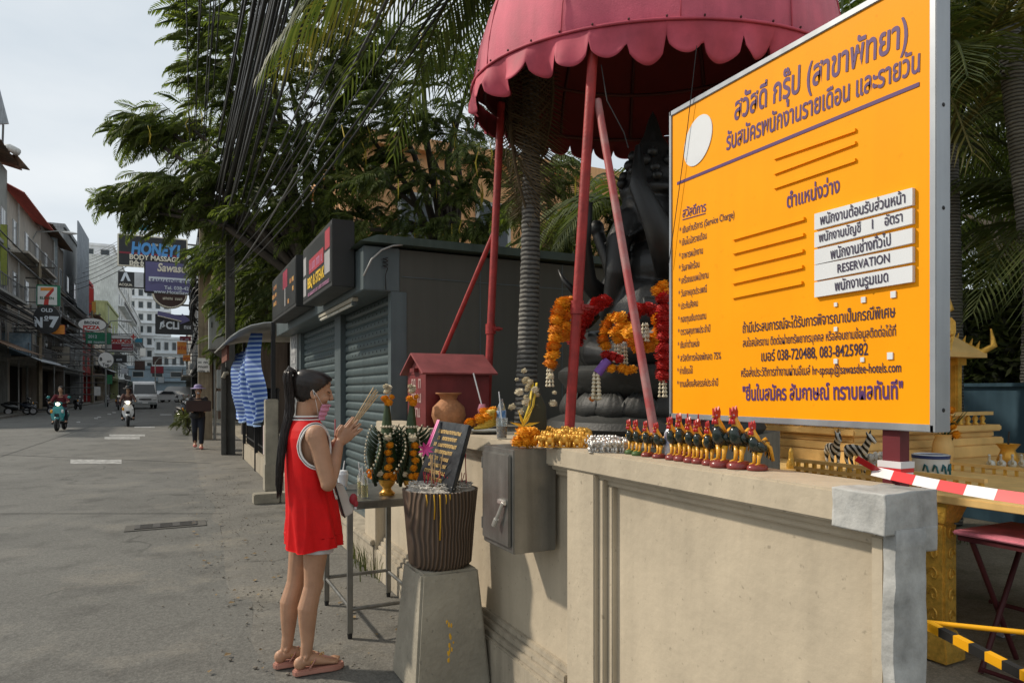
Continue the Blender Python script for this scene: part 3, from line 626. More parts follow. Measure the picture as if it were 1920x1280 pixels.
# ================================================================== STREET SIGNS (all stand across the street, lettering on the face)
S_W = mat('sign face white', (.78, .78, .76), .45, var=.06); S_K = mat('sign face black', (.025, .026, .028), .4, var=.2); S_R = mat('letter red', (.55, .05, .04), .45, var=.08)
S_B = mat('letter blue', (.08, .28, .6), .45, var=.1); S_G = mat('sign green', (.03, .2, .11), .45); S_N = mat('sign navy', (.115, .11, .24), .45, var=.1); S_O = mat('sign orange', (.8, .3, .05), .45); S_T = mat('sign teal', (.02, .17, .26), .45)
S_C = mat('letter cream', (.72, .68, .56), .45, var=.05); S_M = mat('sign maroon', (.22, .02, .035), .45); S_D = mat('sign dark brown', (.06, .035, .03), .45); S_P = mat('letter pale', (.62, .68, .74), .45, var=.05)
def hsign(label, u0, v0, u1, v1, d, face, texts=(), thick=.16, frame=None, shape='box', post=None, cat='sign'):
    c = at((u0 + u1) / 2, (v0 + v1) / 2, d); Y = c.y; A, B = atY(u0, v0, Y), atY(u1, v1, Y)
    s = thing('hanging_sign', label, cat, (c.x, Y, B.z)); W, H = B.x - A.x, A.z - B.z
    if shape == 'box':
        MB().box2((A.x, Y, B.z), (B.x, Y + thick, A.z)).build('case', frame or m_rail, s, bevel=.02)
        e = min(W, H) * .04; MB().box2((A.x + e, Y - .012, B.z + e), (B.x - e, Y, A.z - e)).build('face', face, s)
    else:
        n = 40; ring = lambda k, y: [(c.x + W / 2 * k * cos(2 * pi * i / n), y, c.z + H / 2 * k * sin(2 * pi * i / n)) for i in range(n)]
        MB().loft([ring(1, Y), ring(1, Y + thick)]).build('case', frame or m_rail, s, smooth=40); MB().loft([ring(.93, Y - .014), ring(.93, Y - .001)]).build('face', face, s, smooth=40)
    for tx in texts:
        body, ta, tb, tv, emp, m = tx[:6]; bold = tx[6] if len(tx) > 6 else .015; sh = tx[7] if len(tx) > 7 else 0
        P, Q = atY(ta, tv, Y), atY(tb, tv, Y); text(body, s, m, (P.x, Y - .014, P.z), (1, 0, 0), (0, 0, 1), Q.x - P.x, emp * (P.x - Q.x) / (ta - tb), bold, shear=sh, lift=.012)
    X = post if post is not None else (FXL if c.x < -3 else 1.9); zz = c.z + H * .3
    for z in (c.z + H * .35, c.z - H * .35): MB().cyl((c.x, Y + thick + .05, z), (X, Y + thick + .05, z), .04, n=6).build('bracket', m_rail, s, smooth=60)
    return s, Y, A, B
def patch(s, Y, u0, v0, u1, v1, m, name='panel', k=1):
    A, B = atY(u0, v0, Y), atY(u1, v1, Y); return MB().box2((A.x, Y - .014 - .004 * k, B.z), (B.x, Y - .011, A.z)).build(name, m, s)
s, Y, A, B = hsign('dark billboard reading HONEY1 BODY MASSAGE with teal arrows on top', 220, 437, 352, 507, 32, S_K, [('HONEY1', 246, 338, 475, 34, S_B, .05, .12), ('BODY MASSAGE', 243, 337, 485.5, 15, S_C, .03), ('哈妮', 243, 282, 499, 16, S_C, .02), ('~', 284, 330, 461, 8, S_C)], frame=S_C)
patch(s, Y, 224, 471, 348, 484, S_M)
for u in (230, 260, 287, 316):
    pts = [(0, -.3), (.55, -.3), (.55, -.62), (1.15, 0), (.55, .62), (.55, .3), (0, .3)]; c = atY(u, 426, Y); k = .43
    MB().prism([(c.x + p[0] * k, Y, c.z + p[1] * k) for p in pts], (0, .06, 0)).build('arrow', S_T, s); MB().cyl((c.x + .25, Y + .03, A.z - .05), (c.x + .25, Y + .03, c.z), .025, n=6).build('arrow_post', m_rail, s)
s, Y, A, B = hsign('black and white ACQUA sign under the massage billboard', 221, 508, 271, 541, 31.5, S_K, [('ACQUA', 223, 248, 535, 7, S_C, .02)]); patch(s, Y, 252, 510, 269, 539, mat('sign silver', (.5, .52, .54), .5))
MB().prism([(atY(u, v, Y).x, Y - .03, atY(u, v, Y).z) for u, v in ((226, 527), (233, 511), (238, 511), (245, 527), (240, 527), (235.5, 517), (231, 527))], (0, .012, 0)).build('emblem', S_P, s)
s, Y, A, B = hsign('purple hotel sign reading SAWASDEE with a white band', 270, 487, 368, 553, 24, S_N, [('Sawasdee', 295, 366, 508, 23, S_C, .03, .2), ('SAWASDEE SUNS', 282, 366, 530, 12.5, S_N, .03), ('Tel. 038-425 3', 308, 366, 542, 10, S_P, .02), ('www.HotelSawasd', 288, 366, 549, 10, S_P, .015)], thick=.25, frame=S_K, post=1.0)
patch(s, Y, 279, 518, 367, 532, S_P, k=.4)
s, Y, A, B = hsign('round brown sign with bulb border below the purple hotel sign', 285, 520, 352, 580, 26, S_D, [('~', 298, 342, 561, 9, S_C, .02)], shape='round', post=1.2)
m_bulb = mat('sign bulb', (.7, .66, .55), .4, var=0); bm_ = MB().sph((0, 0, 0), .035, 6, 4).mesh('bulb', m_bulb, 180); c = (A + B) / 2
for i in range(30): q = pi + pi * (i + .5) / 30; link('bulb', bm_, s, Vector((c.x + (B.x - A.x) * .465 * cos(q), Y - .03, c.z + (A.z - B.z) * .465 * sin(q))) - wloc(s))
s, Y, A, B = hsign('black club sign with large letter C below a bulb-lined arrow', 291, 588, 362, 628, 36, S_K, [('CLI', 311, 336, 616, 21, S_P, .04), ('~~', 338, 359, 616, 12, S_P)], frame=S_K)
MB().prism([(atY(u, v, Y).x, Y - .12, atY(u, v, Y).z) for u, v in ((296, 583), (340, 593), (341, 588), (358, 601), (338, 608), (339, 603), (295, 593))], (0, .1, 0)).build('arrow_panel', S_N, s)
for i in range(16): p = atY(297 + i * 2.8, 592.5 + i * .68, Y); link('bulb', bm_, s, Vector((p.x, Y - .14, p.z)) - wloc(s))
MB().tube([atY(u, v, Y) + Vector((0, -.03, 0)) for u, v in ((301, 617), (303, 605), (308, 600), (306, 608), (309, 611), (304, 613))], .05, 6).build('emblem', S_P, s, smooth=180)
hsign('orange signboard on the dark building at right', 332, 640, 350, 664, 60, S_O, [('~', 333, 349, 655, 13, S_R)], frame=S_O); hsign('smaller orange sign below the larger orange one', 343, 665, 357, 677, 60, S_O, [('~~', 344, 356, 674, 8, S_R)], frame=S_O)
hsign('curved red neon sign on the dark building', 337, 630, 358, 639, 60, S_M, [('~~~', 339, 357, 637, 5, S_P)], frame=S_M)
s, Y, A, B = hsign('square convenience store sign with a large red 7', 68, 533, 113, 574, 47, S_G, [('ELEVEN', 75, 101, 560.5, 8, mat('letter green', (.02, .1, .05), .5), .03)], frame=S_G)
patch(s, Y, 70.5, 536, 107, 572, S_W, k=.3)
for k, pl in enumerate((((76, 539), (101, 539), (101, 545), (76, 545)), ((101, 539), (101, 545), (92, 556), (91, 572), (82, 572), (84, 556), (94, 545)))):
    MB().prism([(atY(u, v, Y).x, Y - .02 - .002 * k, atY(u, v, Y).z) for u, v in pl], (0, .006, 0)).build('numeral', S_O if k == 0 else S_R, s)
s, Y, A, B = hsign('round black sign reading OLD No 7', 62, 570, 114, 626, 45, S_K, [('OLD', 77, 99, 584, 11, S_P, .03), ('N', 64, 80, 612, 29, S_P, .07), ('o', 83, 91, 598, 15, S_P, .04), ('7', 92, 111, 612, 31, S_P, .07)], shape='round', frame=S_K)
patch(s, Y, 82, 599.5, 91, 601.5, S_P, 'underline', 2)
hsign('small orange beer sign behind the round black one', 96, 608, 122, 627, 46, S_O, frame=S_M)
hsign('white oval sign reading BRONX PIZZA', 145, 595, 201, 622, 56, S_W, [('BRONX', 158, 187, 607, 9, S_K, .03), ('PIZZA', 156, 188, 616.5, 11, S_R, .05)], shape='round')
hsign('weathered shop board reading BRONX PIZZA under an awning', 95, 648, 132, 682, 57, mat('old board', (.36, .33, .27), .6), [('BRONX', 98, 118, 661, 10, S_K, .03), ('PIZZA', 98, 117, 671, 10, S_K, .03)])
hsign('large white DRUGS sign with a red cross', 199, 627, 250, 661, 66, S_W, [('DRUGS', 205, 246, 642, 13, S_R, .06)]); s, Y, A, B = hsign('round red cross medical sign on the pharmacy board', 243, 624, 257, 638, 65.5, S_W, shape='round')
patch(s, Y, 245, 629.5, 255, 632.5, S_R, 'cross_bar', 1); patch(s, Y, 248.5, 626, 251.5, 636, S_R, 'cross_bar', 2)
hsign('red PHARMACY board below the drugs sign', 209, 643, 250, 657, 65, S_M, [('PHARMACY', 228, 248, 649, 5.5, S_P), ('APOTHEKE', 228, 248, 655, 5.5, S_P)], frame=S_W); hsign('green shop board with pale lettering', 160, 622, 209, 646, 64, S_G, [('2012', 165, 182, 633, 9, S_P, .02), ('~~', 165, 207, 643, 8, S_P, .02)])
hsign('white round bar sign with black lettering', 183, 659, 214, 690, 54, S_W, [('B', 187, 192, 676, 10, S_K, .05), ('~', 201, 211, 679, 8, S_K, .02), ('Top', 192, 205, 686, 9, S_K, .03)], shape='round'); hsign('black sign with a pale eye emblem', 212, 665, 238, 680, 58, S_K, [('~', 215, 230, 676, 8, S_P, .03)])
for lab, a in (('pale blue shop canopy board at the left edge', (0, 622, 13, 664, 43, mat('pale blue board', (.42, .5, .55), .5))), ('blue window film board on the left shophouse', (15, 622, 60, 668, 44, mat('blue film', (.16, .25, .32), .35, col2=(.28, .36, .42), scale=3)))): hsign(lab, *a)
hsign('lime green hoarding at the left edge of the view', 0, 420, 14, 535, 41.5, mat('lime board', (.3, .34, .07), .5), frame=S_K)
hsign('tall pale blue vertical banner on the left row', 96, 432, 108, 530, 60, mat('pale banner', (.4, .47, .5), .5, streak=.2)); hsign('green T-shirt advert hung over the pavement', 199, 702, 211, 720, 70, mat('green ad', (.06, .3, .14), .5)); hsign('white advert board with a dark figure', 176, 724, 189, 742, 62, S_W, frame=S_K)
for i, (u0, v0, u1, v1, d, m, lab) in enumerate(((262, 652, 274, 668, 110, S_W, 'small distant white convenience store sign'), (286, 668, 304, 684, 120, S_D, 'small distant brown signboard'), (282, 686, 307, 700, 115, S_M, 'small distant red bar sign'), (253, 634, 267, 642, 100, S_T, 'small distant blue signboard'), (252, 676, 272, 694, 105, S_D, 'dark wooden far signboard'), (226, 690, 240, 700, 90, S_P, 'pale awning sign beyond the pharmacy'), (296, 706, 308, 718, 125, S_P, 'tiny pale sign near the white van'), (165, 540, 176, 590, 80, S_R, 'tall red banner board on the left row'), (172, 565, 180, 592, 78, mat('gold board', (.6, .32, .06), .5), 'golden lantern board beside the red banner'))):
    hsign(lab, u0, v0, u1, v1, d, m)
# street lamps
def lamp(label, X, Y, h, arm):
    s = thing('street_lamp', label, 'street lamp', (X, Y, 0)); MB().tube([(X, Y, 0), (X, Y, h * .9), (X + arm * .25, Y, h), (X + arm, Y, h * 1.02)], [.09, .07, .05, .04], 8).build('post', m_cab, s, smooth=60)
    MB().sph((X + arm * 1.12, Y, h * 1.01), (.55, .18, .12), 10, 6).build('lamp_head', mat('lamp head', (.62, .63, .62), .4), s, smooth=180)
p = at(128, 440, 52); lamp('street lamp with long white head among left signs', p.x - 2.6, p.y, p.z, 2.4); p = at(232, 603, 62); lamp('hooked street lamp in front of cream building', p.x - 1.4, p.y, p.z, 1.4)
p = at(320, 672, 100); lamp('distant street lamp near the street end', p.x - 2, p.y, p.z, 1.8)
# near roof edge and white awning peeping in at the extreme left
s = thing('shop_awning', 'white curved awning with a pointed skirt high on the left shophouse', 'awning', tuple(at(20, 290, 42)))
MB().tube([at(-30, 283, 42), at(20, 278, 42), at(33, 286, 42)], .25, 10).build('roll', m_tin, s, smooth=180); MB().add([at(0, 296, 42), at(30, 288, 42), at(56, 318, 42), at(40, 306, 43.5), at(0, 306, 44)], [(0, 1, 2, 3, 4)]).build('skirt', m_rust, s, thick=.06)
MB().add([at(-25, 90, 42), at(0, 168, 42), at(17, 233, 42), at(-25, 236, 42)], [(0, 1, 2, 3)]).build('gable_sheet', m_tin2, s, thick=.1); MB().cyl(at(6, 234, 42), at(4, 290, 42), .06, n=6).build('support', m_rail, s)
# ================================================================== SMALL FIGURES
SKIN = mat('skin', (.40, .235, .15), .5, var=.08, scale=6); HAIR = mat('black hair', (.018, .014, .012), .42, var=.3, scale=30)
def figure(label, loc, rz, J, shirt, trousers, shoes, sc=1., hat=None, hair=True, sleeve=.5):
    P = {k: Vector(v) for k, v in J.items()}; r = thing('person', label, 'person', loc, rz); r.scale = (sc, sc, sc)
    b = MB(); b.tube([P['pel'], P['pel'].lerp(P['neck'], .5), P['neck'] - (P['neck'] - P['pel']) * .12], [(.12, .15), (.1, .13), (.1, .15)], 12)
    b.tube([P['neck'] - Vector((0, 0, .06)), P['head']], [.055, .05], 10); b.sph(P['head'] + Vector((.0, 0, .03)), (.095, .075, .12), 14, 10); b.sph(P['head'] + Vector((.095, 0, .01)), (.018, .014, .025), 6, 4)
    for s in ('l', 'r'):
        b.tube([P['sh' + s], P['el' + s], P['wr' + s]], [.05, .04, .03], 8); b.sph(P['sh' + s], .055, 8, 6); h = (P['wr' + s] - P['el' + s]).normalized(); b.tube([P['wr' + s], P['wr' + s] + h * .09, P['wr' + s] + h * .16], [(.04, .02), (.045, .018), (.03, .012)], 8)
        b.tube([P['hip' + s], P['kn' + s], P['an' + s]], [.08, .058, .04], 10); b.tube([P['an' + s], P['an' + s] + Vector((.15, 0, -.05))], [.04, .035], 8)
    remesh(b, 'body', SKIN, r, .016, 3, True, .5)
    c = MB(); c.tube([P['pel'] - Vector((0, 0, .05)), P['pel'].lerp(P['neck'], .5), P['neck'] - (P['neck'] - P['pel']) * .08], [(.14, .175), (.125, .16), (.09, .15)], 12)
    for s in ('l', 'r'): c.sph(P['sh' + s], .07, 8, 6); c.tube([P['sh' + s], P['el' + s]] + ([P['el' + s].lerp(P['wr' + s], .9)] if sleeve > .7 else []), [.068, .058] + ([.045] if sleeve > .7 else []), 8)
    remesh(c, 'shirt', shirt, r, .018, 3, True, .5)
    c = MB(); c.sph(P['pel'], (.13, .17, .12), 10, 8)
    for s in ('l', 'r'): c.tube([P['hip' + s], P['kn' + s], P['an' + s] + Vector((0, 0, .04))], [.095, .072, .058], 10)
    remesh(c, 'trousers', trousers, r, .018, 3, True, .5)
    for s in ('l', 'r'): MB().tube([P['an' + s] + Vector((-.06, 0, -.05)), P['an' + s] + Vector((.05, 0, -.05)), P['an' + s] + Vector((.18, 0, -.065))], [(.04, .045), (.05, .05), (.028, .042)], 10, up=(0, 0, 1)).build('shoe', shoes, r, 180, True)
    hd = P['head']
    if hair: MB().sph(hd + Vector((-.025, 0, .055)), (.105, .09, .115), 14, 10).build('hair', HAIR, r, 180, True)
    if hat: MB().lathe([(.19, .09), (.18, .1), (.105, .115), (.1, .17), (.06, .2), (.0, .205)], hd, 20).build('hat', hat, r, 50, True)
    for s in (-1, 1): MB().sph(hd + Vector((.085, s * .032, .035)), (.012, .014, .009), 6, 4).build('eye', m_dark, r, 180, True)
    return r
RIDE = dict(pel=(-.15, 0, .82), neck=(-.02, 0, 1.34), head=(.04, 0, 1.47), shl=(-.03, .17, 1.27), shr=(-.03, -.17, 1.27), ell=(.13, .27, 1.05), elr=(.13, -.27, 1.05), wrl=(.36, .28, 1.04), wrr=(.36, -.28, 1.04), hipl=(-.12, .1, .8), hipr=(-.12, -.1, .8), knl=(.28, .19, .74), knr=(.28, -.19, .74), anl=(.16, .2, .34), anr=(.16, -.2, .34))
WALK = dict(pel=(0, 0, .86), neck=(.03, 0, 1.36), head=(.07, 0, 1.47), shl=(.02, .17, 1.29), shr=(.02, -.17, 1.29), ell=(.06, .23, 1.04), elr=(.06, -.23, 1.04), wrl=(.27, .17, 1.0), wrr=(.27, -.17, 1.0), hipl=(0, .085, .84), hipr=(0, -.085, .84), knl=(.13, .08, .47), knr=(.02, -.08, .46), anl=(.12, .07, .1), anr=(-.2, -.07, .13))
# ================================================================== VEHICLES
m_tyre = mat('tyre', (.02, .02, .02), .8); m_rim = mat('alloy rim', (.35, .35, .36), .35, .6); m_lamp = mat('lit headlamp', (1., .86, .6), .3, var=0, emis=6.); m_clr = mat('lamp glass', (.6, .6, .58), .15); m_amb = mat('amber lens', (.8, .35, .03), .25); m_rtl = mat('tail lens', (.4, .02, .02), .25)
def wheel(root, c, r, w_, sides=1):
    c = Vector(c); ty = MB(); ty.tube([c + Vector((r * .8 * cos(q), 0, r * .8 * sin(q))) for q in [2 * pi * i / 24 for i in range(25)]], [(r * .2, w_ / 2)] * 25, 8, False, up=(1, 0, 0)) ; t_ = ty.build('wheel', m_tyre, root, 180, True)
    MB().tube([c + Vector((0, -w_ * .3, 0)), c + Vector((0, w_ * .3, 0))], [r * .6, r * .6], 18).build('rim', m_rim, t_, 40, True)
def scooter(label, loc, rz, col, lit=True):
    m = mat('scooter ' + label[:18], col, .25, var=.05, coat=.6); r = thing('motor_scooter', label, 'scooter', loc, rz)
    wheel(r, (.64, 0, .24), .24, .11); wheel(r, (-.58, 0, .24), .24, .12)
    E = lambda x, z, a, b_, n=14: [Vector((x, a * cos(2 * pi * i / n), z + b_ * sin(2 * pi * i / n))) for i in range(n)]
    MB().loft([[Vector((.62 - .05 * abs(cos(q)) - .18 * k, .19 * w_ * cos(q), .4 + .55 * k + .02 * sin(q))) for q in [2 * pi * i / 14 for i in range(14)]] for k, w_ in ((0, .8), (.3, 1.15), (.6, 1.1), (.85, .8), (1, .5))]).build('front_shield', m, r, 60, True)
    MB().loft([E(.74, .4, .05, .03), E(.68, .47, .085, .05), E(.55, .5, .09, .05), E(.44, .44, .06, .04)]).build('front_fender', m, r, 60, True)
    MB().loft([E(-.95, .66, .06, .06), E(-.7, .58, .15, .16), E(-.35, .5, .19, .2), E(-.1, .42, .18, .14)]).build('rear_body', m, r, 60, True)
    MB().box((.18, 0, .3), (.5, .34, .09)).build('floorboard', m_dark, r, local=True, bevel=.02); MB().loft([E(-.8, .76, .1, .03), E(-.5, .78, .15, .05), E(-.15, .75, .14, .05), E(.0, .72, .08, .03)]).build('seat', m_dark, r, 60, True)
    MB().loft([E(.5, .98, .03, .03), E(.47, .99, .12, .07), E(.4, 1.0, .15, .07), E(.32, 1.0, .08, .04)]).build('headset', m, r, 60, True)
    MB().tube([(.34, -.34, 1.03), (.4, -.15, 1.01), (.4, .15, 1.01), (.34, .34, 1.03)], .018, 8).build('handlebar', m_dark, r, 60, True)
    MB().sph((.5, 0, .98), (.035, .07, .055), 12, 8).build('headlight', m_lamp if lit else m_clr, r, 180, True)
    for s in (-1, 1):
        MB().sph((.62, s * .17, .72), (.03, .045, .07), 8, 6).build('indicator', m_amb if s < 0 else m_clr, r, 180, True); MB().tube([(.36, s * .22, 1.03), (.34, s * .3, 1.2)], .008, 6).build('mirror_stem', m_dark, r, local=True); MB().sph((.34, s * .32, 1.23), (.015, .06, .05), 8, 6).build('mirror', m, r, 180, True)
        MB().tube([(.64, s * .075, .24), (.52, s * .075, .6)], .02, 6).build('fork', m_rim, r, local=True)
    MB().box((.66, 0, .58), (.02, .14, .12)).build('horn_grille', m_dark, r, local=True, bevel=.01); return r
FACE = -pi / 2
g = at(114, 808, 25.2); scooter('teal scooter with lit headlamp ridden toward us', (g.x, g.y, 0), FACE - .06, (.01, .2, .2)); figure('rider in a dark red top with loose hair on the teal scooter', (g.x, g.y, 0), FACE - .06, RIDE, mat('dark red cloth', (.11, .015, .02), .8), mat('dark denim', (.03, .035, .05), .8), m_dark)
g = at(240, 800, 28.5); scooter('white scooter with bright twin lamps ridden toward us', (g.x, g.y, 0), FACE + .05, (.62, .62, .6)); figure('rider in a brown shirt and helmet on the white scooter', (g.x, g.y, 0), FACE + .05, RIDE, mat('brown cloth', (.10, .05, .04), .8), mat('black cloth', (.02, .02, .022), .8), m_dark, hat=m_dark)
for i, (u, v, rz, c, lab) in enumerate(((38, 778, .25, (.02, .022, .024), 'black motorbike parked near the left pillar'), (72, 777, .1, (.03, .035, .05), 'dark blue motorbike parked beside the black one'), (146, 768, -1.2, (.025, .025, .03), 'dark scooter parked behind the teal rider'), (200, 762, -1.4, (.3, .3, .31), 'silver scooter parked below the white round sign'), (222, 768, -1.5, (.05, .02, .02), 'maroon scooter behind the white scooter rider'))):
    g = atZ(u, v); g = g * (38 / max(38, g.length)) if False else g; scooter(lab, (g.x, g.y, 0), rz, c, False)
def car(label, cat, loc, rz, col, prof, wid, glass, wheels, wr=.32, lights=1, name='parked_car'):
    r = thing(name, label, cat, loc, rz); m = mat('car paint ' + label[:14], col, .25, var=.04, coat=.6)
    n = len(prof); ring = []
    for k, ins in ((-1, .06), (-.97, 0), (.97, 0), (1, .06)):
        ring.append([Vector((p[0] * (1 - ins * .12), k * wid / 2 * (1 - (.10 if p[1] > 1.0 else 0)), p[1] * (1 - ins * .1) + .02)) for p in prof])
    MB().loft(ring).build('body', m, r, 35, True, bevel=.03)
    for gl in glass: MB().add([Vector(p) for p in gl], [tuple(range(len(gl)))]).build('window', m_glass, r, local=True, thick=.01)
    for x in wheels:
        for s in (-1, 1): wheel(r, (x, s * (wid / 2 - .1), wr), wr, .2)
    X = max(p[0] for p in prof)
    for s in (-1, 1): MB().sph((X - .03, s * (wid / 2 - .24), .78), (.06, .17, .1), 10, 6).build('headlight', m_clr, r, 180, True); MB().sph((-X + .03, s * (wid / 2 - .2), .85), (.05, .1, .14), 8, 6).build('tail_light', m_rtl, r, 180, True); MB().box((X - 1.0, s * (wid / 2 + .12), 1.1), (.1, .18, .13)).build('mirror', m, r, local=True, bevel=.03)
    MB().box((X + .01, 0, .45), (.1, wid * .92, .22)).build('bumper', m_cab if cat == 'van' else m, r, local=True, bevel=.04); MB().box((X + .065, 0, .5), (.02, .42, .12)).build('number_plate', S_W, r, local=True); MB().box((X + .02, 0, .78), (.04, .9, .1)).build('grille', m_dark, r, local=True, bevel=.01)
    return r
VAN = [(-2.4, .35), (-2.45, 1.0), (-2.35, 2.12), (-2.0, 2.24), (1.2, 2.24), (1.6, 2.1), (2.2, 1.22), (2.42, 1.0), (2.45, .35)]
g = at(267, 764, 58); car('white passenger van coming up the street', 'van', (g.x, g.y, 0), FACE + .12, (.68, .68, .67), VAN, 1.85, [[(1.70, -.72, 2.0), (1.70, .72, 2.0), (2.24, .8, 1.24), (2.24, -.8, 1.24)], [(-2, .86, 1.95), (1.3, .86, 1.95), (1.75, .92, 1.25), (-2, .92, 1.25)], [(-2, -.86, 1.95), (1.3, -.86, 1.95), (1.75, -.92, 1.25), (-2, -.92, 1.25)]], (1.55, -1.4), name='passenger_van')
SED = [(-2.2, .3), (-2.25, .75), (-2.1, 1.0), (-1.5, 1.05), (-1.0, 1.45), (.4, 1.47), (1.1, 1.02), (2.0, .85), (2.2, .65), (2.2, .3)]
gl = [[(-1.2, s * .86, 1.1), (-.85, s * .8, 1.4), (.35, s * .8, 1.42), (.9, s * .86, 1.08)] for s in (-1, 1)] + [[(.47, -.7, 1.43), (.47, .7, 1.43), (1.12, .75, 1.06), (1.12, -.75, 1.06)]]
g = at(318, 751, 88); car('white pickup car turning across the far street', 'car', (g.x, g.y, 0), pi - .5, (.66, .67, .66), SED, 1.75, gl, (1.35, -1.35)); g = at(300, 750, 93); car('silver car with red tail lamps behind the white one', 'car', (g.x, g.y, 0), .3 + pi / 2, (.5, .52, .54), SED, 1.75, gl, (1.35, -1.35))
g = at(332, 742, 118); car('distant white van at the end of the street', 'van', (g.x, g.y, 0), pi, (.7, .7, .7), VAN, 1.85, [], (1.55, -1.4), name='passenger_van')
for u, v, lab, c in ((343, 800, 'black scooter parked by the bush on the right', (.03, .03, .035)), (349, 782, 'grey scooter parked beyond the bush on the right', (.25, .26, .28))): g = atZ(u, v); scooter(lab, (g.x, g.y, 0), FACE + .25, c, False)
# walking woman carrying a dark tray
g = Vector((.50, 18.9, 0)); wk = figure('woman in dark clothes and sun hat carrying a black tray', (g.x, g.y, 0), FACE, WALK, mat('charcoal top', (.035, .03, .032), .85), mat('navy trousers', (.018, .02, .028), .85), mat('pink shoes', (.6, .2, .16), .6), .97, mat('lilac hat', (.27, .22, .38), .7), sleeve=1)
MB().loft([[Vector((.085, .06 * cos(2 * pi * i / 12), 1.45 + .05 * sin(2 * pi * i / 12))) for i in range(12)], [Vector((.175, .02 * cos(2 * pi * i / 12), 1.45 + .02 * sin(2 * pi * i / 12))) for i in range(12)]]).build('face_mask', mat('grey mask', (.42, .42, .44), .8), wk, 60, True)
tr = thing('vendor_tray', 'flat dark brown tray held by the walking woman', 'tray', (g.x, g.y - .33, 1.0)); MB().box((g.x, g.y - .36, 1.08), (.56, .2, .26)).build('case', mat('dark tray', (.05, .025, .02), .6), tr, bevel=.01); MB().box((g.x, g.y - .36, 1.215), (.5, .16, .012)).build('lid', m_dark, tr); bg = MB().lathe([(.1, 0), (.13, .04), (.12, .14), (.06, .18)], (g.x - .08, g.y - .22, .78), 12, 1, .6).build('waist_bag', m_dark, smooth=60); tag(bg, 'black waist bag worn by the walking woman', 'bag')
# ================================================================== TREES
m_bark = mat('bark', (.06, .05, .04), .9, var=.3, scale=8, bump=.6); m_lf1 = leafmat('tree leaf', (.075, .108, .028), (.17, .2, .06), .55); m_lf2 = leafmat('tree leaf dark', (.05, .075, .022), (.115, .14, .045), .5); m_lfy = leafmat('tree leaf light', (.11, .14, .03), (.2, .22, .065), .55)
def frond_template(seed, npair=15):
    rr = random.Random(seed); V = []; Fc = []
    def pinna(base, dirv, ln, wd, drop):
        k = len(V); side = Vector((-dirv.y, dirv.x, 0)) * wd; mid = base + dirv * ln * .5 + Vector((0, 0, -drop * .25)); tip = base + dirv * ln + Vector((0, 0, -drop))
        V.extend([base, mid + side, tip, mid - side]); Fc.append((k, k + 1, k + 2, k + 3))
    for i in range(npair):
        t = .12 + .88 * i / (npair - 1); p = Vector((t, 0, .10 * sin(t * pi) - .22 * t * t)); ln = .30 * sin(pi * (t * .78 + .17)) + .03
        for s in (-1, 1):
            a = s * (1.15 - .5 * t) + rr.uniform(-.12, .12); pinna(p, Vector((cos(a), sin(a), rr.uniform(-.15, .05))), ln, .0235, .09 + rr.uniform(0, .06))
    k = len(V); V.extend([Vector((0, -.006, 0)), Vector((0, .006, 0)), Vector((1, 0, -.2)), Vector((.5, 0, .06))]); Fc.append((k, k + 3, k + 2)); Fc.append((k + 1, k + 2, k + 3))
    return np.array([v[:] for v in V]), Fc
TPL = [frond_template(i) for i in range(4)]
def leaf_mass(name, m, parent, spots, tpl=TPL):                      # spots: (pos, yaw, pitch, roll, size)
    Vs, Fs, k = [], [], 0
    for i, (p, ya, pi_, ro, s_) in enumerate(spots):
        V, Fc = tpl[i % len(tpl)]; R = np.array((Matrix.Rotation(ya, 3, 'Z') @ Matrix.Rotation(pi_, 3, 'Y') @ Matrix.Rotation(ro, 3, 'X')))
        Vs.append(V @ R.T * s_ + np.array(p)); Fs += [tuple(j + k for j in f) for f in Fc]; k += len(V)
    q = wloc(parent); A = np.concatenate(Vs) - np.array(q[:]); me = bpy.data.meshes.new(name); me.from_pydata(A.tolist(), [], Fs); me.materials.append(m)
    return link(name, me, parent)
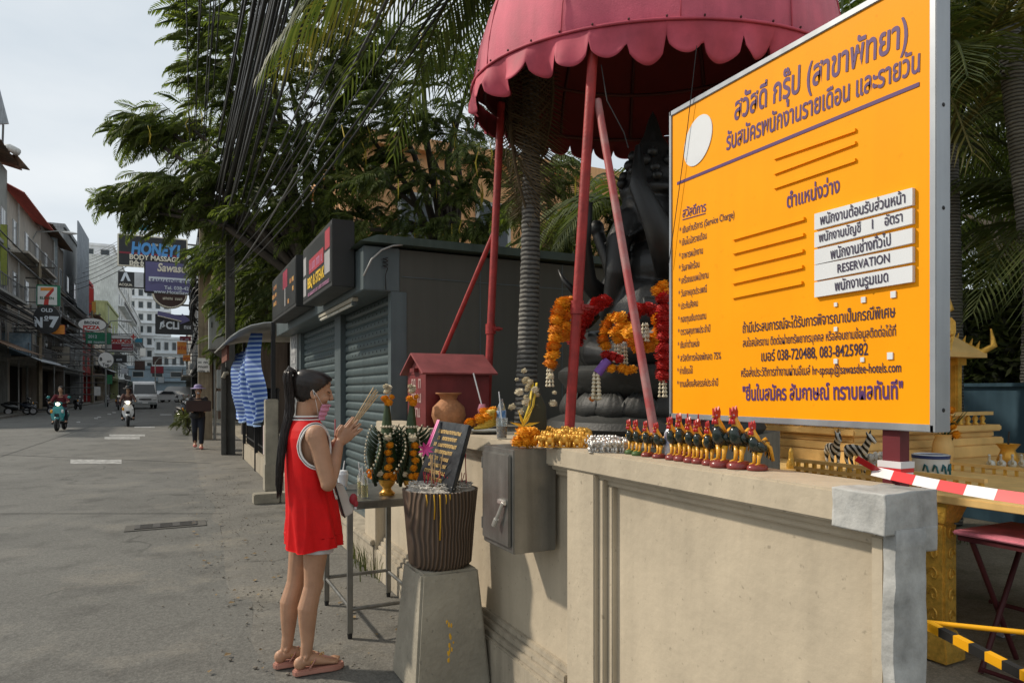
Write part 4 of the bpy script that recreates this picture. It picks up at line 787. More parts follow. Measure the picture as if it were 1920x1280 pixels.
def tree(label, base, h_fork, boughs, mats_, leaf=.5, dens=150, seed=0, name='flame_tree', down=.35, trunk_r=.2, centre=None, pods=0):
    rr = random.Random(seed); base = Vector(base); t = thing(name, label, 'tree', base); fork = base + Vector((0, 0, h_fork)); tk = MB()
    tk.tube([base, base.lerp(fork, .5) + Vector((.1, .05, 0)), fork], [trunk_r * 1.25, trunk_r, trunk_r * .85], 12); trunk = tk.build('trunk', m_bark, t, 180)
    cen = Vector(centre) if centre is not None else fork; groups = [[] for _ in mats_]; lb = MB()
    for c, r in boughs:
        c = Vector(c); mid = fork.lerp(c, .5) + Vector((rr.uniform(-.3, .3), rr.uniform(-.3, .3), .5)); lb.tube([fork, mid, c], [trunk_r * .5, trunk_r * .26, .03], 7)
        for i in range(int(dens * r * r) + 16):
            v = Vector((rr.gauss(0, 1), rr.gauss(0, 1), rr.gauss(0, 1))).normalized() * r * rr.random() ** .4; v.z *= .72
            p = c + v; o = p - cen; ya = atan2(o.y, o.x) + rr.gauss(0, .55); gi = 0 if rr.random() < .8 else rr.randrange(len(mats_))
            groups[gi].append((p[:], ya, down + rr.gauss(0, .3), rr.gauss(0, .45), leaf * rr.uniform(.7, 1.25)))
            if i % 7 == 0: lb.tube([c + v * .1, p], [.014, .006], 4, False)
    lb.build('limbs', m_bark, t, 180)
    for g_, m in zip(groups, mats_):
        if g_: leaf_mass('crown', m, t, g_)
    if pods:
        mp_ = mat('yellow pod', (.5, .38, .04), .6, var=.3)
        for i in range(pods):
            c, r = boughs[rr.randrange(len(boughs))]; p = Vector(c) + Vector((rr.uniform(-1, 1) * r, -r * .75 + rr.uniform(-.3, .1), rr.uniform(-.6, .2) * r)); L_ = rr.uniform(.25, .42); b_ = rr.uniform(-.08, .08)
            MB().tube([p, p + Vector((b_, 0, -L_ * .5)), p + Vector((b_ * .3, 0, -L_))], [.008, .022, .006], 6, flat=.5).build('seed_pod', mp_, t, 180)
    return t
PB = lambda u, v, d, rpx: (at(u, v, d), rpx * d / 1280)
bl = [PB(*b_) for b_ in ((252, 238, 15, 42), (300, 232, 15, 50), (350, 235, 15, 62), (246, 372, 15, 40), (292, 352, 15, 52), (350, 345, 15, 72), (288, 398, 15, 36), (338, 405, 15.5, 44), (405, 130, 14, 56), (420, 50, 13.6, 66), (375, 5, 13.5, 40), (465, 190, 14, 88), (470, 310, 14.5, 95), (425, 400, 15, 60), (530, 90, 13, 100), (560, 240, 13, 105), (540, 370, 13.5, 88), (620, 20, 12, 80), (480, -60, 13, 100), (640, 130, 12, 90), (630, 330, 12.5, 70))]
tree('large feathery tree spreading its crown over the street', (2.6, 14.8, 0), 3.6, bl, [m_lf1, m_lf2, m_lfy], .58, 92, 3, trunk_r=.24, pods=14)
br = [PB(*b_) for b_ in ((700, 130, 12, 85), (690, 250, 12, 70), (770, 210, 11.5, 80), (790, 80, 12, 80), (850, 240, 11.5, 70), (880, 150, 12, 70), (715, 335, 11.5, 42), (800, 335, 12, 42), (868, 355, 11.5, 40), (765, 415, 12, 36), (668, 430, 11.5, 36), (840, 425, 11.5, 30), (900, 420, 11.5, 30), (760, 300, 12.5, 40), (900, 300, 11, 50), (1030, 320, 10, 50))]
tree('dense feathery tree with yellow pods behind the kiosk roof', (4.6, 11.9, 0), 3.4, br, [m_lf1, m_lf2, m_lfy], .52, 105, 5, trunk_r=.2, pods=30)
bd = [PB(*b_) for b_ in ((470, 470, 18, 75), (520, 520, 17, 70), (450, 560, 19, 55), (560, 450, 16, 80), (500, 600, 17, 60), (620, 430, 14, 60), (400, 480, 20, 45), (560, 560, 16, 60), (440, 640, 20, 40), (660, 400, 13, 50))]
tree('dark shaded tree filling the gap behind the light box signs', (3.4, 17.5, 0), 2.6, bd, [m_lf2, m_lf1], .6, 120, 8, name='shade_tree', trunk_r=.18)
by = [PB(*b_) for b_ in ((1580, 45, 14, 40), (1620, 20, 14, 45), (1000, 380, 10.5, 45), (1060, 440, 10, 50), (1150, 440, 10, 45), (1210, 400, 10, 45), (1120, 380, 10, 40))]
tree('low tree seen beneath the umbrella behind the kiosk', (6.6, 9.2, 0), 2.4, by, [m_lf1, m_lfy], .5, 150, 12, name='shade_tree', trunk_r=.12)
bh = [PB(*b_) for b_ in ((1790, 60, 13, 70), (1850, 150, 13, 80), (1930, 60, 13, 80), (1800, 250, 13, 70), (1900, 300, 13, 90), (1800, 400, 13, 60), (1880, 450, 13, 80), (1960, 400, 13, 80), (1700, 60, 14, 60))]
tree('dark leafy tree closing the view behind the right-hand palms', (13, 6.6, 0), 3, bh, [m_lf2, m_lf1], .55, 130, 15, name='shade_tree', trunk_r=.2)
bb = atZ(350, 815); tree('small variegated bush beside the parked scooter', (bb.x, bb.y, 0), .3, [((bb.x, bb.y, .5), .42), ((bb.x + .2, bb.y + .6, .7), .45)], [leafmat('bush leaf', (.05, .07, .015), (.16, .17, .05))], .3, 260, 4, name='street_bush', trunk_r=.03)
# ------------------------------------------------------------------ palms
m_pf = leafmat('palm leaf', (.055, .08, .024), (.13, .15, .05), .45); m_pfy = leafmat('palm leaf yellowing', (.08, .085, .02), (.2, .17, .05), .3); m_pd = leafmat('dead palm leaf', (.09, .065, .035), (.19, .14, .08), .2); m_rach = mat('palm rachis', (.22, .2, .06), .6)
def frond_mesh(L_, arch, seed, m, wleaf=.02, ll=.5, hang=.35, n=42):
    rr = random.Random(seed); mb = MB(); path = lambda t: Vector((L_ * (t - .12 * t * t * arch), 0, L_ * (.38 * arch * t * (1 - t) * 1.6 - .42 * arch * t * t)))
    mb.tube([path(i / 10) for i in range(11)], [.022 * (1 - .85 * i / 10) + .003 for i in range(11)], 5)
    for i in range(n):
        t = .14 + .86 * i / (n - 1); p = path(t); tg = (path(min(1, t + .02)) - path(t - .02)).normalized(); ln = ll * L_ * .5 * (sin(pi * (t * .8 + .14)) + .1)
        for s in (-1, 1):
            d = (tg * (.55 + .5 * t) + Vector((0, s * (1 - .35 * t), -.05 + rr.uniform(-.1, .12)))).normalized(); q = p + d * ln * .55 + Vector((0, 0, -hang * ln * .22)); e = p + d * ln * .95 + Vector((0, 0, -hang * ln)); w_ = Vector((tg.x, tg.y, tg.z)) * wleaf * rr.uniform(.8, 1.1); up = Vector((0, 0, .004))
            mb.add([p - w_ * .4, p + w_ * .4, q + w_ + up, q - w_ + up, e], [(0, 1, 2, 3), (3, 2, 4)])
    return mb.mesh('frond', m)
m_ptk = bpy.data.materials.new('palm trunk'); m_ptk.use_nodes = True; t = m_ptk.node_tree; b = t.nodes['Principled BSDF']; co = nd(t, 'ShaderNodeTexCoord'); wv = nd(t, 'ShaderNodeTexWave', wave_type='BANDS', bands_direction='Z'); wv.inputs['Scale'].default_value = 9.; wv.inputs['Distortion'].default_value = 1.6; wv.inputs['Detail'].default_value = 3.; wv.inputs['Detail Scale'].default_value = 3.; t.links.new(co.outputs['Object'], wv.inputs['Vector']); rp = nd(t, 'ShaderNodeValToRGB'); rp.color_ramp.elements[0].color = (.05, .047, .042, 1); rp.color_ramp.elements[0].position = .1; rp.color_ramp.elements[1].color = (.2, .195, .175, 1); rp.color_ramp.elements[1].position = .6; t.links.new(wv.outputs['Fac'], rp.inputs[0]); t.links.new(rp.outputs[0], b.inputs['Base Color']); b.inputs['Roughness'].default_value = .85; bp = nd(t, 'ShaderNodeBump', Strength=.8, Distance=.01); t.links.new(wv.outputs['Fac'], bp.inputs['Height']); t.links.new(bp.outputs[0], b.inputs['Normal'])
def palm(label, base, top, n, L_, seed, r=.09, dead=0, mlist=None, name='palm_tree', yaws=None, tilt=(0, .7)):
    rr = random.Random(seed); base, top = Vector(base), Vector(top); t = thing(name, label, 'palm tree', base); H = (top - base).length; mb = MB(); nr = int(H / .055)
    pts = [base.lerp(top, i / nr) + Vector((.05 * sin(i / nr * 3), 0, 0)) for i in range(nr + 1)]
    mb.tube(pts, [r * (1.15 - .35 * i / nr) * (1.0 if i % 2 else .93) for i in range(nr + 1)], 14); tk = mb.build('trunk', m_ptk, t, 180)
    top = pts[-1]; meshes = [frond_mesh(L_, a, seed + k, (mlist or [m_pf, m_pf, m_pf, m_pfy])[k % 4]) for k, a in enumerate((.8, 1.1, 1.35, 1.0))]
    for i in range(n):
        o = link('frond', meshes[i % 4], t, top - base); ya = 2.399 * i + rr.uniform(-.25, .25) if yaws is None else radians(yaws[0] + (yaws[1] - yaws[0]) * ((i * .618) % 1)); o.rotation_euler = (rr.uniform(-.25, .25), -rr.uniform(*tilt) + .15, ya); s_ = rr.uniform(.85, 1.15); o.scale = (s_, s_, s_)
    for i in range(dead):
        me = frond_mesh(L_ * .85, .5, seed + 50 + i, m_pd, .008, .45, .8, 50); o = link('dead_frond', me, t, top - base - Vector((0, 0, .1 + .12 * i))); o.rotation_euler = (rr.uniform(-.3, .3), 1.38, [2.7, -.4, 1.1, 3.6][i % 4])
    return t
palm('ringed palm with hanging dead fronds behind the donation box', (2.33, 4.52, 1.2), (2.36, 4.56, 4.7), 19, 2.0, 3, .072, 4, yaws=(-30, 178))
palm('palm with yellow ribbed fronds at the right edge of the view', (7.55, 3.5, 0), (7.1, 3.75, 4.9), 18, 3.5, 17, .13)
palm('palm half hidden behind the maroon umbrella', (5.6, 7.4, 0), (5.5, 7.3, 3.75), 13, 1.9, 29, .1)
palm('palm rising behind the orange notice board', (7.7, 5.7, 0), (7.75, 5.7, 5.0), 14, 2.8, 41, .12)
palm('short bushy palm just behind the blue wall on the right', (8.75, 3.9, 0), (8.7, 3.85, 3.0), 16, 2.9, 53, .13)
palm('palm arching over the right end of the notice board', (7.6, 4.6, 0), (7.5, 4.55, 4.1), 18, 3.0, 59, .12)
palm('tall palm at the back of the yard on the right', (8.6, 4.3, 0), (8.5, 4.2, 5.2), 16, 2.6, 47, .13)
# ------------------------------------------------------------------ hedge, walls and building at the back
def leafy_box(name, label, lo, hi, n, m, cat, s_=.07, seed=1):
    rr = random.Random(seed); Vs = []; Fs = []; r = thing(name, label, cat, ((lo[0] + hi[0]) / 2, (lo[1] + hi[1]) / 2, lo[2]))
    for i in range(n):
        p = Vector([rr.uniform(lo[k], hi[k]) for k in range(3)])
        if rr.random() < .75: p.x = lo[0] + abs(rr.gauss(0, .22))
        p.x += .25 * mnoise.noise(p * 1.1); p.z += .25 * mnoise.noise(p * .9 + Vector((5, 0, 0))); a = Vector((rr.gauss(0, 1), rr.gauss(0, 1), rr.gauss(0, .6))).normalized() * s_ * rr.uniform(.6, 1.3); b_ = a.cross(Vector((rr.gauss(0, 1), rr.gauss(0, 1), rr.gauss(0, 1)))).normalized() * s_ * .38; k = len(Vs)
        Vs += [p - a, p + b_, p + a, p - b_]; Fs.append((k, k + 1, k + 2, k + 3))
    mb = MB(); mb.v = [tuple(v) for v in Vs]; mb.f = Fs; q = wloc(r); me = bpy.data.meshes.new('foliage'); me.from_pydata([tuple(Vector(v) - q) for v in mb.v], [], Fs); me.materials.append(m); o = link('foliage', me, r); o['kind'] = 'stuff'
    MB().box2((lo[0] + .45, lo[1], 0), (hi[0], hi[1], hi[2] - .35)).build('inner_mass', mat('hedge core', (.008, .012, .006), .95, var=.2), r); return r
leafy_box('clipped_hedge', 'tall dark clipped hedge behind the blue garden wall', (8.7, -2, .9), (10.2, 13, 3.1), 26000, m_lf2, 'hedge')
m_blue = mat('blue wall paint', (.075, .15, .205), .7, var=.12, scale=1.2, streak=.12)
bw = thing('garden_wall', 'blue painted garden wall with a stepped top at the back', 'wall', (8.2, 5, 0)); MB().box2((8.2, 3.75, -.02), (8.4, 14, 1.5)).build('high_section', m_blue, bw, bevel=.01); MB().box2((8.202, -4, -.02), (8.398, 3.75, 1.32)).build('low_section', m_blue, bw, bevel=.01); MB().box2((8.16, 3.7, 1.5), (8.44, 14, 1.54)).build('coping', m_blue, bw)
il = thing('iron_lattice', 'white scrolled iron lattice on the low part of the blue wall', 'lattice', (8.3, 3.2, 1.32)); m_iw = mat('pale iron', (.45, .46, .46), .5)
for i in range(7):
    for j in range(2):
        c = Vector((8.3, 3.55 - .26 * i, 1.46 + .26 * j)); MB().tube([c + Vector((0, (.12 - .004 * k) * cos(k * .45), (.12 - .004 * k) * sin(k * .45))) for k in range(26)], .011, 5).build('scroll', m_iw, il, 180)
for i in range(8): MB().cyl((8.3, 3.69 - .26 * i, 1.32), (8.3, 3.69 - .26 * i, 1.9), .012, n=6).build('bar', m_iw, il)
m_or = mat('orange render', (.72, .40, .19), .8, var=.1, scale=.7, streak=.1)
ob = thing('orange_building', 'orange rendered building glimpsed through the trees', 'building', (9, 16.4, 0)); MB().box2((3.9, 16.4, 0), (17, 22, 7.4)).build('wall', m_or, ob); MB().box2((3.7, 16.1, 7.4), (17.2, 22, 7.7)).build('parapet', m_or, ob)
for k in range(2):
    for q in range(6): f = MB().box2((4.9 + 2.1 * q, 16.33, 3.4 + 2.6 * k - .9), (5.9 + 2.1 * q, 16.42, 4.7 + 2.6 * k - .9)).build('window', m_frame, ob); MB().box2((5.0 + 2.1 * q, 16.31, 3.5 + 2.6 * k - .9), (5.8 + 2.1 * q, 16.335, 4.6 + 2.6 * k - .9)).build('pane', m_glass, f)
    MB().box2((3.85, 15.9, 2.2 + 2.6 * k), (17.05, 16.4, 2.34 + 2.6 * k)).build('ledge', m_or, ob)
# ------------------------------------------------------------------ grass in the yard and the tuft by the kiosk step
m_gr = leafmat('grass blade', (.045, .062, .018), (.12, .125, .045), .3)
def grass(name, label, pts, h, seed):
    rr = random.Random(seed); V = []; Fc = []
    for x, y in pts:
        hh = h * rr.uniform(.4, 1.3); q = rr.uniform(0, 6.28); b_ = rr.uniform(.1, .7) * hh; w_ = .004; k = len(V); dx, dy = cos(q), sin(q)
        V += [(x - dy * w_, y + dx * w_, 0), (x + dy * w_, y - dx * w_, 0), (x + dx * b_ * .35 + dy * w_ * .7, y + dy * b_ * .35 - dx * w_ * .7, hh * .6), (x + dx * b_ * .35 - dy * w_ * .7, y + dy * b_ * .35 + dx * w_ * .7, hh * .6), (x + dx * b_, y + dy * b_, hh)]; Fc += [(k, k + 1, k + 2, k + 3), (k + 3, k + 2, k + 4)]
    me = bpy.data.meshes.new(name); me.from_pydata(V, [], Fc); me.materials.append(m_gr); o = link(name, me); o['kind'] = 'stuff'; tag(o, label, 'grass'); return o
rr = random.Random(6); pts = []
while len(pts) < 6500:
    x, y = rr.uniform(1.75, 8), rr.uniform(-1.2, 6)
    if mnoise.noise(Vector((x * .8, y * .8, 2))) > .02 + (.25 if x > 4.5 else -.25 if x < 3 else 0): pts.append((x, y))
grass('yard_grass', 'sparse green grass over the dirt yard behind the wall', pts, .09, 1)
tf = atZ(692, 1062); grass('weed_tuft', 'clump of green weeds at the foot of the kiosk step', [(tf.x + rr.gauss(.03, .08), tf.y + rr.gauss(0, .22)) for _ in range(260)], .2, 2)
# ================================================================== ORANGE NOTICE BOARD
NX, NY0, NY1, NZ0, NZ1 = 1.78, 1.124, 2.165, 1.362, 2.548
m_alu = mat('aluminium frame', (.33, .35, .37), .4, .5, var=.12, streak=.2); m_of = mat('orange board', (.93, .35, .003), .5, var=.06, scale=1.6, streak=.03, spec=.12, speck=.1); m_pur = mat('purple letter', (.085, .03, .13), .5, var=.1); m_ink = mat('dark letter', (.03, .018, .05), .5, var=.1); m_plate = mat('white plate', (.66, .68, .70), .4, var=.05)
nb = thing('notice_board', 'large orange Thai job notice board standing behind the shrine ledge', 'notice board', (NX, 1.64, 0))
MB().box2((NX, NY0, NZ0), (NX + .05, NY1, NZ1)).build('face_panel', m_of, nb)
for a, b_ in (((NX - .006, NY0 - .012, NZ0 - .02), (NX + .055, NY1 + .012, NZ0)), ((NX - .006, NY0 - .012, NZ1), (NX + .055, NY1 + .012, NZ1 + .02)), ((NX - .006, NY0 - .018, NZ0 - .0201), (NX + .055, NY0, NZ1 + .0201)), ((NX - .006, NY1, NZ0 - .0201), (NX + .055, NY1 + .014, NZ1 + .0201))): MB().box2(a, b_).build('frame_rail', m_alu, nb, bevel=.002)
for z in (1.40, 1.93, 2.2, 2.5): MB().sph((NX + .025, NY0 - .018, z), (.006, .003, .006), 8, 4).build('screw', m_dark, nb, smooth=180)
m_post = mat('dark red post', (.12, .015, .02), .55, var=.2)
for y in (1.243, 2.06): MB().box2((NX + .012, y - .026, 0), (NX + .052, y + .026, NZ0 - .02)).build('post', m_post, nb)
def BP(u, v): p = atX(u, v, NX); return p.y, p.z
def nline(body, u0, v0, u1, v1, em, m=m_ink, bold=.012, lift=.0015):
    y0, z0 = BP(u0, v0); y1, z1 = BP(u1, v1); A = Vector((NX, y0, z0)); B = Vector((NX, y1, z1)); return text(body, nb, m, A, B - A, Vector((1, 0, 0)).cross(B - A) * -1, (B - A).length, em, bold, lift=lift)
nline('สวัสดี กรุ๊ป (สาขาพัทยา)', 1377, 226, 1702, 84, .112, m_pur, .02); nline('รับสมัครพนักงานรายเดือน และรายวัน', 1362, 282, 1725, 134, .086, m_pur, .018)
def nbar(u0, v0, u1, v1, h, m, dx=.002, name='rule_line'):
    y0, z0 = BP(u0, v0); y1, z1 = BP(u1, v1); return MB().add([(NX - dx, y0, z0), (NX - dx, y1, z1), (NX - dx, y1, z1 + h), (NX - dx, y0, z0 + h), (NX, y0, z0), (NX, y1, z1), (NX, y1, z1 + h), (NX, y0, z0 + h)], [(0, 1, 2, 3), (7, 6, 5, 4), (0, 4, 5, 1), (1, 5, 6, 2), (2, 6, 7, 3), (3, 7, 4, 0)]).build(name, m, nb)
nbar(1270, 347, 1724, 162, .011, m_pur)
for a in ((1453, 300, 1606, 247), (1453, 328, 1606, 271), (1453, 355, 1606, 303)): nbar(*a, .009, m_of, .007, 'slot_rail')
for a in ((1376, 451, 1510, 413), (1376, 477, 1509, 443), (1376, 505, 1508, 473), (1375, 533, 1507, 503), (1375, 560, 1506, 533)): nbar(*a, .010, m_of, .008, 'slot_rail')
nline('ตำแหน่งว่าง', 1476, 390, 1575, 360, .064, m_pur, .02); nline('สวัสดีการ', 1280, 408, 1324, 396, .05, m_pur, .015); nbar(1280, 413, 1323, 401, .003, m_pur)
for body, y0, x1, y1 in (('* เงินค่าบริการ (Service Charge)', 180, 418, 85), ('* เงินโบนัสรายเดือน', 250, 260, 205), ('* อาหารพนักงาน', 325, 238, 290), ('* วันลาพักร้อน', 395, 218, 368), ('* เครื่องแบบพนักงาน', 466, 270, 430), ('* วันลาหยุดประเพณี', 540, 260, 510), ('* ประกันสังคม', 612, 210, 590), ('* กองทุนเงินทดแทน', 686, 257, 663), ('* ตรวจสุขภาพประจำปี', 757, 280, 737), ('* เงินค่าตำแหน่ง', 832, 218, 820), ('* สวัสดิการห้องพักลด 75%', 907, 342, 892), ('* ค่าเยี่ยมไข้', 980, 180, 974), ('* งานเลี้ยงสังสรรค์ประจำปี', 1053, 325, 1045)):
    nline(body, 1240 + (105 - (y0 - 180) * .015) / 3.048, 380 + y0 / 3.048, 1240 + x1 / 3.048, 380 + y1 / 3.048, .037, m_ink, .008)
for k, (a, b_, c, d) in enumerate(((402, 432, 353, 385), (437, 465, 391, 420), (469, 497, 428, 456), (498, 527, 463, 492), (530, 558, 498, 529))):
    pl = [BP(1532, a), BP(1716, c), BP(1716, d), BP(1532, b_)]; ds = .012
    pt = MB().prism([(NX - ds, p[0], p[1]) for p in pl], (ds - .0005, 0, 0)).build('name_plate', m_plate, nb); body, u0, v0, u1, v1, em = (('พนักงานต้อนรับส่วนหน้า', 1543, 423, 1703, 381, .043), ('พนักงานบัญชี    1    อัตรา', 1541, 455, 1698, 416, .040), ('พนักงานช่างทั่วไป', 1563, 487, 1676, 460, .045), ('RESERVATION', 1576, 512, 1674, 492, .036), ('พนักงานรูมเมด', 1571, 546, 1671, 528, .043))[k]
    y0, z0 = BP(u0, v0); y1, z1 = BP(u1, v1); A = Vector((NX - ds, y0, z0)); B = Vector((NX - ds, y1, z1)); text(body, pt, m_ink, A, B - A, Vector((1, 0, 0)).cross(B - A) * -1, (B - A).length, em, .012)
nline('ถ้ามีประสบการณ์จะได้รับการพิจารณาเป็นกรณีพิเศษ', 1393, 624, 1679, 594, .047); nline('สนใจสมัครงาน ติดต่อฝ่ายทรัพยากรบุคคล หรือสอบถามข้อมูลติดต่อได้ที่', 1393, 650, 1680, 629, .038, m_ink, .01); nline('เบอร์ 038-720488, 083-8425982', 1428, 677, 1628, 665, .05); nline('หรือส่งประวัติการทำงานผ่านอีเมล์ hr-spsup@sawasdee-hotels.com', 1390, 706, 1690, 697, .04, m_ink, .01); nline('"ยื่นใบสมัคร สัมภาษณ์ ทราบผลทันที"', 1393, 750, 1694, 747, .066, m_pur, .026)
c = BP(1309, 264); MB().loft([[(NX - x, c[0] + .078 * cos(q) , c[1] + .088 * sin(q) - .02 * cos(q)) for q in [2 * pi * i / 40 for i in range(40)]] for x in (.003, .0)]).build('white_oval', m_plate, nb)
for u, v, w_ in ((1568, 571, 8), (1620, 562, 11), (1676, 552, 12), (1568, 617, 9), (1568, 677, 10), (1618, 674, 9), (1670, 667, 13)): y, z = BP(u, v); s_ = w_ * .00075; MB().box((NX - .002, y, z), (.004, s_ * 1.7, s_ * 2)).build('tape_scrap', m_plate, nb)
MB().tube([(NX - .02, 2.0, 2.75), (NX - .012, 2.06, 2.47), (NX - .012, 2.14, 2.1), (NX - .015, 2.17, 1.95)], .002, 4).build('hanging_wire', m_dark, nb)

# ================================================================== UMBRELLA
UC = Vector((2.86, 3.72, 3.45)); UR = 1.19; m_umb = mat('faded maroon canvas', (.58, .11, .165), .75, var=.28, scale=2.5, bump=.2, bscale=120, streak=.12, sheen=.2); m_umb2 = mat('maroon valance', (.5, .08, .12), .7, var=.32, scale=4); m_red_p = mat('red pole paint', (.30, .028, .025), .5, var=.3, scale=14, bump=.2); m_rib = mat('umbrella rib', (.07, .015, .015), .6)
um = thing('umbrella', 'big faded maroon scalloped umbrella over the black statue', 'umbrella', (UC.x, UC.y, 1.2))
TA = Matrix.Rotation(radians(6.5), 3, Vector((FY, -FX, 0)))       # leans: far side a little higher
UP = lambda p: UC + TA @ Vector(p)
NS = 12
def dome(a, b_):                                                    # a round, b up
    q = 2 * pi * a; k = (a * NS) % 1; r = UR * cos(b_ * pi / 2 * .98) ** .62; pinch = 1 - (.03 + .012 * sin(int(a * NS) * 1.9)) * sin(pi * k) * (1 - .6 * b_) + .004 * sin(a * 190 + b_ * 9) * (1 - b_); return UP((r * pinch * cos(q), r * pinch * sin(q), 1.02 * sin(b_ * pi / 2) ** 1.15))
MB().grid(dome, NS * 8, 18).build('canopy', m_umb, um, 30, thick=.004)
NSC = 38
def val(a, b_):
    q = 2 * pi * a; k = (a * NSC) % 1; L_ = .085 + .09 * sqrt(max(0, 1 - (2 * k - 1) ** 2)) + .022 * sin(int(a * NSC) * 2.7); fl = 1 + .012 * sin(a * NSC * 2 * pi + 1) * b_ + .035 * b_ * sin(a * 61 + 3 * sin(a * 23)) + .02 * b_ * b_ * sin(a * 143)
    return UP((UR * .998 * fl * cos(q), UR * .998 * fl * sin(q), -L_ * b_))
m_ushade = mat('dark maroon lining', (.13, .014, .014), .8, var=.2, scale=3)  # added inner skin; underside shade of canopy and valance is in this darker colour
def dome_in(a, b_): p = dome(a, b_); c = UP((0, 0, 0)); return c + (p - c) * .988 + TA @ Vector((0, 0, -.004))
MB().grid(dome_in, NS * 8, 18).build('shading', m_ushade, um, 30)
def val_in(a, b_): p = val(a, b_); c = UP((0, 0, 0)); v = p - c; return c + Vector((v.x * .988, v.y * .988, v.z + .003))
MB().grid(val_in, NSC * 14, 8).build('valance_shading', m_ushade, um, 180)
MB().grid(val, NSC * 14, 8).build('valance', m_umb2, um, 180, thick=.003)
MB().tube([UP((UR * 1.004 * cos(2 * pi * i / 96), UR * 1.004 * sin(2 * pi * i / 96), 0)) for i in range(97)], .008, 6, False).build('piping', m_umb2, um, 180)
for i in range(NS):
    q = 2 * pi * i / NS; MB().tube([UP((UR * .985 * cos(b_ * pi / 2 * .98) ** .62 * cos(q), UR * .985 * cos(b_ * pi / 2 * .98) ** .62 * sin(q), 1.0 * sin(b_ * pi / 2) ** 1.15 - .015)) for b_ in [j / 8 for j in range(9)]], .013, 6).build('rib', m_rib, um, 180)
    MB().tube([UP((UR * 1.004 * cos(b_ * pi / 2 * .98) ** .62 * cos(q), UR * 1.004 * cos(b_ * pi / 2 * .98) ** .62 * sin(q), 1.02 * sin(b_ * pi / 2) ** 1.15)) for b_ in [j / 8 for j in range(9)]], .004, 5).build('seam', m_umb2, um, 180)
for k, z in ((.93, -.03), (.80, .28)): MB().tube([UP((UR * k * cos(2 * pi * i / 48), UR * k * sin(2 * pi * i / 48), z)) for i in range(49)], .014, 6, False).build('hoop', m_rib, um, 180)
for i in range(40): q = 2 * pi * (i + .3) / 40; MB().sph(UP((UR * 1.008 * cos(q), UR * 1.008 * sin(q), .012)), .007, 6, 4).build('stud', m_rib, um)
for (x, y), (tx, ty) in (((1.86, 3.10), (1.98, 3.02)), ((1.97, 4.42), (2.08, 4.40)), ((3.3, 3.2), (3.4, 3.1)), ((3.4, 4.5), (3.5, 4.4))):
    MB().cyl((x, y, 1.2), (tx, ty, 3.5), .027, n=14).build('pole', m_red_p, um, 60)
    f = .30; p = Vector((x, y, 1.2)).lerp(Vector((tx, ty, 3.5)), f); MB().cyl(p - Vector((0, 0, .035)), p + Vector((0, 0, .035)), .036, n=14).build('clamp', m_red_p, um, 60); MB().box(p + Vector((.03, -.03, 0)), (.05, .02, .03)).build('clamp_lug', m_red_p, um); MB().cyl(p + Vector((.02, -.045, 0)), p + Vector((.07, -.045, 0)), .008, n=6).build('bolt', m_red_p, um)
m_brace = mat('peeling brace', (.34, .06, .06), .55, col2=(.34, .2, .19), scale=5, mixlo=.45, mixhi=.66)
MB().cyl((1.995, 3.03, 2.98), (1.90, 2.42, 1.22), .02, n=12).build('brace', m_brace, um, 60); MB().cyl((2.04, 4.41, 2.6), (1.66, 5.05, 1.25), .018, n=12).build('brace', m_red_p, um, 60)
p = UP((-1.08, -.05, .12)); MB().lathe([(.055, 0), (.055, .03), (.04, .05), (.02, .06)], p, 16).build('lamp', m_cab, um, 40)
MB().tube([(1.99, 2.99, 3.15), (2.0, 2.95, 2.95), (2.07, 2.9, 2.78), (2.09, 2.89, 2.70)], .003, 5).build('loose_wire', m_dark, um)

# ================================================================== BLACK STATUE
m_blk = mat('black statue lacquer', (.014, .0145, .014), .45, var=.3, scale=8, bump=.15, bscale=60, spec=.5); m_blk2 = mat('black lotus stone', (.03, .031, .029), .55, var=.2, scale=8, bump=.25)
SX, SY = 2.72, 3.5
sta = thing('seated_statue', 'large black seated elephant-headed statue draped with garlands', 'statue', (SX, SY, 1.2))
lb = MB().lathe([(.66, 0), (.68, .03), (.66, .07), (.58, .10), (.52, .17), (.5, .2), (.53, .24), (.6, .33), (.6, .37), (.56, .4)], (SX, SY, 1.2), 48).build('lotus_base', m_blk2, sta, 40)
def petal(up):
    def fn(a, b_):
        w_ = .105 * sin(pi * min(1, b_ * .86 + .1)) ** .8 * (1 if b_ < .95 else .5); return (.0 + .05 * sin(b_ * pi) + .035 * b_ - .03 * abs(a - .5) ** 1.5 * 2, (a - .5) * 2 * w_, (1 if up else -1) * b_ * .17 + .004 * cos(a * 50))
    return MB().grid(fn, 12, 8).mesh('petal', m_blk2, 180, thick=.012)
pu, pd = petal(True), petal(False)
for i in range(20):
    q = 2 * pi * i / 20; o = link('petal', pu, lb, (.5 * cos(q), .5 * sin(q), .205)); o.rotation_euler = (0, 0, q); q += pi / 20; o = link('petal', pd, lb, (.55 * cos(q), .55 * sin(q), .235)); o.rotation_euler = (0, .25, q)
b = MB(); Z = 1.6; S = lambda x, y, z: Vector((SX - x, SY + y, Z + z))      # x = forward (to the street)
b.sph(S(.02, 0, .32), (.27, .3, .3), 20, 14); b.sph(S(.0, 0, .62), (.2, .3, .2), 16, 12)
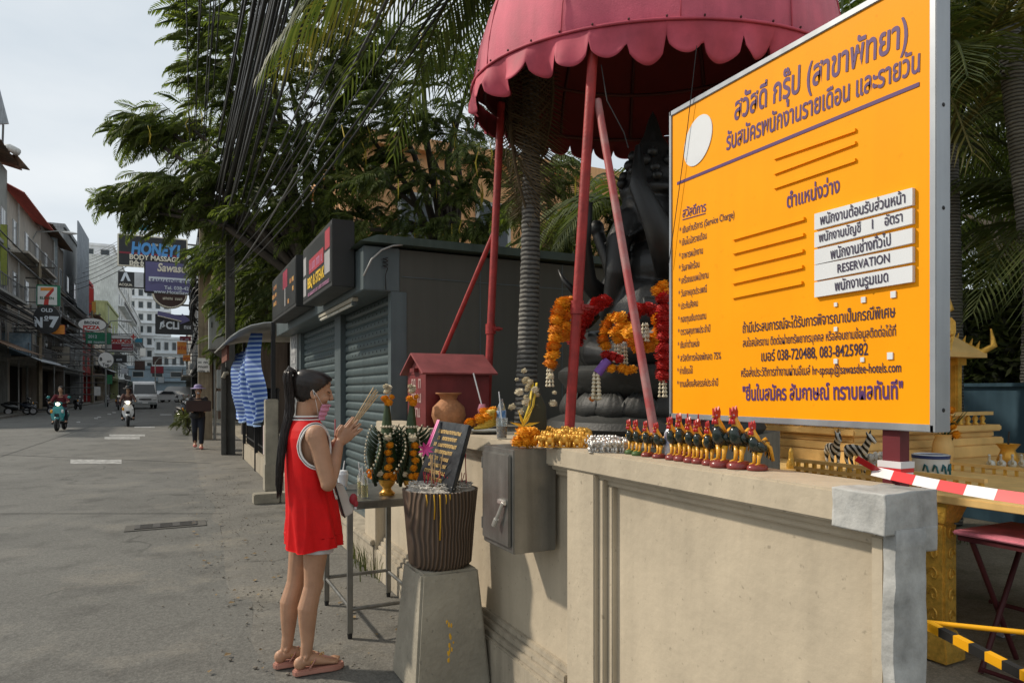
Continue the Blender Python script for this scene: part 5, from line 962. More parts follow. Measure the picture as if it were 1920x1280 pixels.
for s in (-1, 1):
    b.tube([S(-.05, s * .2, .12), S(.18, s * .46, .13), S(.3, s * .18, .09), S(.34, -s * .05, .07)], [.15, .13, .1, .06], 12); b.tube([S(-.02, s * .28, .7), S(.06, s * .46, .5), S(.24, s * .42, .32), S(.36, s * .36, .34)], [.095, .08, .06, .05], 12)
    b.tube([S(-.08, s * .28, .72), S(-.04, s * .5, .7), S(.04, s * .56, .95)], [.08, .07, .045], 10); b.sph(S(.05, s * .57, 1.0), .06, 8, 6); b.sph(S(-.04, s * .27, .93), (.035, .15, .19), 14, 10)
    b.tube([S(.16, s * .1, .85), S(.28, s * .13, .78)], [.03, .012], 8); b.sph(S(.175, s * .09, 1.0), (.03, .035, .022), 8, 6)
b.sph(S(.04, 0, .95), (.18, .19, .2), 18, 12); b.tube([S(.16, 0, .92), S(.26, 0, .78), S(.28, .0, .58), S(.27, .06, .42), S(.24, .17, .33), S(.26, .22, .4)], [.1, .08, .07, .058, .045, .03], 12)
b.lathe([(.2, 0), (.21, .04), (.18, .08), (.17, .15), (.15, .2), (.12, .26), (.1, .33), (.06, .4), (.03, .5), (.005, .56)], S(0, 0, 1.07), 20)
bd = remesh(b, 'body', m_blk, sta, .012, 3, decim=.6)
for k in range(4):
    for i in range(9 - k): q = 2 * pi * i / (9 - k) + k; MB().sph(S(0, 0, 1.16 + .055 * k) + Vector(((.2 - .02 * k) * cos(q), (.2 - .02 * k) * sin(q), 0)), .034, 8, 6).build('crown_bead', m_blk, sta, 180)
# the raised elephant trunk-like arm and tusk that cross the garlands on the street side
MB().tube([S(.2, .2, .42), S(.36, .2, .55), S(.44, .12, .78), S(.46, .02, 1.0)], [.07, .06, .045, .02], 12).build('raised_arm', m_blk, sta, 180); MB().tube([S(.3, .42, .5), S(.36, .5, .6), S(.38, .54, .68)], [.025, .018, .004], 8).build('tusk', m_blk, sta, 180)
MB().tube([S(.1, -.3, .55), S(.22, -.33, .8), S(.3, -.25, 1.05), S(.26, -.2, 1.3)], [.09, .08, .055, .02], 12).build('raised_arm', m_blk, sta, 180)
# ================================================================== FLOWERS AND GARLANDS
def flowermesh(name, m, seed, n=16, k=10, amp=.22, petals=True):
    rr = random.Random(seed); mb = MB(); mb.sph((0, 0, 0), (.82, .82, .68), 10, 7)
    if petals:
        for i in range(70):
            z = 1 - 2 * (i + .5) / 70; q = i * 2.39996; r = sqrt(1 - z * z); c = Vector((r * cos(q), r * sin(q), z * .8)); t1 = Vector((-sin(q), cos(q), 0)) * .26; t2 = c.cross(t1).normalized() * .24; a = rr.uniform(.9, 1.25)
            mb.add([c * .7 - t1, c * .7 + t1, c * a + t1 * .8 + t2 * rr.uniform(-.3, .6), c * a - t1 * .8 + t2 * rr.uniform(-.3, .6)], [(0, 1, 2, 3)])
    return mb.mesh(name, m, None)
m_mar = mat('marigold', (.78, .33, .012), .7, var=.22, scale=40); m_mard = mat('marigold deep', (.66, .22, .01), .7, var=.22, scale=40); m_rfl = mat('red flower', (.42, .018, .015), .6, var=.3, scale=40); m_jas = mat('jasmine', (.62, .55, .40), .6, var=.15, scale=40); m_vio = mat('violet band', (.16, .07, .3), .6); m_pinkr = mat('pink ribbon', (.6, .06, .26), .4, var=.2, scale=15)
FL = {'o': flowermesh('flower', m_mar, 1), 'd': flowermesh('flower', m_mard, 2), 'r': flowermesh('flower', m_rfl, 3), 'w': flowermesh('flower', m_jas, 4)}
def flower(parent, p, r, kind='o', name='flower', rr=random.Random(5)):
    o = link(name, FL[kind], parent, Vector(p) - wloc(parent)); o.scale = (r, r, r * .9); o.rotation_euler = (rr.uniform(-.5, .5), rr.uniform(-.5, .5), rr.uniform(0, 6)); return o
def resample(pts, step):
    pts = [Vector(p) for p in pts]; out = [pts[0]]; acc = 0
    for a, b_ in zip(pts, pts[1:]):
        L_ = (b_ - a).length; t = step - acc
        while t <= L_: out.append(a.lerp(b_, t / L_)); t += step
        acc = (acc + L_) % step
    return out
def garland(label, path, r, kinds='o', tail=None, step=1.15):
    path = [Vector(p) for p in path]; g_ = thing('flower_garland', label, 'garland', path[-1])
    for i, p in enumerate(resample(path, r * step)): flower(g_, p, r, kinds[i % len(kinds)])
    for e in (tail or []): jas_tail(g_, e, .1)
    return g_
bead = MB().lathe([(.3, 0), (1, .6), (.55, 1.5), (.2, 2.4)], (0, 0, 0), 8).mesh('jasmine_bud', m_jas, 60)
def jas_tail(g_, p, L_, n=3, s_=.009, end='r'):
    for k in range(n):
        q = 2 * pi * k / n
        for i in range(int(L_ / .02)): o = link('jasmine_bud', bead, g_, Vector(p) - wloc(g_) + Vector((.013 * cos(q) * (1 + i * .12), .013 * sin(q) * (1 + i * .12), -.02 * i - .02))); o.scale = (s_, s_, s_)
GP = lambda pts, d: [at(u, v, d) for u, v in pts]
garland('long orange marigold garland hanging at the left of the statue', GP(((1078, 575), (1058, 562), (1045, 590), (1041, 630), (1036, 665), (1032, 685)), 3.62), .04, 'od', [at(1031, 690, 3.62)])
garland('short thick orange garland looped beside the red pole', GP(((1062, 575), (1058, 605), (1056, 635)), 3.75), .045, 'od')
garland('fat dark red garland curving up to the raised arm', GP(((1080, 640), (1087, 612), (1103, 586), (1122, 570), (1142, 560)), 3.85), .045, 'r', step=.55)
garland('orange marigold ring on the statue chest with jasmine tassel', GP(((1162, 595), (1165, 610), (1152, 628), (1160, 636), (1172, 632), (1178, 615)), 3.72), .04, 'o', [at(1158, 645, 3.7), at(1170, 648, 3.7)])
garland('large orange garland ring hung over the statue knee', GP(((1182, 622), (1188, 642), (1200, 652), (1215, 648), (1228, 638), (1238, 620), (1236, 600), (1224, 590)), 3.6), .044, 'od', [at(1210, 605, 3.55)])
garland('long red flower garland hanging beside the board edge', GP(((1243, 560), (1244, 600), (1245, 640), (1244, 680), (1243, 705)), 3.45), .042, 'r', [at(1243, 708, 3.45)]); garland('orange flowers piled on top of the red garland', GP(((1232, 545), (1242, 535), (1250, 545), (1238, 556)), 3.5), .035, 'o')
garland('orange marigold garland swagged across the statue lap', GP(((1170, 600), (1150, 592), (1136, 610), (1130, 640), (1140, 655)), 3.8), .036, 'od'); garland('deep red garland behind the leaning brace', GP(((1190, 590), (1205, 575), (1222, 578), (1232, 600)), 3.75), .04, 'r')
gt = garland('red and orange garland end with long jasmine tassel', GP(((1136, 665), (1150, 668), (1160, 672)), 3.6), .03, 'r'); jas_tail(gt, at(1118, 700, 3.6), .14, 4, .012)
MB().tube([at(1140, 675, 3.6), at(1128, 690, 3.6), at(1120, 700, 3.6)], .025, 8).build('violet_band', m_vio, gt, 60); flower(gt, at(1118, 746, 3.6), .02, 'w'); flower(gt, at(1110, 748, 3.6), .018, 'd')
for u, v in ((1146, 690), (1165, 690), (1175, 694), (1185, 692)): flower(gt, at(u, v, 3.6), .03, 'o')

# ================================================================== LEDGE OFFERINGS
def onledge(u, v, z=1.219): return atZ(u, v, z)
m_gold = mat('gold paint', (.72, .38, .06), .35, .35, var=.2, scale=25); m_silv = mat('silver paint', (.62, .6, .56), .3, .7, var=.2, scale=25)
def elephant_mesh(name, m):
    b = MB(); b.sph((0, 0, .5), (.36, .26, .28), 10, 7); b.sph((.4, 0, .68), (.2, .18, .2), 8, 6); b.tube([(.55, 0, .62), (.7, 0, .5), (.76, 0, .72), (.7, 0, .9)], [.09, .07, .05, .035], 6)
    for s in (-1, 1):
        b.sph((.33, s * .2, .7), (.06, .13, .17), 7, 5)
        for x in (-.2, .2): b.cyl((x, s * .14, 0), (x, s * .14, .4), .1, .11, 7)
    b.sph((0, 0, .02), (.5, .3, .04), 10, 4); b.tube([(-.34, 0, .6), (-.44, 0, .4)], [.03, .015], 5); return b.mesh(name, m, 180)
EG, ES = elephant_mesh('elephant_figurine', m_gold), elephant_mesh('elephant_figurine', m_silv); rr = random.Random(31)
def herd(me, u0, u1, rows, n, v0, dv, label, grp, size):
    for r_ in range(rows):
        for i in range(n):
            p = onledge(u0 + (u1 - u0) * (i + .5 * (r_ % 2)) / n, v0 - dv * r_ + rr.uniform(-1, 1)); o = link('elephant_figurine', me, None, p); s_ = size * rr.uniform(.85, 1.2); o.scale = (s_, s_, s_); o.rotation_euler = (0, 0, rr.uniform(2.4, 4.6)); tag(o, label, 'figurine', grp)
herd(EG, 1018, 1108, 5, 7, 838, 4.6, 'tiny golden elephant figurine crowded on the ledge', 'golden elephants', .062); herd(ES, 1108, 1182, 3, 6, 848, 6, 'tiny silver elephant figurine crowded on the ledge', 'silver elephants', .048)
# roosters
m_rb = mat('rooster black green', (.012, .022, .018), .25, var=.4, scale=40, coat=.5); m_ry = mat('rooster yellow', (.72, .36, .03), .35, var=.2, scale=40, coat=.3); m_rr = mat('rooster red', (.45, .02, .02), .3, var=.2, scale=40, coat=.4); m_rbase = mat('rooster base maroon', (.2, .03, .025), .35, var=.3, scale=40, coat=.4); m_rg = mat('rooster base green', (.06, .11, .03), .5, var=.3, scale=40)
def rooster(label, loc, rz, h, base=m_rbase):
    r = thing('rooster_figurine', label, 'figurine', loc, rz, 'rooster figurines'); r.scale = (h, h, h); K = dict(smooth=180, local=True)
    MB().lathe([(.2, 0), (.21, .03), (.2, .08), (.15, .12), (.05, .135)], (0, 0, 0), 16, 1.15, .85).build('base', base, r, **K)
    MB().tube([(-.2, 0, .5), (-.12, 0, .46), (-.02, 0, .45), (.07, 0, .52), (.11, 0, .62), (.12, 0, .69)], [(.05, .05), (.11, .1), (.14, .125), (.14, .12), (.1, .09), (.05, .05)], 14, up=(0, 0, 1)).build('body', m_rb, r, **K)
    for s in (-1, 1):
        MB().tube([(.03, s * .06, .1), (.02, s * .062, .22), (.0, s * .065, .36)], [.036, .034, .06], 10).build('leg', m_ry, r, **K); MB().tube([(.03, s * .07, .125), (.13, s * .085, .115)], [.035, .015], 6).build('foot', m_ry, r, **K)
        MB().tube([(.08, s * .125, .55), (-.04, s * .15, .46), (-.17, s * .12, .38)], [(.06, .025), (.08, .03), (.02, .01)], 8, up=(0, 0, 1)).build('wing', m_ry if s < 0 else m_rb, r, **K)
    MB().tube([(.02, 0, .56), (.06, 0, .66), (.1, 0, .76), (.13, 0, .84)], [(.11, .105), (.085, .085), (.06, .055), (.045, .04)], 12).build('neck', m_ry, r, **K); MB().sph((.145, 0, .85), (.065, .05, .06), 10, 8).build('head', m_rr, r, **K)
    MB().prism([(.05 + .034 * i, -.016, .885 + (.115 if i % 2 else .04) + .015 * sin(i)) for i in range(6)] + [(.215, -.016, .85), (.06, -.016, .82)], (0, .032, 0)).build('comb', m_rr, r, local=True); MB().tube([(.2, 0, .85), (.26, 0, .835)], [.022, .004], 6).build('beak', m_ry, r, **K)
    for s in (-1, 1): MB().tube([(.17, s * .025, .81), (.175, s * .028, .72)], [.026, .036], 6).build('wattle', m_rr, r, **K); MB().sph((.175, s * .042, .868), .01, 6, 4).build('eye', m_plate, r, **K)
    for k in range(5): z = .07 * k; MB().tube([(-.16, (k - 2) * .02, .55), (-.28, (k - 2) * .035, .62 - z * .6), (-.34, (k - 2) * .045, .46 - z), (-.3, (k - 2) * .05, .26 - z * .3)], [.04, .045, .035, .008], 6).build('tail_feather', m_rb if k % 2 else m_ry, r, **K)
    return r
RO = ((1184, 850, 64, 'g', 'small rooster figurine on a green base at the far end of the row'), (1198, 853, 66, 'g', 'small rooster figurine on a green base next to the farthest one'), (1215, 855, 66, 'm', 'small rooster figurine third from the far end'), (1237, 858, 66, 'm', 'small rooster figurine just left of the white can'), (1264, 861, 80, 'm', 'mottled rooster figurine just right of the white can'), (1280, 863, 88, 'm', 'rooster figurine with a big red head second after the can'), (1298, 866, 84, 'm', 'dark rooster figurine third after the can'), (1313, 868, 82, 'm', 'reddish rooster figurine in the crowded middle'), (1331, 871, 82, 'm', 'rooster figurine just left of the two tall ones'), (1354, 875, 112, 'm', 'tall rooster figurine with orange neck, left of two'), (1387, 878, 116, 'm', 'tall rooster figurine with orange neck, right of two'), (1420, 881, 92, 'm', 'rooster figurine on a red base at the near end of the row'))
for i, (u, v, h, bs, lab) in enumerate(RO): p = onledge(u, v); rooster(lab, p, pi + .2 + rr.uniform(-.25, .25), h * (p.x * FX + p.y * FY) / 1280, m_rg if bs == 'g' else m_rbase)
for i, (u, v) in enumerate(((1290, 853), (1310, 857), (1272, 852))): p = onledge(u, v); rooster(('rooster figurine hidden behind the crowded middle', 'rooster figurine behind the reddish one', 'rooster figurine behind the mottled one')[i], p, pi + .8, .15)
p = onledge(1257, 858); cn = thing('drink_can', 'pale aluminium drink can standing between the roosters', 'can', p); MB().lathe([(.018, 0), (.021, .004), (.021, .085), (.015, .098), (.013, .1)], p, 18).build('body', mat('can print', (.55, .6, .66), .3, .3, col2=(.25, .3, .5), scale=30), cn, 50); MB().lathe([(.013, .1), (.0135, .103), (.001, .1)], p, 14).build('lid', m_silv, cn)
# donation box, pot, bananas, bottle, glass, dried flowers
m_dbox = mat('dark red box paint', (.17, .025, .025), .5, var=.25, scale=6, streak=.2); p = Vector((1.56, 4.35, 1.219)); db = thing('donation_box', 'dark red house-shaped donation box with a pitched lid', 'donation box', p)
MB().box2((1.42, 4.12, 1.219), (1.86, 4.5, 1.56)).build('body', m_dbox, db, bevel=.004); MB().prism([(1.42, 4.12, 1.5605), (1.42, 4.5, 1.5605), (1.42, 4.31, 1.665)], (.44, 0, 0)).build('gable', m_dbox, db)
for s in (-1, 1): MB().add([(1.38, 4.31, 1.69), (1.9, 4.31, 1.69), (1.9, 4.31 + s * .235, 1.556), (1.38, 4.31 + s * .235, 1.556)], [(0, 1, 2, 3)]).build('lid_slope', mat('faded lid', (.24, .06, .06), .6, var=.3, scale=7), db, thick=.012)
MB().box2((1.39, 4.27, 1.575), (1.42, 4.36, 1.6)).build('slot_hood', m_dbox, db)
for k, s_ in enumerate(('~', '~~', '~~~')): text(s_, db, mat('faded white paint', (.42, .27, .25), .6, var=.3), (1.4195, 4.41, 1.47 - .095 * k), (0, -1, 0), (0, 0, 1), .2, .11, .05)
m_clay = mat('terracotta', (.36, .16, .07), .75, var=.25, scale=20, bump=.6, bscale=50); p = Vector((1.535, 4.02, 1.219)); jr = thing('clay_jar', 'round terracotta jar with a flared rim before the donation box', 'jar', p); MB().lathe([(.055, 0), (.09, .025), (.108, .08), (.1, .13), (.065, .165), (.05, .18), (.06, .205), (.082, .215), (.082, .222), (.05, .215)], p, 28).build('body', m_clay, jr, 60); MB().lathe([(.09, .0), (.09, .012), (.07, .014)], p + Vector((0, 0, .16)), 24).build('rim_band', m_clay, jr, 60) if False else None
p = onledge(910, 812); bn = thing('banana_offering', 'bunch of yellow bananas with marigolds on a small dish', 'offering', p); m_ban = mat('banana', (.62, .4, .05), .5, var=.2, scale=20)
MB().lathe([(.04, 0), (.11, .012), (.12, .02), (.05, .012)], p, 22).build('dish', m_cab, bn, 60)
for k in range(6): q = -.6 + k * .25; MB().tube([p + Vector((-.09 + .02 * k, -.05, .03 + .012 * k)), p + Vector((-.02, -.06 - .005 * k, .045 + .014 * k)), p + Vector((.05, -.03, .06 + .012 * k)), p + Vector((.1, .01, .07 + .008 * k))], [.007, .018, .018, .008], 8).build('banana', m_ban, bn, 180)
for x, y, z in ((-.06, -.06, .08), (-.02, -.07, .095), (.03, -.03, .12), (-.1, -.02, .06), (.0, .02, .12), (.05, -.06, .1)): flower(bn, p + Vector((x, y, z)), .032, 'o')
MB().lathe([(.02, 0), (.028, .03), (.018, .06)], p + Vector((0, .04, .1)), 12).build('foil_cup', mat('pink foil', (.5, .2, .25), .25, .5), bn, 50); MB().cyl(p + Vector((0, .04, .14)), p + Vector((-.05, .05, .33)), .004, n=6).build('straw', m_plate, bn)
m_pet = mat('clear plastic', (.85, .9, .92), .08, var=0, trans=.9, ior=1.3); m_lbl = mat('blue label', (.05, .16, .36), .4, col2=(.5, .6, .7), scale=25); m_tea = mat('pale tea', (.55, .5, .2), .1, var=0, trans=.75, ior=1.33)
def bottle(label, p, h, r, lblm=None, straw=True):
    b_ = thing('water_bottle', label, 'bottle', p); MB().lathe([(r * .9, 0), (r, .01), (r * .94, h * .15), (r, h * .3), (r * .94, h * .4), (r, h * .55), (r, h * .66), (r * .55, h * .86), (r * .36, h * .9), (r * .36, h)], p, 18).build('body', m_pet, b_, 60)
    MB().lathe([(r * .85, .006), (r * .9, h * .5), (r * .01, h * .505)], p, 14).build('liquid', m_tea if not lblm else mat('water', (.8, .86, .9), .05, var=0, trans=.9, ior=1.33), b_, 60)
    if lblm: MB().lathe([(r * 1.02, h * .45), (r * 1.02, h * .66)], p, 18).build('label_band', lblm, b_, 60)
    if straw: MB().cyl(p + Vector((0, 0, h * .5)), p + Vector((-r * .7, -r * .3, h * 1.2)), .0035, n=6).build('straw', m_plate, b_)
    return b_
bottle('clear water bottle with blue label on the ledge', onledge(940, 813), .19, .026, m_lbl)
p = onledge(941, 822); gl_ = thing('drinking_glass', 'short glass of brown tea with a white straw on the ledge', 'glass', p); MB().lathe([(.024, 0), (.03, .1), (.0285, .1), (.023, .004)], p, 18).build('tumbler', m_pet, gl_, 60); MB().lathe([(.0225, .005), (.0262, .06), (.001, .0605)], p, 14).build('drink', mat('brown tea', (.35, .2, .08), .1, var=0, trans=.6, ior=1.33), gl_, 60); MB().cyl(p + Vector((.01, 0, .012)), p + Vector((-.012, 0, .17)), .0035, n=6).build('straw', m_plate, gl_)
p = onledge(978, 826); dl = thing('dried_flower_offering', 'dried jasmine and marigold offering leaning on the red pole', 'offering', p); rr2 = random.Random(3)
for k in range(26): flower(dl, p + Vector((rr2.gauss(.06, .04), rr2.gauss(.05, .05), .05 + .28 * rr2.random() ** 1.2)), rr2.uniform(.010, .02), 'w')
for k in range(2): MB().tube([p + Vector((.0, 0, .06)), p + Vector((.04 + .02 * k, .0, .16)), p + Vector((.07 + .02 * k, .02, .27))], .009, 6, flat=.4).build('yellow_ribbon', mat('yellow ribbon', (.6, .42, .03), .5), dl, 180)
for k in range(7): q = k * .9; MB().add([p + Vector((0, -.02, .07)), p + Vector((.03 * cos(q), -.03, .07 + .03 * sin(q))), p + Vector((.08 * cos(q + .2), -.035, .07 + .08 * sin(q + .2))), p + Vector((.03 * cos(q + .5), -.03, .07 + .03 * sin(q + .5)))], [(0, 1, 2, 3)]).build('bow_loop', mat('yellow bow', (.75, .5, .04), .5), dl, thick=.002)
for dx, dz in ((-.012, .012), (.012, .014), (0, .045), (-.02, .046), (.02, .044)): flower(dl, p + Vector((dx, -.06, dz)), .024, 'o')
MB().lathe([(.03, 0), (.06, .06), (.055, .16), (.02, .24)], p + Vector((.1, .06, 0)), 14).build('dark_bundle', mat('dry banana leaf', (.05, .05, .03), .9), dl, 60)
p = onledge(985, 835, 1.219); mt = thing('marigold_pile', 'two stacked fluffy marigold heads on the steel cabinet', 'flowers', p)
for dx, dy, dz, r_ in ((0, 0, .02, .034), (-.035, .01, .018, .03), (.035, -.01, .018, .03), (-.01, .0, .055, .034), (.03, .0, .055, .03), (.05, .01, .05, .028)): flower(mt, p + Vector((dx * .9, dy, dz)), r_, 'o')
# ================================================================== STEEL CABINET ON THE WALL
m_ss = mat('brushed steel', (.27, .265, .245), .35, .75, var=.2, scale=5, streak=.3, bump=.1, bscale=90)
sc_ = thing('steel_cabinet', 'stainless steel locker with a latch hung on the wall', 'cabinet', (1.37, 2.67, .775)); MB().box2((1.25, 2.525, .775), (1.452, 2.83, 1.208)).build('body', m_ss, sc_, bevel=.004); MB().box2((1.236, 2.545, .80), (1.25, 2.815, 1.185)).build('door', m_ss, sc_, bevel=.004)
MB().box2((1.222, 2.56, .975), (1.237, 2.63, .995)).build('latch', m_silv, sc_, bevel=.003); MB().cyl((1.225, 2.575, .985), (1.215, 2.62, .91), .007, n=8).build('latch_handle', m_silv, sc_); MB().cyl((1.215, 2.62, .91), (1.213, 2.64, .88), .011, n=8).build('handle_grip', m_silv, sc_)
for z in (.86, 1.13): MB().cyl((1.243, 2.826, z - .025), (1.243, 2.826, z + .025), .006, n=8).build('hinge', m_ss, sc_)
# ================================================================== INCENSE POT ON PEDESTAL
PX, PY = 1.2, 3.26
pdt = MB().add([(PX + sx * w_, PY + sy * w_, z) for z, w_ in ((0, .195), (.575, .147)) for sx, sy in ((-1, -1), (1, -1), (1, 1), (-1, 1))], [(3, 2, 1, 0), (4, 5, 6, 7), (0, 1, 5, 4), (1, 2, 6, 5), (2, 3, 7, 6), (3, 0, 4, 7)]).build('tapered_pedestal', m_conc, bevel=.012); tag(pdt, 'tapered grey concrete pedestal under the incense pot', 'pedestal')
rw = random.Random(3)
for i in range(16): z = .14 + rw.random() * .2; MB().sph((PX - .02 + rw.gauss(0, .007), PY - .195 + .048 * z / .575 + .003, z), (.004 + .005 * rw.random(), .004, .008 + .016 * rw.random()), 8, 6).build('wax_drip', mat('yellow wax', (.7, .38, .02), .5), pdt, 180)
m_stump = bpy.data.materials.new('carved stump'); m_stump.use_nodes = True; t = m_stump.node_tree; b = t.nodes['Principled BSDF']; co = nd(t, 'ShaderNodeTexCoord'); wv = nd(t, 'ShaderNodeTexWave', wave_type='BANDS', bands_direction='X'); wv.inputs['Scale'].default_value = 17.; wv.inputs['Distortion'].default_value = 9.; wv.inputs['Detail'].default_value = 1.5; wv.inputs['Detail Scale'].default_value = .35
mp = nd(t, 'ShaderNodeMapping'); mp.inputs['Location'].default_value = (.12, .2, -.08); mp.inputs['Scale'].default_value = (1., 1., .75); t.links.new(co.outputs['Object'], mp.inputs[0]); t.links.new(mp.outputs[0], wv.inputs['Vector']); rp = nd(t, 'ShaderNodeValToRGB'); rp.color_ramp.elements[0].color = (.045, .029, .019, 1); rp.color_ramp.elements[1].color = (.155, .1, .064, 1); t.links.new(wv.outputs['Fac'], rp.inputs[0]); t.links.new(rp.outputs[0], b.inputs['Base Color']); bp = nd(t, 'ShaderNodeBump', Strength=.9, Distance=.012); t.links.new(wv.outputs['Fac'], bp.inputs['Height']); t.links.new(bp.outputs[0], b.inputs['Normal']); b.inputs['Roughness'].default_value = .6
ip = thing('incense_pot', 'carved wood-grain stump pot filled with pale ash', 'incense pot', (PX, PY, .575)); MB().lathe([(.14, 0), (.158, .02), (.165, .1), (.175, .22), (.188, .36), (.19, .382), (.182, .385), (.17, .372)], (PX, PY, .576), 56, wob=lambda q, z: 1 + .012 * sin(9 * q + z * 8) + .008 * sin(17 * q)).build('stump', m_stump, ip, 60)
m_ash = mat('incense ash', (.46, .43, .38), .95, var=.25, scale=40, bump=1., bscale=50); MB().grid(lambda a, b_: Vector((PX, PY, .955)) + Vector((.176 * b_ * cos(2 * pi * a), .176 * b_ * sin(2 * pi * a), .025 * (1 - b_) + .012 * mnoise.noise(Vector((cos(2 * pi * a) * b_ * 7, sin(2 * pi * a) * b_ * 7, 1))))), 40, 10).build('ash', m_ash, ip, 180)
mbp = MB(); rr3 = random.Random(8)
for i in range(420): q = rr3.uniform(0, 6.28); r_ = .165 * sqrt(rr3.random()); a = rr3.uniform(0, 6.28); L_ = rr3.uniform(.006, .018); c = Vector((PX + r_ * cos(q), PY + r_ * sin(q), .972 + rr3.uniform(0, .012) + .02 * (1 - r_ / .17))); d = Vector((cos(a), sin(a), rr3.uniform(-.3, .5))) * L_; mbp.tube([c - d, c + d], .0024, 4)
o = mbp.build('ash_curls', m_ash, ip); o['kind'] = 'stuff'
m_stick = mat('incense stick red', (.4, .02, .04), .6); m_stick2 = mat('incense stick tan', (.5, .33, .17), .7)
for i in range(46):
    q = rr3.uniform(0, 6.28); r_ = .1 * sqrt(rr3.random()); c = Vector((PX + .01 + r_ * cos(q), PY + r_ * sin(q), .965)); L_ = rr3.uniform(.05, .085)
    if i < 5: c = Vector((PX - .06 + .008 * i, PY - .03, .965)); L_ = .17
    if i in (5, 6): c = Vector((PX + .12, PY - .01 * i, .965)); L_ = .17
    MB().tube([c, c + Vector((rr3.uniform(-.02, .03), rr3.uniform(-.02, .02), L_))], .0022, 5).build('incense_stick', m_stick2 if i < 5 else m_stick, ip)
for q, L_ in ((4.2, .12), (4.35, .22), (4.0, .07), (4.5, .06), (4.6, .05)): MB().tube([Vector((PX + .19 * cos(q), PY + .19 * sin(q), .955)), Vector((PX + .186 * cos(q + .02), PY + .186 * sin(q + .02), .955 - L_ * .5)), Vector((PX + .179 * cos(q), PY + .179 * sin(q), .955 - L_))], [.004, .003, .004], 5).build('wax_drip', mat('yellow wax', (.7, .38, .02), .5), ip, 180)
# leaning black plaque with gold lettering and pink ribbon
A_, B_, C_, D_ = at(822, 788, 3.62), at(880, 796, 3.42), at(846, 925, 3.30), at(772, 925, 3.52); nrm = (B_ - A_).cross(D_ - A_).normalized()
pq = thing('prayer_plaque', 'leaning black prayer plaque with gold lettering and pink ribbon', 'plaque', D_); MB().prism([A_, B_, C_, D_], nrm * -.025 if nrm.y < 0 else nrm * .025).build('slab', mat('black granite', (.02, .023, .026), .25, var=.3, scale=20), pq, bevel=.003)
nrm = nrm if nrm.y < 0 else -nrm; m_gl = mat('gold letter', (.45, .29, .09), .4, .3, var=.2); ex = (B_ - A_).normalized(); ey = (A_ - D_).normalized(); W_, H_ = (B_ - A_).length, (A_ - D_).length
for k, s_ in enumerate(['~' * (k + 1) for k in range(9)]): text(s_, pq, m_gl, D_ + ey * (H_ * (.84 - .088 * k)) + ex * (W_ * .5) + nrm * .001, ex, ey, W_ * (.6 if k % 2 else .72), .034, .02, 'C')
for o_ in (0, 1): MB().add([A_ + nrm * .012 + ex * (.005 + .012 * o_), A_ + nrm * .012 + ex * (.016 + .012 * o_), at(800, 845, 3.5) + ex * .012 * o_, at(796, 845, 3.5) + ex * .012 * o_], [(0, 1, 2, 3)]).build('ribbon', m_pinkr, pq, thick=.002)
for k in range(8): q = k * .8; c = at(797, 842, 3.48); MB().add([c, c + Vector((.025 * cos(q), -.01, .025 * sin(q))), c + Vector((.045 * cos(q + .3), -.015, .04 * sin(q + .3))), c + Vector((.02 * cos(q + .7), -.008, .02 * sin(q + .7)))], [(0, 1, 2, 3)]).build('bow_loop', m_pinkr, pq, thick=.0015)
flower(pq, at(790, 852, 3.5), .014, 'w')
# ================================================================== STEEL OFFERING TABLE
TX0, TX1, TY0, TY1, TZ = .90, 1.36, 4.0, 4.72, .805
tb = thing('steel_table', 'stainless steel offering table with square tube legs', 'table', (1.13, 4.36, 0)); MB().box2((TX0 - .02, TY0 - .02, TZ - .012), (TX1 + .02, TY1 + .02, TZ)).build('table_top', m_ss, tb, bevel=.002); MB().box2((TX0, TY0, TZ - .05), (TX1, TY1, TZ - .013)).build('apron', m_ss, tb)
for x in (TX0 + .016, TX1 - .016):
    for y in (TY0 + .016, TY1 - .016): lg = MB().box2((x - .016, y - .016, .03), (x + .016, y + .016, TZ - .05)).build('leg', m_ss, tb, bevel=.004); MB().cyl((x, y, 0), (x, y, .035), .013, .017, 10).build('foot', m_dark, lg)
for y in (TY0 + .016, TY1 - .016): MB().cyl((TX0 + .03, y, .17 if y < 4.3 else .19), (TX1 - .03, y, .17 if y < 4.3 else .19), .012, n=10).build('stretcher', m_ss, tb, 60)
for x in (TX0 + .016, TX1 - .016): MB().cyl((x, TY0 + .03, .18), (x, TY1 - .03, .18), .012, n=10).build('stretcher', m_ss, tb, 60)
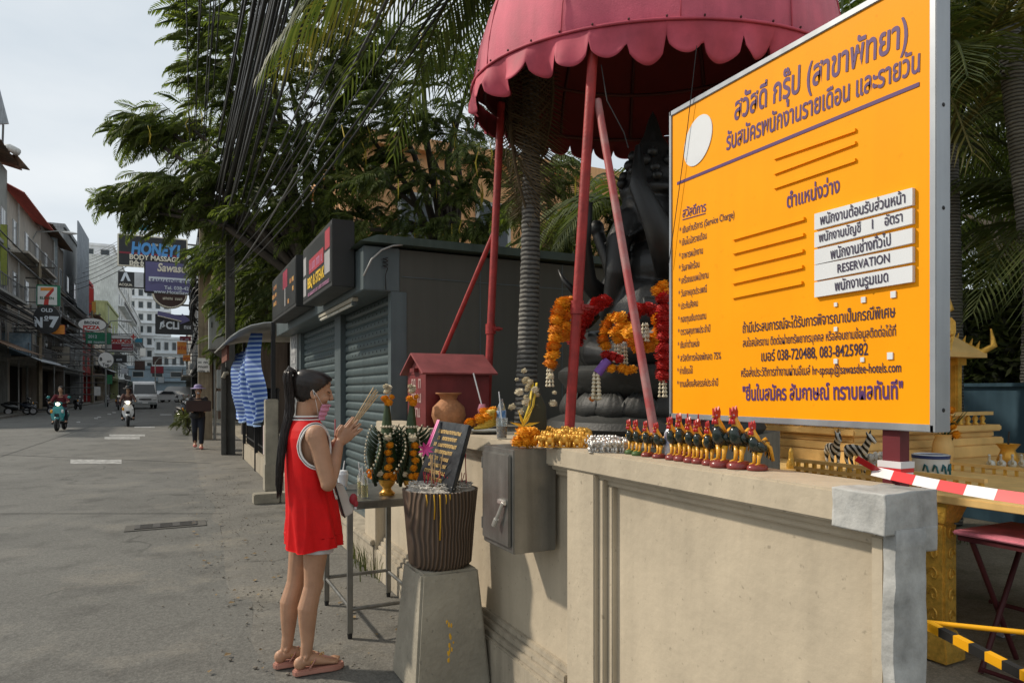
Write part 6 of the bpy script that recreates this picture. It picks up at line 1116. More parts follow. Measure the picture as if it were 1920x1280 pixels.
# bai sri: two folded-leaf towers
m_bl = mat('banana leaf', (.035, .06, .02), .45, var=.35, scale=14); m_bld = mat('banana leaf dark', (.018, .034, .014), .45, var=.3, scale=14); bud = MB().sph((0, 0, 0), 1, 6, 4).mesh('bud', m_jas, 180)
def baisri(label, p, gold):
    p = Vector(p); s = thing('leaf_tower', label, 'offering', p); z0 = .0
    if gold: MB().lathe([(.045, 0), (.05, .012), (.03, .03), (.026, .045), (.045, .065), (.055, .09), (.06, .14), (.058, .145)], p, 22).build('gold_bowl', m_gold, s, 60); z0 = .1
    MB().lathe([(.075, z0), (.066, z0 + .12), (.043, z0 + .24), (.034, z0 + .32), (.019, z0 + .43), (.008, z0 + .5)], p, 16, wob=lambda q, z: 1 + .05 * sin(5 * q + z * 30)).build('leaf_cone', m_bl, s, 60)
    for z, r_, n in ((z0 + .325, .036, 13), (z0 + .28, .044, 9)):
        for i in range(n): q = 2 * pi * i / n; o = link('bud', bud, s, Vector((r_ * cos(q), r_ * sin(q), z))); o.scale = (.0085, .0085, .009)
    sp = MB().tube([(0, 0, 0), (.03, 0, .035), (.055, 0, .085)], [.011, .009, .002], 6).mesh('leaf_spike', m_bld, 180)
    for f in range(4):
        q0 = 2 * pi * f / 4 + .6
        for i in range(13):
            t = i / 12; q = q0 + .5 * sin(t * 3); c = Vector((.05 * cos(q) + .055 * (1 - t * .9) * cos(q0), .05 * sin(q) + .055 * (1 - t * .9) * sin(q0), z0 - .03 + .3 * t)); o = link('leaf_spike', sp, s, c); o.rotation_euler = (0, -.2 + .5 * t, q); o = link('bud', bud, s, c + Vector((.056 * cos(q) * (1 + .1), .056 * sin(q) * 1.1, .086 - .03 * t))); o.scale = (.006, .006, .008)
    for dx, dy, dz, r_, k in ((-.02, -.02, .5, .024, 'o'), (.025, -.015, .51, .02, 'o'), (.0, -.03, .475, .026, 'o'), (0, 0, .545, .024, 'w'), (.012, .01, .565, .02, 'w'), (-.01, 0, .575, .018, 'w')): flower(s, p + Vector((dx, dy, dz + z0 - .0)), r_, k)
    for k in range(6): flower(s, p + Vector((-.02 + .012 * (k % 2), -.085 - .004 * k, z0 + .26 - .045 * k)), .024, 'o' if k else 'w')
    for k in range(16): q = k * .4; flower(s, p + Vector((.105 * cos(q), .105 * sin(q), z0 + .03 + .015 * sin(k * 2))), .022, 'odwo'[k % 4])
    return s
baisri('folded banana leaf tower in a gold bowl on the steel table', (1.18, 4.16, TZ), True); baisri('second folded banana leaf tower behind the prayer plaque', (1.31, 4.07, TZ), True)
bottle('small bottle of pale green drink with straws on the steel table', Vector((1.02, 4.09, TZ)), .16, .022); bottle('second straw bottle behind the first on the steel table', Vector((1.03, 4.22, TZ)), .17, .022)
p = Vector((.98, 4.5, TZ)); cp = thing('paper_cup', 'white milk cup with straw at the far corner of the steel table', 'cup', p); MB().lathe([(.026, 0), (.036, .1), (.037, .102), (.03, .102)], p, 18).build('cup', mat('white cup', (.66, .68, .7), .5, col2=(.2, .42, .55), scale=16, mixlo=.55, mixhi=.6), cp, 60); MB().lathe([(.036, .102), (.03, .125), (.008, .13)], p, 16).build('dome_lid', m_plate, cp, 60); MB().cyl(p + Vector((0, 0, .12)), p + Vector((.012, 0, .19)), .0035, n=6).build('straw', m_plate, cp)
# ================================================================== SPIRIT HOUSE TABLE AND SPIRIT HOUSE
m_cream = mat('cream gold paint', (.76, .5, .19), .55, var=.15, scale=6, streak=.1); m_gild = mat('gilded carving', (.68, .4, .07), .4, .25, var=.3, scale=30, bump=.5, bscale=70)
stb = thing('carved_table', 'cream table with a carved gilded leg behind the wall end', 'table', (5, 2.4, 0)); MB().prism([(3.62, -.8, .86), (5.75, -.8, .86), (5.75, 3.1, .86), (6.75, 3.1, .86), (6.75, 5.26, .86), (3.62, 5.26, .86)], (0, 0, .04)).build('table_top', m_cream, stb, bevel=.004)
def cleg(x, y):
    l = MB().box2((x - .058, y - .058, .16), (x + .058, y + .058, .74)).build('leg', m_gild, stb, bevel=.012)
    MB().add([(x + sx * w_, y + sy * w_, z) for z, w_ in ((0, .085), (.06, .085), (.16, .057)) for sx, sy in ((-1, -1), (1, -1), (1, 1), (-1, 1))], [(3, 2, 1, 0), (8, 9, 10, 11)] + [(4 * k + i, 4 * k + (i + 1) % 4, 4 * k + 4 + (i + 1) % 4, 4 * k + 4 + i) for k in (0, 1) for i in range(4)]).build('leg_foot', m_gild, l, bevel=.004); MB().add([(x + sx * w_, y + sy * w_, z) for z, w_ in ((.74, .062), (.765, .072), (.86, .1)) for sx, sy in ((-1, -1), (1, -1), (1, 1), (-1, 1))], [(3, 2, 1, 0), (8, 9, 10, 11)] + [(4 * k + i, 4 * k + (i + 1) % 4, 4 * k + 4 + (i + 1) % 4, 4 * k + 4 + i) for k in (0, 1) for i in range(4)]).build('leg_capital', m_gild, l, bevel=.004)
    for k in range(5): z = .24 + .11 * k; MB().tube([Vector((x - .061, y + .03 * cos(a * .5) * (1 - a / 16), z + .045 * sin(a * .5) * (1 - a / 16))) for a in range(14)], .006, 5).build('scroll', m_gild, l, 180); MB().tube([Vector((x + .03 * cos(a * .5) * (1 - a / 16), y - .061, z + .045 * sin(a * .5) * (1 - a / 16))) for a in range(14)], .006, 5).build('scroll', m_gild, l, 180)
for x, y in ((3.74, 2.31), (3.74, -.6), (5.6, 2.4), (5.6, -.6), (6.6, 5.1)): cleg(x, y)
HX, HY_ = 2.52, 2.0
sh = thing('spirit_house', 'cream and gold spirit house on the carved table', 'shrine', (HX, HY_, 1.2))
for k, (hw, z0, z1) in enumerate(((.48, 1.2005, 1.245), (.455, 1.2445, 1.275), (.43, 1.2745, 1.30), (.45, 1.2995, 1.325))): MB().box2((HX - hw, HY_ - hw * .95, z0), (HX + hw, HY_ + hw * .95, z1)).build('base_step', m_cream, sh, bevel=.005)
bal = MB().lathe([(.009, 0), (.012, .006), (.006, .012), (.012, .024), (.006, .036), (.009, .04)], (0, 0, 0), 10).mesh('baluster', m_gild, 180)
for x, y, dx, dy, n in ((HX - .42, HY_ - .38, 0, .05, 16), (HX - .42, HY_ - .39, .05, 0, 17)):
    for i in range(n): link('baluster', bal, sh, Vector((x + dx * i, y + dy * i, 1.325)) - wloc(sh))
MB().box2((HX - .435, HY_ - .40, 1.364), (HX - .405, HY_ + .4, 1.378)).build('hand_rail', m_cream, sh); MB().box2((HX - .405, HY_ - .405, 1.364), (HX + .43, HY_ - .377, 1.378)).build('hand_rail', m_cream, sh); MB().box2((HX - .25, HY_ - .22, 1.325), (HX + .28, HY_ + .24, 1.60)).build('cella', m_cream, sh, bevel=.004)
for sx in (-1, 1):
    for sy in (-1, 1): c = MB().box2((HX + sx * .345 - .02, HY_ + sy * .30 - .02, 1.325), (HX + sx * .345 + .02, HY_ + sy * .30 + .02, 1.60)).build('column', m_gild, sh, bevel=.006); MB().box2((HX + sx * .345 - .035, HY_ + sy * .30 - .035, 1.325), (HX + sx * .345 + .035, HY_ + sy * .30 + .035, 1.36)).build('column_base', m_cream, c); MB().box2((HX + sx * .345 - .03, HY_ + sy * .30 - .03, 1.57), (HX + sx * .345 + .03, HY_ + sy * .30 + .03, 1.602)).build('column_cap', m_gild, c)
def hip(z0, z1, w0, w1, name): return MB().add([(HX + sx * w_, HY_ + sy * w_ * .92, z) for z, w_ in ((z0, w0), (z0 + .02, w0), (z0 + (z1 - z0) * .45, w0 * .62 + w1 * .38), (z1, w1)) for sx, sy in ((-1, -1), (1, -1), (1, 1), (-1, 1))], [(3, 2, 1, 0), (12, 13, 14, 15)] + [(4 * k + i, 4 * k + (i + 1) % 4, 4 * k + 4 + (i + 1) % 4, 4 * k + 4 + i) for k in range(3) for i in range(4)]).build(name, m_cream, sh)
hip(1.60, 1.76, .42, .25, 'roof_tier'); hip(1.76, 1.9, .3, .15, 'roof_tier'); hip(1.9, 2.02, .18, .06, 'roof_tier'); MB().lathe([(.06, 0), (.07, .03), (.03, .1), (.012, .3), (.003, .42)], (HX, HY_, 2.0), 14).build('spire', m_gild, sh, 60)
for z, w_, s_ in ((1.62, .415, 1.), (1.78, .3, .9)):
    for sx in (-1, 1):
        for sy in (-1, 1):
            c = Vector((HX + sx * w_, HY_ + sy * w_ * .92, z)); d = Vector((sx, sy, 0)).normalized(); MB().tube([c - d * .1 + Vector((0, 0, .05)), c - d * .02, c + d * .03 + Vector((0, 0, .03 * s_)), c + d * .02 + Vector((0, 0, .1 * s_))], [.012, .018, .014, .003], 7).build('roof_finial', m_gild, sh, 180)
            for k in range(5): MB().tube([c - d * (.03 + .025 * k) + Vector((0, 0, .02 + .012 * k)), c - d * (.02 + .025 * k) + Vector((0, 0, .05 + .012 * k))], [.008, .001], 5).build('crest_flame', m_gild, sh)
for y in (HY_ - .25, HY_, HY_ + .25):
    MB().add([Vector((HX - .43, y - .12, 1.62)), Vector((HX - .43, y + .12, 1.62)), Vector((HX - .45, y, 1.86))], [(0, 1, 2)]).build('gable_board', m_gild, sh, thick=.02)
MB().tube([Vector((1.93, 2.36, 1.27)), Vector((1.93, 2.2, 1.36))], .012, 8).build('stair_rail', m_cream, sh)
fpts = [(1768, 652), (1790, 650), (1793, 632), (1799, 612), (1798, 592), (1789, 583), (1793, 600), (1786, 612), (1781, 596), (1778, 575), (1770, 552), (1766, 548)]
MB().prism([at(u, v, 2.62) for u, v in fpts], (-.02, .03, 0)).build('naga_finial', m_gild, sh, bevel=.003)
for u, v in ((1777, 640), (1783, 628), (1776, 618), (1788, 616), (1774, 600)): MB().sph(at(u, v, 2.61), .011, 8, 6).build('carved_boss', m_gild, sh, 180)
# animal figurines on the table, in front of the spirit house
m_zw = bpy.data.materials.new('zebra coat'); m_zw.use_nodes = True; t = m_zw.node_tree; b = t.nodes['Principled BSDF']; co = nd(t, 'ShaderNodeTexCoord'); wv = nd(t, 'ShaderNodeTexWave', wave_type='BANDS', bands_direction='DIAGONAL'); wv.inputs['Scale'].default_value = 2.6; wv.inputs['Distortion'].default_value = 2.5; wv.inputs['Detail'].default_value = 1; t.links.new(co.outputs['Object'], wv.inputs['Vector']); rp = nd(t, 'ShaderNodeValToRGB'); rp.color_ramp.interpolation = 'CONSTANT'; rp.color_ramp.elements[1].position = .5; rp.color_ramp.elements[0].color = (.012, .011, .01, 1); rp.color_ramp.elements[1].color = (.6, .57, .5, 1); t.links.new(wv.outputs['Fac'], rp.inputs[0]); t.links.new(rp.outputs[0], b.inputs['Base Color']); b.inputs['Roughness'].default_value = .4
zb = MB(); zb.tube([(-.42, 0, .62), (-.2, 0, .62), (.12, 0, .6), (.3, 0, .66)], [(.14, .13), (.17, .15), (.16, .14), (.12, .11)], 14, up=(0, 0, 1)); zb.tube([(.26, 0, .68), (.38, 0, .85), (.47, 0, 1.02)], [.11, .09, .075], 12); zb.tube([(.42, 0, 1.06), (.56, 0, .98), (.68, 0, .88)], [.08, .07, .045], 12)
for s in (-1, 1):
    zb.tube([(-.32, s * .08, .56), (-.36, s * .08, .34), (-.30, s * .08, .2), (-.32, s * .08, 0)], [.09, .05, .038, .045], 10); zb.tube([(.2, s * .08, .56), (.21, s * .08, .3), (.2, s * .08, 0)], [.075, .045, .042], 10); zb.tube([(.42, s * .05, 1.1), (.41, s * .075, 1.2)], [.035, .01], 8)
zb.tube([(-.44, 0, .68), (-.52, 0, .5), (-.5, 0, .36)], [.025, .02, .03], 8)
z1 = remesh(zb, 'zebra_figurine', m_zw, None, .022, 2); z1.location = (2.02, 1.66, 1.2); z1.rotation_euler = (0, 0, pi + .95); z1.scale = (.135,) * 3; tag(z1, 'left zebra figurine with black stripes before the spirit house', 'figurine', 'zebra figurines')
mn = MB().prism([(.3 + .04 * i, -.012, .82 + .07 * i + (.05 if i % 2 else .07)) for i in range(6)] + [(.48, -.012, 1.1), (.3, -.012, .78)], (0, .024, 0)).build('mane', m_dark, z1, local=True)
z2 = z1.copy(); COL.objects.link(z2); z2.location = (2.0, 1.555, 1.2); z2.rotation_euler = (0, 0, pi + 1.35); z2['label'] = 'right zebra figurine facing the street before the spirit house'; mn2 = mn.copy(); COL.objects.link(mn2); mn2.parent = z2
EW = elephant_mesh('elephant_figurine', mat('grey glazed figurine', (.42, .4, .36), .35, var=.3, scale=30))
for i, (x, y, s_) in enumerate(((1.98, 1.45, .1), (2.0, 1.39, .105), (2.05, 1.43, .1))): o = link('elephant_figurine', EW, None, (x, y, 1.2)); o.scale = (s_,) * 3; o.rotation_euler = (0, 0, pi + .6 + .2 * i); tag(o, 'pale grey elephant figurine beside the zebras', 'figurine', 'grey elephants')
fe = thing('miniature_fence', 'low cream miniature fence edging the figurines', 'fence', (1.88, 1.7, 1.2))
for i in range(19): y = 2.05 - .055 * i; MB().box2((1.86, y - .007, 1.2), (1.874, y + .007, 1.238)).build('fence_post', m_gild, fe)
for z in (1.207, 1.236): MB().box2((1.858, 1.04, z), (1.876, 2.07, z + .012)).build('fence_rail', m_cream, fe)
MB().box2((1.85, 1.47, 1.2), (1.885, 1.55, 1.262)).build('fence_pier', m_cream, fe)
dg_ = thing('kneeling_figurine', 'small golden kneeling figure at the fence end', 'figurine', (1.9, 1.98, 1.2)); MB().lathe([(.022, 0), (.024, .02), (.014, .05), (.011, .07), (.013, .085), (.008, .1), (.002, .11)], (1.9, 1.98, 1.2), 12).build('figure', m_gild, dg_, 60)
p = Vector((2.0, 1.19, 1.2)); bp_ = thing('porcelain_pot', 'white porcelain incense pot with blue band and leaf pattern', 'pot', p); MB().lathe([(.055, 0), (.066, .01), (.07, .06), (.072, .095), (.064, .098), (.06, .085)], p, 28).build('body', mat('porcelain', (.6, .62, .62), .25, var=.05), bp_, 60); MB().lathe([(.0728, .08), (.0735, .094)], p, 28).build('blue_band', mat('cobalt glaze', (.03, .05, .16), .25), bp_, 60)
for k in range(6): q = 3.3 + k * .5; MB().tube([p + Vector((.0715 * cos(q + .1 * a), .0715 * sin(q + .1 * a), .03 + .03 * sin(a * 1.2))) for a in range(5)], .004, 5).build('painted_leaf', mat('teal glaze', (.02, .12, .14), .25), bp_, 180)
MB().lathe([(.058, .08), (.04, .088), (.0, .09)], p, 18).build('ash', m_ash, bp_)
p = Vector((2.45, 1.42, 1.2)); vp = thing('marigold_vase', 'leafy stems with marigolds in a white vase by the column', 'flowers', p); MB().lathe([(.03, 0), (.045, .04), (.04, .09), (.03, .12), (.038, .13)], p, 18).build('vase', m_cream, vp, 60)
for k, (dx, dz) in enumerate(((-.03, .2), (.0, .17), (.035, .13), (-.01, .24))): MB().tube([p + Vector((0, 0, .1)), p + Vector((dx * .6, -.02, dz * .7)), p + Vector((dx, -.03, dz))], .004, 5).build('stem', m_bl, vp); flower(vp, p + Vector((dx, -.035, dz)), .024, 'o')
for k in range(12): q = k * .7; MB().add([p + Vector((0, 0, .1)), p + Vector((.05 * cos(q) - .012 * sin(q), .05 * sin(q), .19)), p + Vector((.1 * cos(q), .1 * sin(q), .2 + .06 * sin(k))), p + Vector((.05 * cos(q) + .012 * sin(q), .05 * sin(q), .17))], [(0, 1, 2, 3)]).build('leaf', m_bl, vp, thick=.001)
p = Vector((2.5, 1.318, 1.2)); gv = thing('golden_vase', 'fluted golden vase at the far right of the table', 'vase', p); MB().lathe([(.03, 0), (.045, .03), (.035, .06), (.028, .08), (.045, .105), (.05, .11), (.03, .1)], p, 24, wob=lambda q, z: 1 + .06 * sin(10 * q)).build('body', m_gold, gv, 60); MB().cyl(p + Vector((0, 0, .08)), p + Vector((.01, 0, .17)), .004, n=6).build('stem', m_dark, gv)
sw_ = MB(); sw_.sph((0, 0, .3), (.36, .24, .24), 12, 8); sw_.tube([(.28, 0, .35), (.42, 0, .55), (.36, 0, .78), (.45, 0, .86)], [.1, .07, .06, .07], 10); sw_.tube([(.45, 0, .87), (.6, 0, .82)], [.05, .02], 8); sw_.tube([(-.28, 0, .38), (-.45, 0, .5)], [.12, .02], 8); SWM = sw_.mesh('swan_figurine', mat('glazed swan', (.55, .54, .48), .3, var=.25, scale=30), 180)
for i in range(6): o = link('swan_figurine', SWM, None, (2.55 - .005 * i, 1.14 - .055 * i, 1.2)); o.scale = (.075,) * 3; o.rotation_euler = (0, 0, pi + .3 + .1 * (i % 3)); tag(o, 'small white glazed swan figurine in the row at right', 'figurine', 'swan figurines')
fe2 = thing('miniature_fence', 'low gilded miniature fence in front of the swans', 'fence', (2.4, .95, 1.2))
for i in range(14): MB().box2((2.40, .65 + .045 * i, 1.2), (2.41, .66 + .045 * i, 1.225)).build('fence_post', m_gild, fe2)
MB().box2((2.395, .63, 1.225), (2.415, 1.26, 1.238)).build('fence_rail', m_cream, fe2)
# seat each thing on the carved table (top at 0.9 m): its own spot and its own size
def seat(o, p, sc): o.location = p; o.scale = sc if isinstance(sc, tuple) else (sc, sc, sc)
TT = .9; on = lambda u, v: atZ(u, v, TT)
seat(sh, (5.46, 4.32, TT), 2.1); seat(fe, (3.86, 2.92, TT), (1.8, 1.2, 1.8)); seat(fe2, (4.86, 2.62, TT), 1.5); seat(dg_, on(1483, 878), 1.35)
seat(bp_, on(1745, 893), 1.5); seat(vp, on(1768, 868), 1.7); seat(gv, on(1890, 874), 1.5); seat(z1, on(1562, 881), .24); seat(z2, on(1608, 885), .24)
for k, o in enumerate([o for o in COL.objects if o.get('group') == 'grey elephants']): seat(o, on(1632 + 16 * k, 884 - 4 * (k % 2)), .15)
for k, o in enumerate([o for o in COL.objects if o.get('group') == 'swan figurines']): seat(o, on(1858 + 20 * k, 879), .12)
# barrier tape, striped boom, yellow rail, pink table
tape = thing('barrier_tape', 'red and white barrier tape stretched from the board post', 'tape', (1.76, 1.24, 1.22)); T0, T1 = Vector((1.755, 1.27, 1.225)), Vector((1.70, .55, 1.215)); m_tw = mat('tape white', (.7, .68, .68), .35, var=.05); m_tr = mat('tape red', (.62, .025, .03), .35, var=.1)
pts = [T0.lerp(T1, i / 10) + Vector((-.045 * sin(pi * i / 10), 0, -.008 * sin(pi * i / 10))) for i in range(11)]
for i in range(10):
    a, b_ = pts[i], pts[i + 1]; MB().add([a + Vector((-.012, 0, -.010)), b_ + Vector((-.012, 0, -.010)), b_ + Vector((.004, 0, .014)), a + Vector((.004, 0, .014))], [(0, 1, 2, 3)]).build('segment', m_tr if i % 2 else m_tw, tape, thick=.0006)
for k, m_ in enumerate((m_tw, m_tr, m_tw)): MB().box((NX + .032, 1.243, 1.222 + .012 * k), (.055 + .002 * k, .066 + .002 * k, .018)).build('knot_wrap', m_, tape)
MB().add([T0, T0 + Vector((-.04, .03, .03)), T0 + Vector((-.05, .01, .045)), T0 + Vector((-.01, -.03, .01))], [(0, 1, 2, 3)]).build('loose_end', m_tr, tape, thick=.0006)
m_by = mat('barrier yellow', (.82, .4, .01), .45, var=.12); A, B = at(1738, 1170, 2.25), at(1990, 1300, 1.85); bo = thing('striped_boom', 'yellow and black striped barrier bar slanting over the grass', 'barrier', B); ax = (B - A).normalized(); sd = ax.cross(Vector((0, 0, 1))).normalized()
for i in range(8):
    a, b_ = A.lerp(B, i / 8), A.lerp(B, (i + 1) / 8); MB().add([a - sd * .012 + Vector((0, 0, e)) for e in (-.014, .014)] + [b_ - sd * .012 + Vector((0, 0, e)) for e in (.014, -.014)] + [a + sd * .012 + Vector((0, 0, e)) for e in (-.014, .014)] + [b_ + sd * .012 + Vector((0, 0, e)) for e in (.014, -.014)], [(0, 1, 2, 3), (7, 6, 5, 4), (0, 4, 5, 1), (1, 5, 6, 2), (2, 6, 7, 3), (3, 7, 4, 0)]).build('stripe', m_dark if i % 2 else m_by, bo)
yr = MB().cyl(at(1738, 1166, 2.28), at(1990, 1192, 2.05), .0085, n=10).build('yellow_rail', m_by, smooth=60); tag(yr, 'thin yellow steel rail crossing above the striped bar', 'rail')
m_pink = mat('faded pink laminate', (.66, .22, .28), .5, var=.25, scale=5, streak=.15); m_mar2 = mat('maroon steel tube', (.075, .015, .018), .5, var=.2); ft = thing('folding_table', 'faded pink folding table with crossed maroon legs in the yard', 'table', (3.95, 1.9, 0)); MB().box2((3.66, 1.3, .70), (4.2, 2.2, .722)).build('table_top', m_pink, ft, bevel=.008); MB().box2((3.68, 1.32, .67), (4.18, 2.18, .7)).build('edge_frame', m_mar2, ft)
for y in (1.42, 2.12):
    MB().tube([(3.7, y, .67), (4.1, y, .0)], .014, 8).build('leg', m_mar2, ft, 60); MB().tube([(4.12, y - .03, .67), (3.72, y - .03, .0)], .014, 8).build('leg', m_mar2, ft, 60)
MB().tube([(3.72, 1.42, .02), (3.72, 2.09, .02)], .012, 8).build('cross_bar', m_mar2, ft); MB().tube([(4.0, 1.45, .3), (4.0, 2.2, .3)], .012, 8).build('cross_bar', m_mar2, ft)
lt = atZ(1880, 1198); o = MB().add([(lt.x, lt.y, .01), (lt.x + .12, lt.y - .02, .02), (lt.x + .15, lt.y + .07, .03), (lt.x + .03, lt.y + .09, .012)], [(0, 1, 2, 3)]).build('plastic_litter', mat('blue white wrapper', (.6, .62, .68), .3, col2=(.15, .2, .5), scale=20), thick=.004); tag(o, 'crumpled plastic wrapper lying in the grass', 'litter')
# ================================================================== THE WOMAN AT THE OFFERING TABLE
WL = (.63, 3.69, 0); WR = .06
wm = thing('person', 'woman in a red basketball jersey praying with incense at the table', 'person', WL, WR)
m_skin = mat('warm skin', (.42, .235, .145), .5, var=.14, scale=11, bump=.12, bscale=220, spec=.35); m_skin.node_tree.nodes['Principled BSDF'].inputs['Subsurface Weight'].default_value = .08; m_skin.node_tree.nodes['Principled BSDF'].inputs['Subsurface Radius'].default_value = (.02, .008, .004)
HT = Matrix.Rotation(radians(11), 3, 'Y'); HC = Vector((.012, 0, 1.437)); Hd = lambda x, y, z: HC + HT @ Vector((x, y, z))
HP = [(-.115, .068, .028, .020), (-.102, .083, .006, .035), (-.08, .087, -.012, .048), (-.055, .088, -.048, .056), (-.03, .086, -.078, .062), (0, .087, -.09, .067), (.03, .082, -.099, .070), (.055, .087, -.102, .071), (.08, .083, -.098, .067), (.1, .07, -.086, .058), (.114, .047, -.062, .043), (.122, .012, -.028, .018)]
def hring(z, n=32, off=0.):
    zs = [h[0] for h in HP]; f, b_, w_ = [np.interp(z, zs, [h[k] for h in HP]) for k in (1, 2, 3)]; c = (f + b_) / 2; rx = (f - b_) / 2 + off; out = []
    for i in range(n):
        q = 2 * pi * i / n; s_, co_ = sin(q), cos(q); out.append(Hd(c + rx * math.copysign(abs(co_) ** .9, co_), (w_ + off) * math.copysign(abs(s_) ** .92, s_), z))
    return out
b = MB(); b.loft([hring(z) for z in np.linspace(-.115, .122, 26)])
b.tube([Hd(.084, 0, .04), Hd(.097, 0, .015), Hd(.108, 0, -.008), Hd(.094, 0, -.016)], [.009, .010, .0125, .009], 10)
for s in (-1, 1): b.sph(Hd(.099, s * .009, -.01), (.008, .007, .006), 8, 6)
b.sph(Hd(.091, 0, -.042), (.010, .019, .006), 10, 6); b.sph(Hd(.089, 0, -.054), (.010, .016, .0065), 10, 6); b.sph(Hd(.078, 0, -.095), (.017, .018, .015), 10, 8)
for s in (-1, 1): b.sph(Hd(.055, s * .048, -.015), (.028, .02, .022), 10, 8); b.sph(Hd(.068, s * .033, .03), (.014, .018, .012), 10, 8)
b.tube([Vector((-.035, 0, 1.25)), Vector((-.022, 0, 1.32)), Hd(-.02, 0, -.05)], [.062, .05, .05], 14)
for s in (-1, 1):                                                   # ears
    e = [Hd(-.005 + .018 * cos(q), s * (.071 + .006 * cos(q + 2)), .005 + .031 * sin(q)) for q in [2 * pi * i / 12 for i in range(13)]]; b.tube(e, .0065, 6, False); b.sph(Hd(-.003, s * .069, .0), (.014, .006, .024), 8, 6)
# torso
EL = lambda z, cx, rx, ry, n=24: [Vector((cx + rx * cos(2 * pi * i / n), ry * sin(2 * pi * i / n), z)) for i in range(n)]
b.loft([EL(.74, .01, .085, .14), EL(.82, .005, .1, .15), EL(.9, .0, .09, .14), EL(1.0, -.005, .08, .12), EL(1.08, -.005, .09, .13), EL(1.16, -.005, .098, .148), EL(1.22, -.012, .085, .155), EL(1.26, -.022, .06, .11), EL(1.30, -.025, .045, .06)])
def arm(s):
    S_, E_, W_ = Vector((-.005, s * .158, 1.222)), Vector((.045, s * .212, .985)), Vector((.148, s * .034, 1.172))
    b.sph(S_, (.055, .05, .058), 12, 10); b.tube([S_, S_.lerp(E_, .3) + Vector((.002, 0, 0)), S_.lerp(E_, .7), E_], [.052, .048, .043, .038], 14); b.sph(E_ + Vector((-.003, 0, 0)), .038, 12, 8)
    b.tube([E_, E_.lerp(W_, .3), E_.lerp(W_, .7), W_], [.037, .039, .031, .0235], 14)
    D, N = Vector((.72, 0, .69)).normalized(), Vector((-.69, 0, .72)).normalized(); Y = Vector((0, s, 0)); P = W_ + Y * -.017
    b.tube([W_, P + D * .03, P + D * .062, P + D * .092], [(.022, .022), (.034, .016), (.040, .0135), (.039, .011)], 14, up=N)
    for k, (o_, L_) in enumerate(((-.0285, .058), (-.0095, .072), (.0095, .077), (.0285, .07))):
        a = P + D * .085 + N * o_ + Y * .001; e = .02 * (k - 1.5) * .35; b.tube([a, a + D * L_ * .5 + N * e * .5, a + D * L_ + N * e - Y * .004], [.0092, .0085, .0065], 8); b.sph(a + D * L_ + N * e - Y * .004, .0066, 8, 6)
    a = P + D * .022 + N * .026; b.tube([a, a + D * .028 + N * .02 + Y * .004, a + D * .058 + N * .026], [.0125, .0105, .0075], 8); b.sph(a + D * .058 + N * .026, .0078, 8, 6)
arm(-1); arm(1)
def leg(s, H_, K, A):
    H_, K, A = Vector(H_), Vector(K), Vector(A); b.tube([H_ + Vector((0, 0, .03)), H_.lerp(K, .25), H_.lerp(K, .55), H_.lerp(K, .85), K, K.lerp(A, .12)], [.073, .071, .062, .05, .0465, .044], 16); b.sph(K + Vector((.016, 0, .004)), (.04, .04, .048), 12, 8)
    b.tube([K, K.lerp(A, .14) + Vector((-.006, 0, 0)), K.lerp(A, .32) + Vector((-.016, 0, 0)), K.lerp(A, .55) + Vector((-.009, 0, 0)), K.lerp(A, .8), A], [.045, .047, .051, .043, .032, .029], 16)
    b.sph(A + Vector((-.004, s * .026, .0)), .013, 8, 6); b.sph(A + Vector((-.004, -s * .026, .004)), .013, 8, 6); b.sph(A + Vector((-.03, 0, -.032)), (.032, .03, .034), 12, 8)
    b.tube([A + Vector((-.015, 0, -.018)), A + Vector((.04, 0, -.022)), A + Vector((.09, 0, -.036)), A + Vector((.135, 0, -.046))], [(.034, .03), (.032, .034), (.022, .041), (.013, .042)], 14, up=(0, 0, 1))
    for k in range(5): y = s * (-.031 + .0165 * k); L_ = (.052, .046, .041, .034, .026)[k]; r_ = (.0115, .009, .0085, .008, .0075)[k]; a = A + Vector((.125, y, -.047)); b.tube([a, a + Vector((L_ * .6, 0, .002)), a + Vector((L_, 0, -.004))], [r_, r_, r_ * .8], 8); b.sph(a + Vector((L_, 0, -.004)), r_ * .85, 8, 6)
AN = ((-.036, -.075, .092), (-.105, .068, .092)); leg(-1, (.026, -.075, .8), (.0, -.075, .45), AN[0]); leg(1, (.0, .072, .8), (-.055, .07, .45), AN[1])
remesh(b, 'body', m_skin, wm, .0042, 3, True)
# face details
K = dict(smooth=180, local=True); m_brow = mat('brow', (.02, .014, .01), .6, var=0); m_lip = mat('lips', (.34, .09, .08), .4, var=.1)
for s in (-1, 1):
    MB().tube([Hd(.072, s * .052, .056), Hd(.084, s * .036, .063), Hd(.088, s * .016, .058)], [.0015, .003, .0022], 6).build('eyebrow', m_brow, wm, **K); MB().tube([Hd(.066, s * .052, .024), Hd(.079, s * .042, .0195), Hd(.085, s * .029, .020), Hd(.083, s * .017, .025)], [.0012, .0024, .0024, .0014], 6).build('eyelashes', m_brow, wm, **K)
MB().sph(Hd(.0935, 0, -.0415), (.009, .018, .0045), 10, 6).build('upper_lip', m_lip, wm, **K); MB().sph(Hd(.0915, 0, -.0535), (.0095, .0155, .0055), 10, 6).build('lower_lip', m_lip, wm, **K)
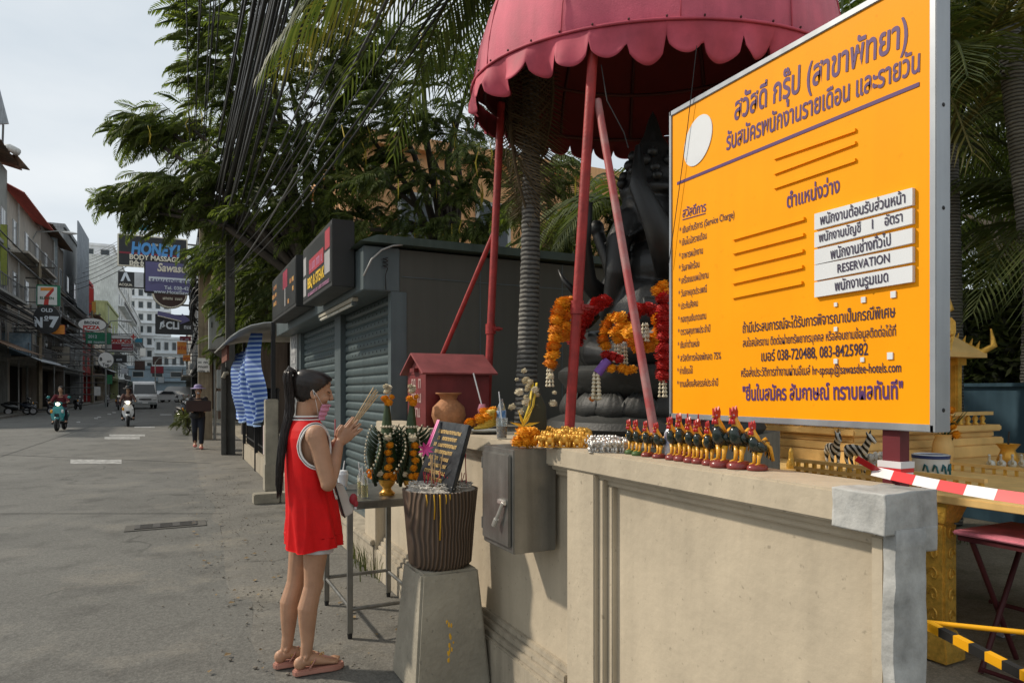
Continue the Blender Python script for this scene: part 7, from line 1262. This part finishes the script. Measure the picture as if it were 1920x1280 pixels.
# hair: cap, strands and long ponytail
def cap_fn(a, b_): z = -.1 + .226 * b_; n = 64; return hring(min(z, .1219), n, (.009 + .004 * max(0, z) / .1) + .004 * sin(a * 2 * pi * 31) * .4)[int(round(a * n)) % n]
full = MB().grid(cap_fn, 64, 48); hm = MB(); hm.v = full.v
def hairy(p):
    q = HT.inverted() @ (Vector(p) - HC); x, z = q.x, q.z; line = np.interp(x, [-.1, -.05, -.012, .012, .03, .055, .078, .09], [-.085, -.06, -.03, .012, .030, .055, .080, .088]); return z > line
ok_ = [hairy(p) for p in full.v]; hm.f = [f for f in full.f if all(ok_[i] for i in f)]; m_hair = mat('dark brown hair', (.016, .011, .009), .36, var=.45, scale=60, spec=.5)
hr = hm.build('hair', m_hair, wm, 180, True, thick=.004); rr = random.Random(12); KN = Hd(-.098, 0, .088)
st_ = MB()
for i in range(420):                                                # combed strands to the knot
    q = rr.uniform(0, 2 * pi); z = rr.uniform(-.07, .115); p = hring(z, 64, .012)[int(q / 2 / pi * 64) % 64]
    if not hairy(p): continue
    mid = Vector(p).lerp(KN, .5); o_ = (mid - HC).normalized(); rad = .104; L_ = (mid - HC).length; mid = HC + o_ * max(L_, rad * .98); st_.tube([p, mid, KN + Vector((rr.gauss(0, .008), rr.gauss(0, .008), rr.gauss(0, .008)))], [.0008, .0014, .0014], 4, False)
st_.build('combed_strands', m_hair, hr, 180, True)
PT = [KN, Vector((-.102, 0, 1.563)), Vector((-.113, 0, 1.53)), Vector((-.104, .0, 1.45)), Vector((-.098, 0, 1.35)), Vector((-.132, -.008, 1.22)), Vector((-.152, -.014, 1.09)), Vector((-.158, -.018, .98)), Vector((-.158, -.02, .90))]
MB().tube(PT[:8], [(.014, .016), (.02, .02), (.022, .022), (.02, .022), (.017, .022), (.013, .02), (.010, .015), (.005, .007)], 14).build('ponytail_core', m_hair, hr, 180, True); pt = MB()
for i in range(420):
    q = rr.uniform(0, 2 * pi); r0 = rr.random() ** .4; end = rr.uniform(.72, 1.0); n = 12; pts = []
    for j in range(n):
        t = j / (n - 1) * end * (len(PT) - 1); k = min(int(t), len(PT) - 2); p = PT[k].lerp(PT[k + 1], t - k); R_ = np.interp(t, [0, 1, 2, 4, 6, 8], [.014, .028, .036, .036, .031, .018]); pts.append(p + Vector((cos(q + .08 * t) * R_ * r0 * .62, sin(q + .08 * t) * R_ * r0 * .85, 0)) + Vector((.003 * sin(j * 1.3 + i), .003 * cos(j + i * 2), 0)))
    pt.tube(pts, [.0016] * (n - 1) + [.0005], 4, False)
pt.build('ponytail', m_hair, hr, 180, True); MB().tube([KN + Vector((.0, .02 * cos(q), .02 * sin(q))) for q in [2 * pi * i / 14 for i in range(15)]], .006, 6).build('hair_tie', m_dark, hr, 180, True)
# jersey
m_jer = mat('red jersey mesh', (.62, .008, .009), .66, var=.14, scale=9, bump=.2, bscale=380, spec=.2); m_trim = mat('white trim', (.68, .66, .63), .6, var=.05)
JR = [(.640, .026, .136, .172), (.70, .024, .135, .171), (.78, .018, .130, .169), (.86, .010, .123, .166), (.94, -.002, .114, .162), (1.02, -.006, .112, .163), (1.10, -.008, .111, .166), (1.16, -.010, .110, .169), (1.21, -.013, .106, .170), (1.25, -.016, .094, .150), (1.282, -.020, .078, .118), (1.305, -.022, .068, .088), (1.318, -.023, .064, .076)]
def JS(q, z, off=0.):
    zs = [j[0] for j in JR]; cx, rx, ry = [np.interp(z, zs, [j[k] for j in JR]) for k in (1, 2, 3)]; k = max(0, min(1, (1.14 - z) / .5)); fold = k * (.020 * (1 - abs(sin(2.5 * q + z * 3.4 + .6))) ** 1.6 + .013 * (1 - abs(sin(4 * q - z * 2.6 + 1))) ** 2 + .007 * sin(7 * q + z * 7) + .003 * sin(15 * q + z * 9))
    drape = .012 * math.exp(-((q + 1.15) / .35) ** 2) * k; return Vector((cx + (rx + off + fold + drape) * cos(q), (ry + off + fold + drape) * sin(q), z - (.012 * sin(2 * q + .5) if z < .7 else 0)))
AHc, AHr = (.002, 1.172), (.082, .105)
def inhole(p): return abs(p[1]) > .085 and ((p[0] - AHc[0]) / AHr[0]) ** 2 + ((p[2] - AHc[1]) / AHr[1]) ** 2 < 1
full = MB().grid(lambda a, b_: JS(2 * pi * a, .640 + .678 * b_), 160, 130); jm = MB(); jm.v = full.v; jm.f = [f for f in full.f if not all(inhole(full.v[i]) for i in f)]; jy = jm.build('jersey', m_jer, wm, 180, True)
def onj(x, z, s, off=.003):                                         # point on the jersey side at given x,z
    best = min((JS(q * s, z, off) for q in np.linspace(.15, pi - .15, 150)), key=lambda p: abs(p.x - x)); return best
for s in (-1, 1):
    for k, (f_, m_, r_) in enumerate(((1.0, m_trim, .0055), (1.10, m_trim, .004), (1.05, m_dark, .0032))):
        ring = []
        for i in range(49): q = 2 * pi * i / 48; ring.append(onj(AHc[0] + AHr[0] * f_ * cos(q), min(1.30, AHc[1] + AHr[1] * f_ * sin(q)), s))
        MB().tube(ring, r_, 6, False).build('armhole_trim', m_, jy, 180, True)
for z, m_, r_ in ((1.318, m_trim, .0055), (1.309, m_dark, .003), (1.302, m_trim, .004)): MB().tube([JS(2 * pi * i / 48, z, .001) for i in range(49)], r_, 6, False).build('neck_trim', m_, jy, 180, True)
def jpatch(q0, q1, z0, z1): return MB().grid(lambda a, b_: JS(q0 + (q1 - q0) * a, z0 + (z1 - z0) * b_, .005), 8, 12).build('numeral', m_trim, jy, 180, True, thick=.001)
jpatch(-.62, -.50, .885, .995); jpatch(-.50, -.30, .97, .995); jpatch(-.50, -.34, .885, .905)
MB().tube([JS(2 * pi * i / 80, .642, .001) for i in range(81)], .002, 5, False).build('hem', m_jer, jy, 180, True)
# shorts
c = MB(); c.sph((.0, 0, .76), (.09, .13, .11), 16, 10); c.tube([(.03, -.075, .8), (.022, -.074, .618)], [.074, .083], 18); c.tube([(-.005, .072, .8), (-.012, .074, .618)], [.074, .082], 18); remesh(c, 'shorts', mat('white shorts', (.6, .58, .6), .7), wm, .008, 2, True)
# mask below the chin with ear loops
m_mask = mat('pink mask', (.6, .27, .40), .7, var=.12)
def mk(a, b_):
    q = (a - .5) * 2.5; pl = .003 * sin(b_ * 22); return Hd(.018 + (.091 + pl - .02 * b_) * cos(q), (.069 + pl - .016 * b_) * sin(q), -.052 - .088 * b_ + .014 * cos(q))
MB().grid(mk, 30, 24).build('face_mask', m_mask, wm, 180, True, thick=.002)
for s in (-1, 1):
    for b_ in (0., .7): e = mk(0 if s < 0 else 1, b_); MB().tube([e, Vector(e).lerp(Hd(-.015, s * .077, .02), .5) + Vector((0, s * .005, 0)), Hd(-.018, s * .078, .018)], .0016, 5).build('ear_loop', m_trim, wm, 180, True)
# sandals
m_san = mat('dusty pink sandal', (.42, .2, .15), .6, var=.1); m_sgold = mat('gold buckle', (.6, .38, .12), .3, .6)
for A in AN:
    A = Vector(A); ol = [(-.07, .0), (-.055, -.027), (0, -.031), (.06, -.036), (.12, -.047), (.165, -.044), (.192, -.022), (.196, .005), (.18, .035), (.13, .046), (.06, .038), (0, .032), (-.055, .027)]
    s_ = MB().prism([(A.x + x, A.y + y, .002) for x, y in ol], (0, 0, .03)).build('sandal', m_san, wm, local=True, bevel=.006); MB().tube([A + Vector((.01, -.036, -.055)), A + Vector((.035, -.034, -.02)), A + Vector((.06, -.005, .003)), A + Vector((.05, .03, -.02)), A + Vector((.02, .036, -.055))], .008, 8, flat=.5).build('strap', m_san, s_, 180, True); MB().tube([A + Vector((.06, -.005, .0)), A + Vector((.11, -.012, -.022)), A + Vector((.152, -.013, -.045))], .006, 8).build('toe_strap', m_san, s_, 180, True)
    for k in range(6): MB().tube([A + Vector((.024 + .012 * k + .007 * cos(q), -.036 + .006 * k, -.028 + .0055 * k + .007 * sin(q))) for q in [2 * pi * i / 8 for i in range(9)]], .0025, 5).build('chain_link', m_sgold, s_, 180, True)
# incense sticks and bag (held, so things of their own)
rz = Matrix.Rotation(WR, 3, 'Z'); WP = lambda x, y, z: Vector(WL) + rz @ Vector((x, y, z))
inc = thing('incense_bundle', 'bundle of thin unlit incense sticks held in praying hands', 'incense', WP(.2, 0, 1.22))
for i in range(11): o_ = (i - 5) / 5; MB().tube([WP(.186 + .004 * o_, .002 * (i % 3 - 1), 1.205), WP(.36 + .018 * o_, .010 * ((i * 7) % 5 - 2) / 2, 1.447 - .02 * o_ + .006 * (i % 3))], .0022, 5).build('stick', mat('incense tan', (.5, .36, .2), .7, var=.15), inc)
bg = thing('white_handbag', 'small white handbag with red charm hanging before the woman', 'bag', WP(.19, .02, .78)); MB().prism([WP(.12, -.03, .96), WP(.17, -.03, .955), WP(.235, -.03, .80), WP(.175, -.03, .77)], (0, .07, 0)).build('pouch', mat('cream leather', (.55, .52, .47), .55, var=.12), bg, bevel=.008); MB().tube([WP(.125, -.035, .955), WP(.17, -.036, .79), WP(.178, -.036, .775)], .004, 6).build('piping', m_dark, bg, 180); MB().tube([WP(.14, 0, .96), WP(.09, .02, 1.05), WP(.0, .12, 1.25)], .006, 6).build('shoulder_strap', m_dark, bg, 180)
MB().sph(WP(.225, -.03, .87), (.022, .014, .03), 10, 8).build('charm', m_red, bg, 180); MB().sph(WP(.238, -.03, .845), (.014, .012, .02), 10, 8).build('charm', m_red, bg, 180); MB().sph(WP(.236, -.03, .82), .009, 8, 6).build('charm_bead', m_plate, bg, 180)
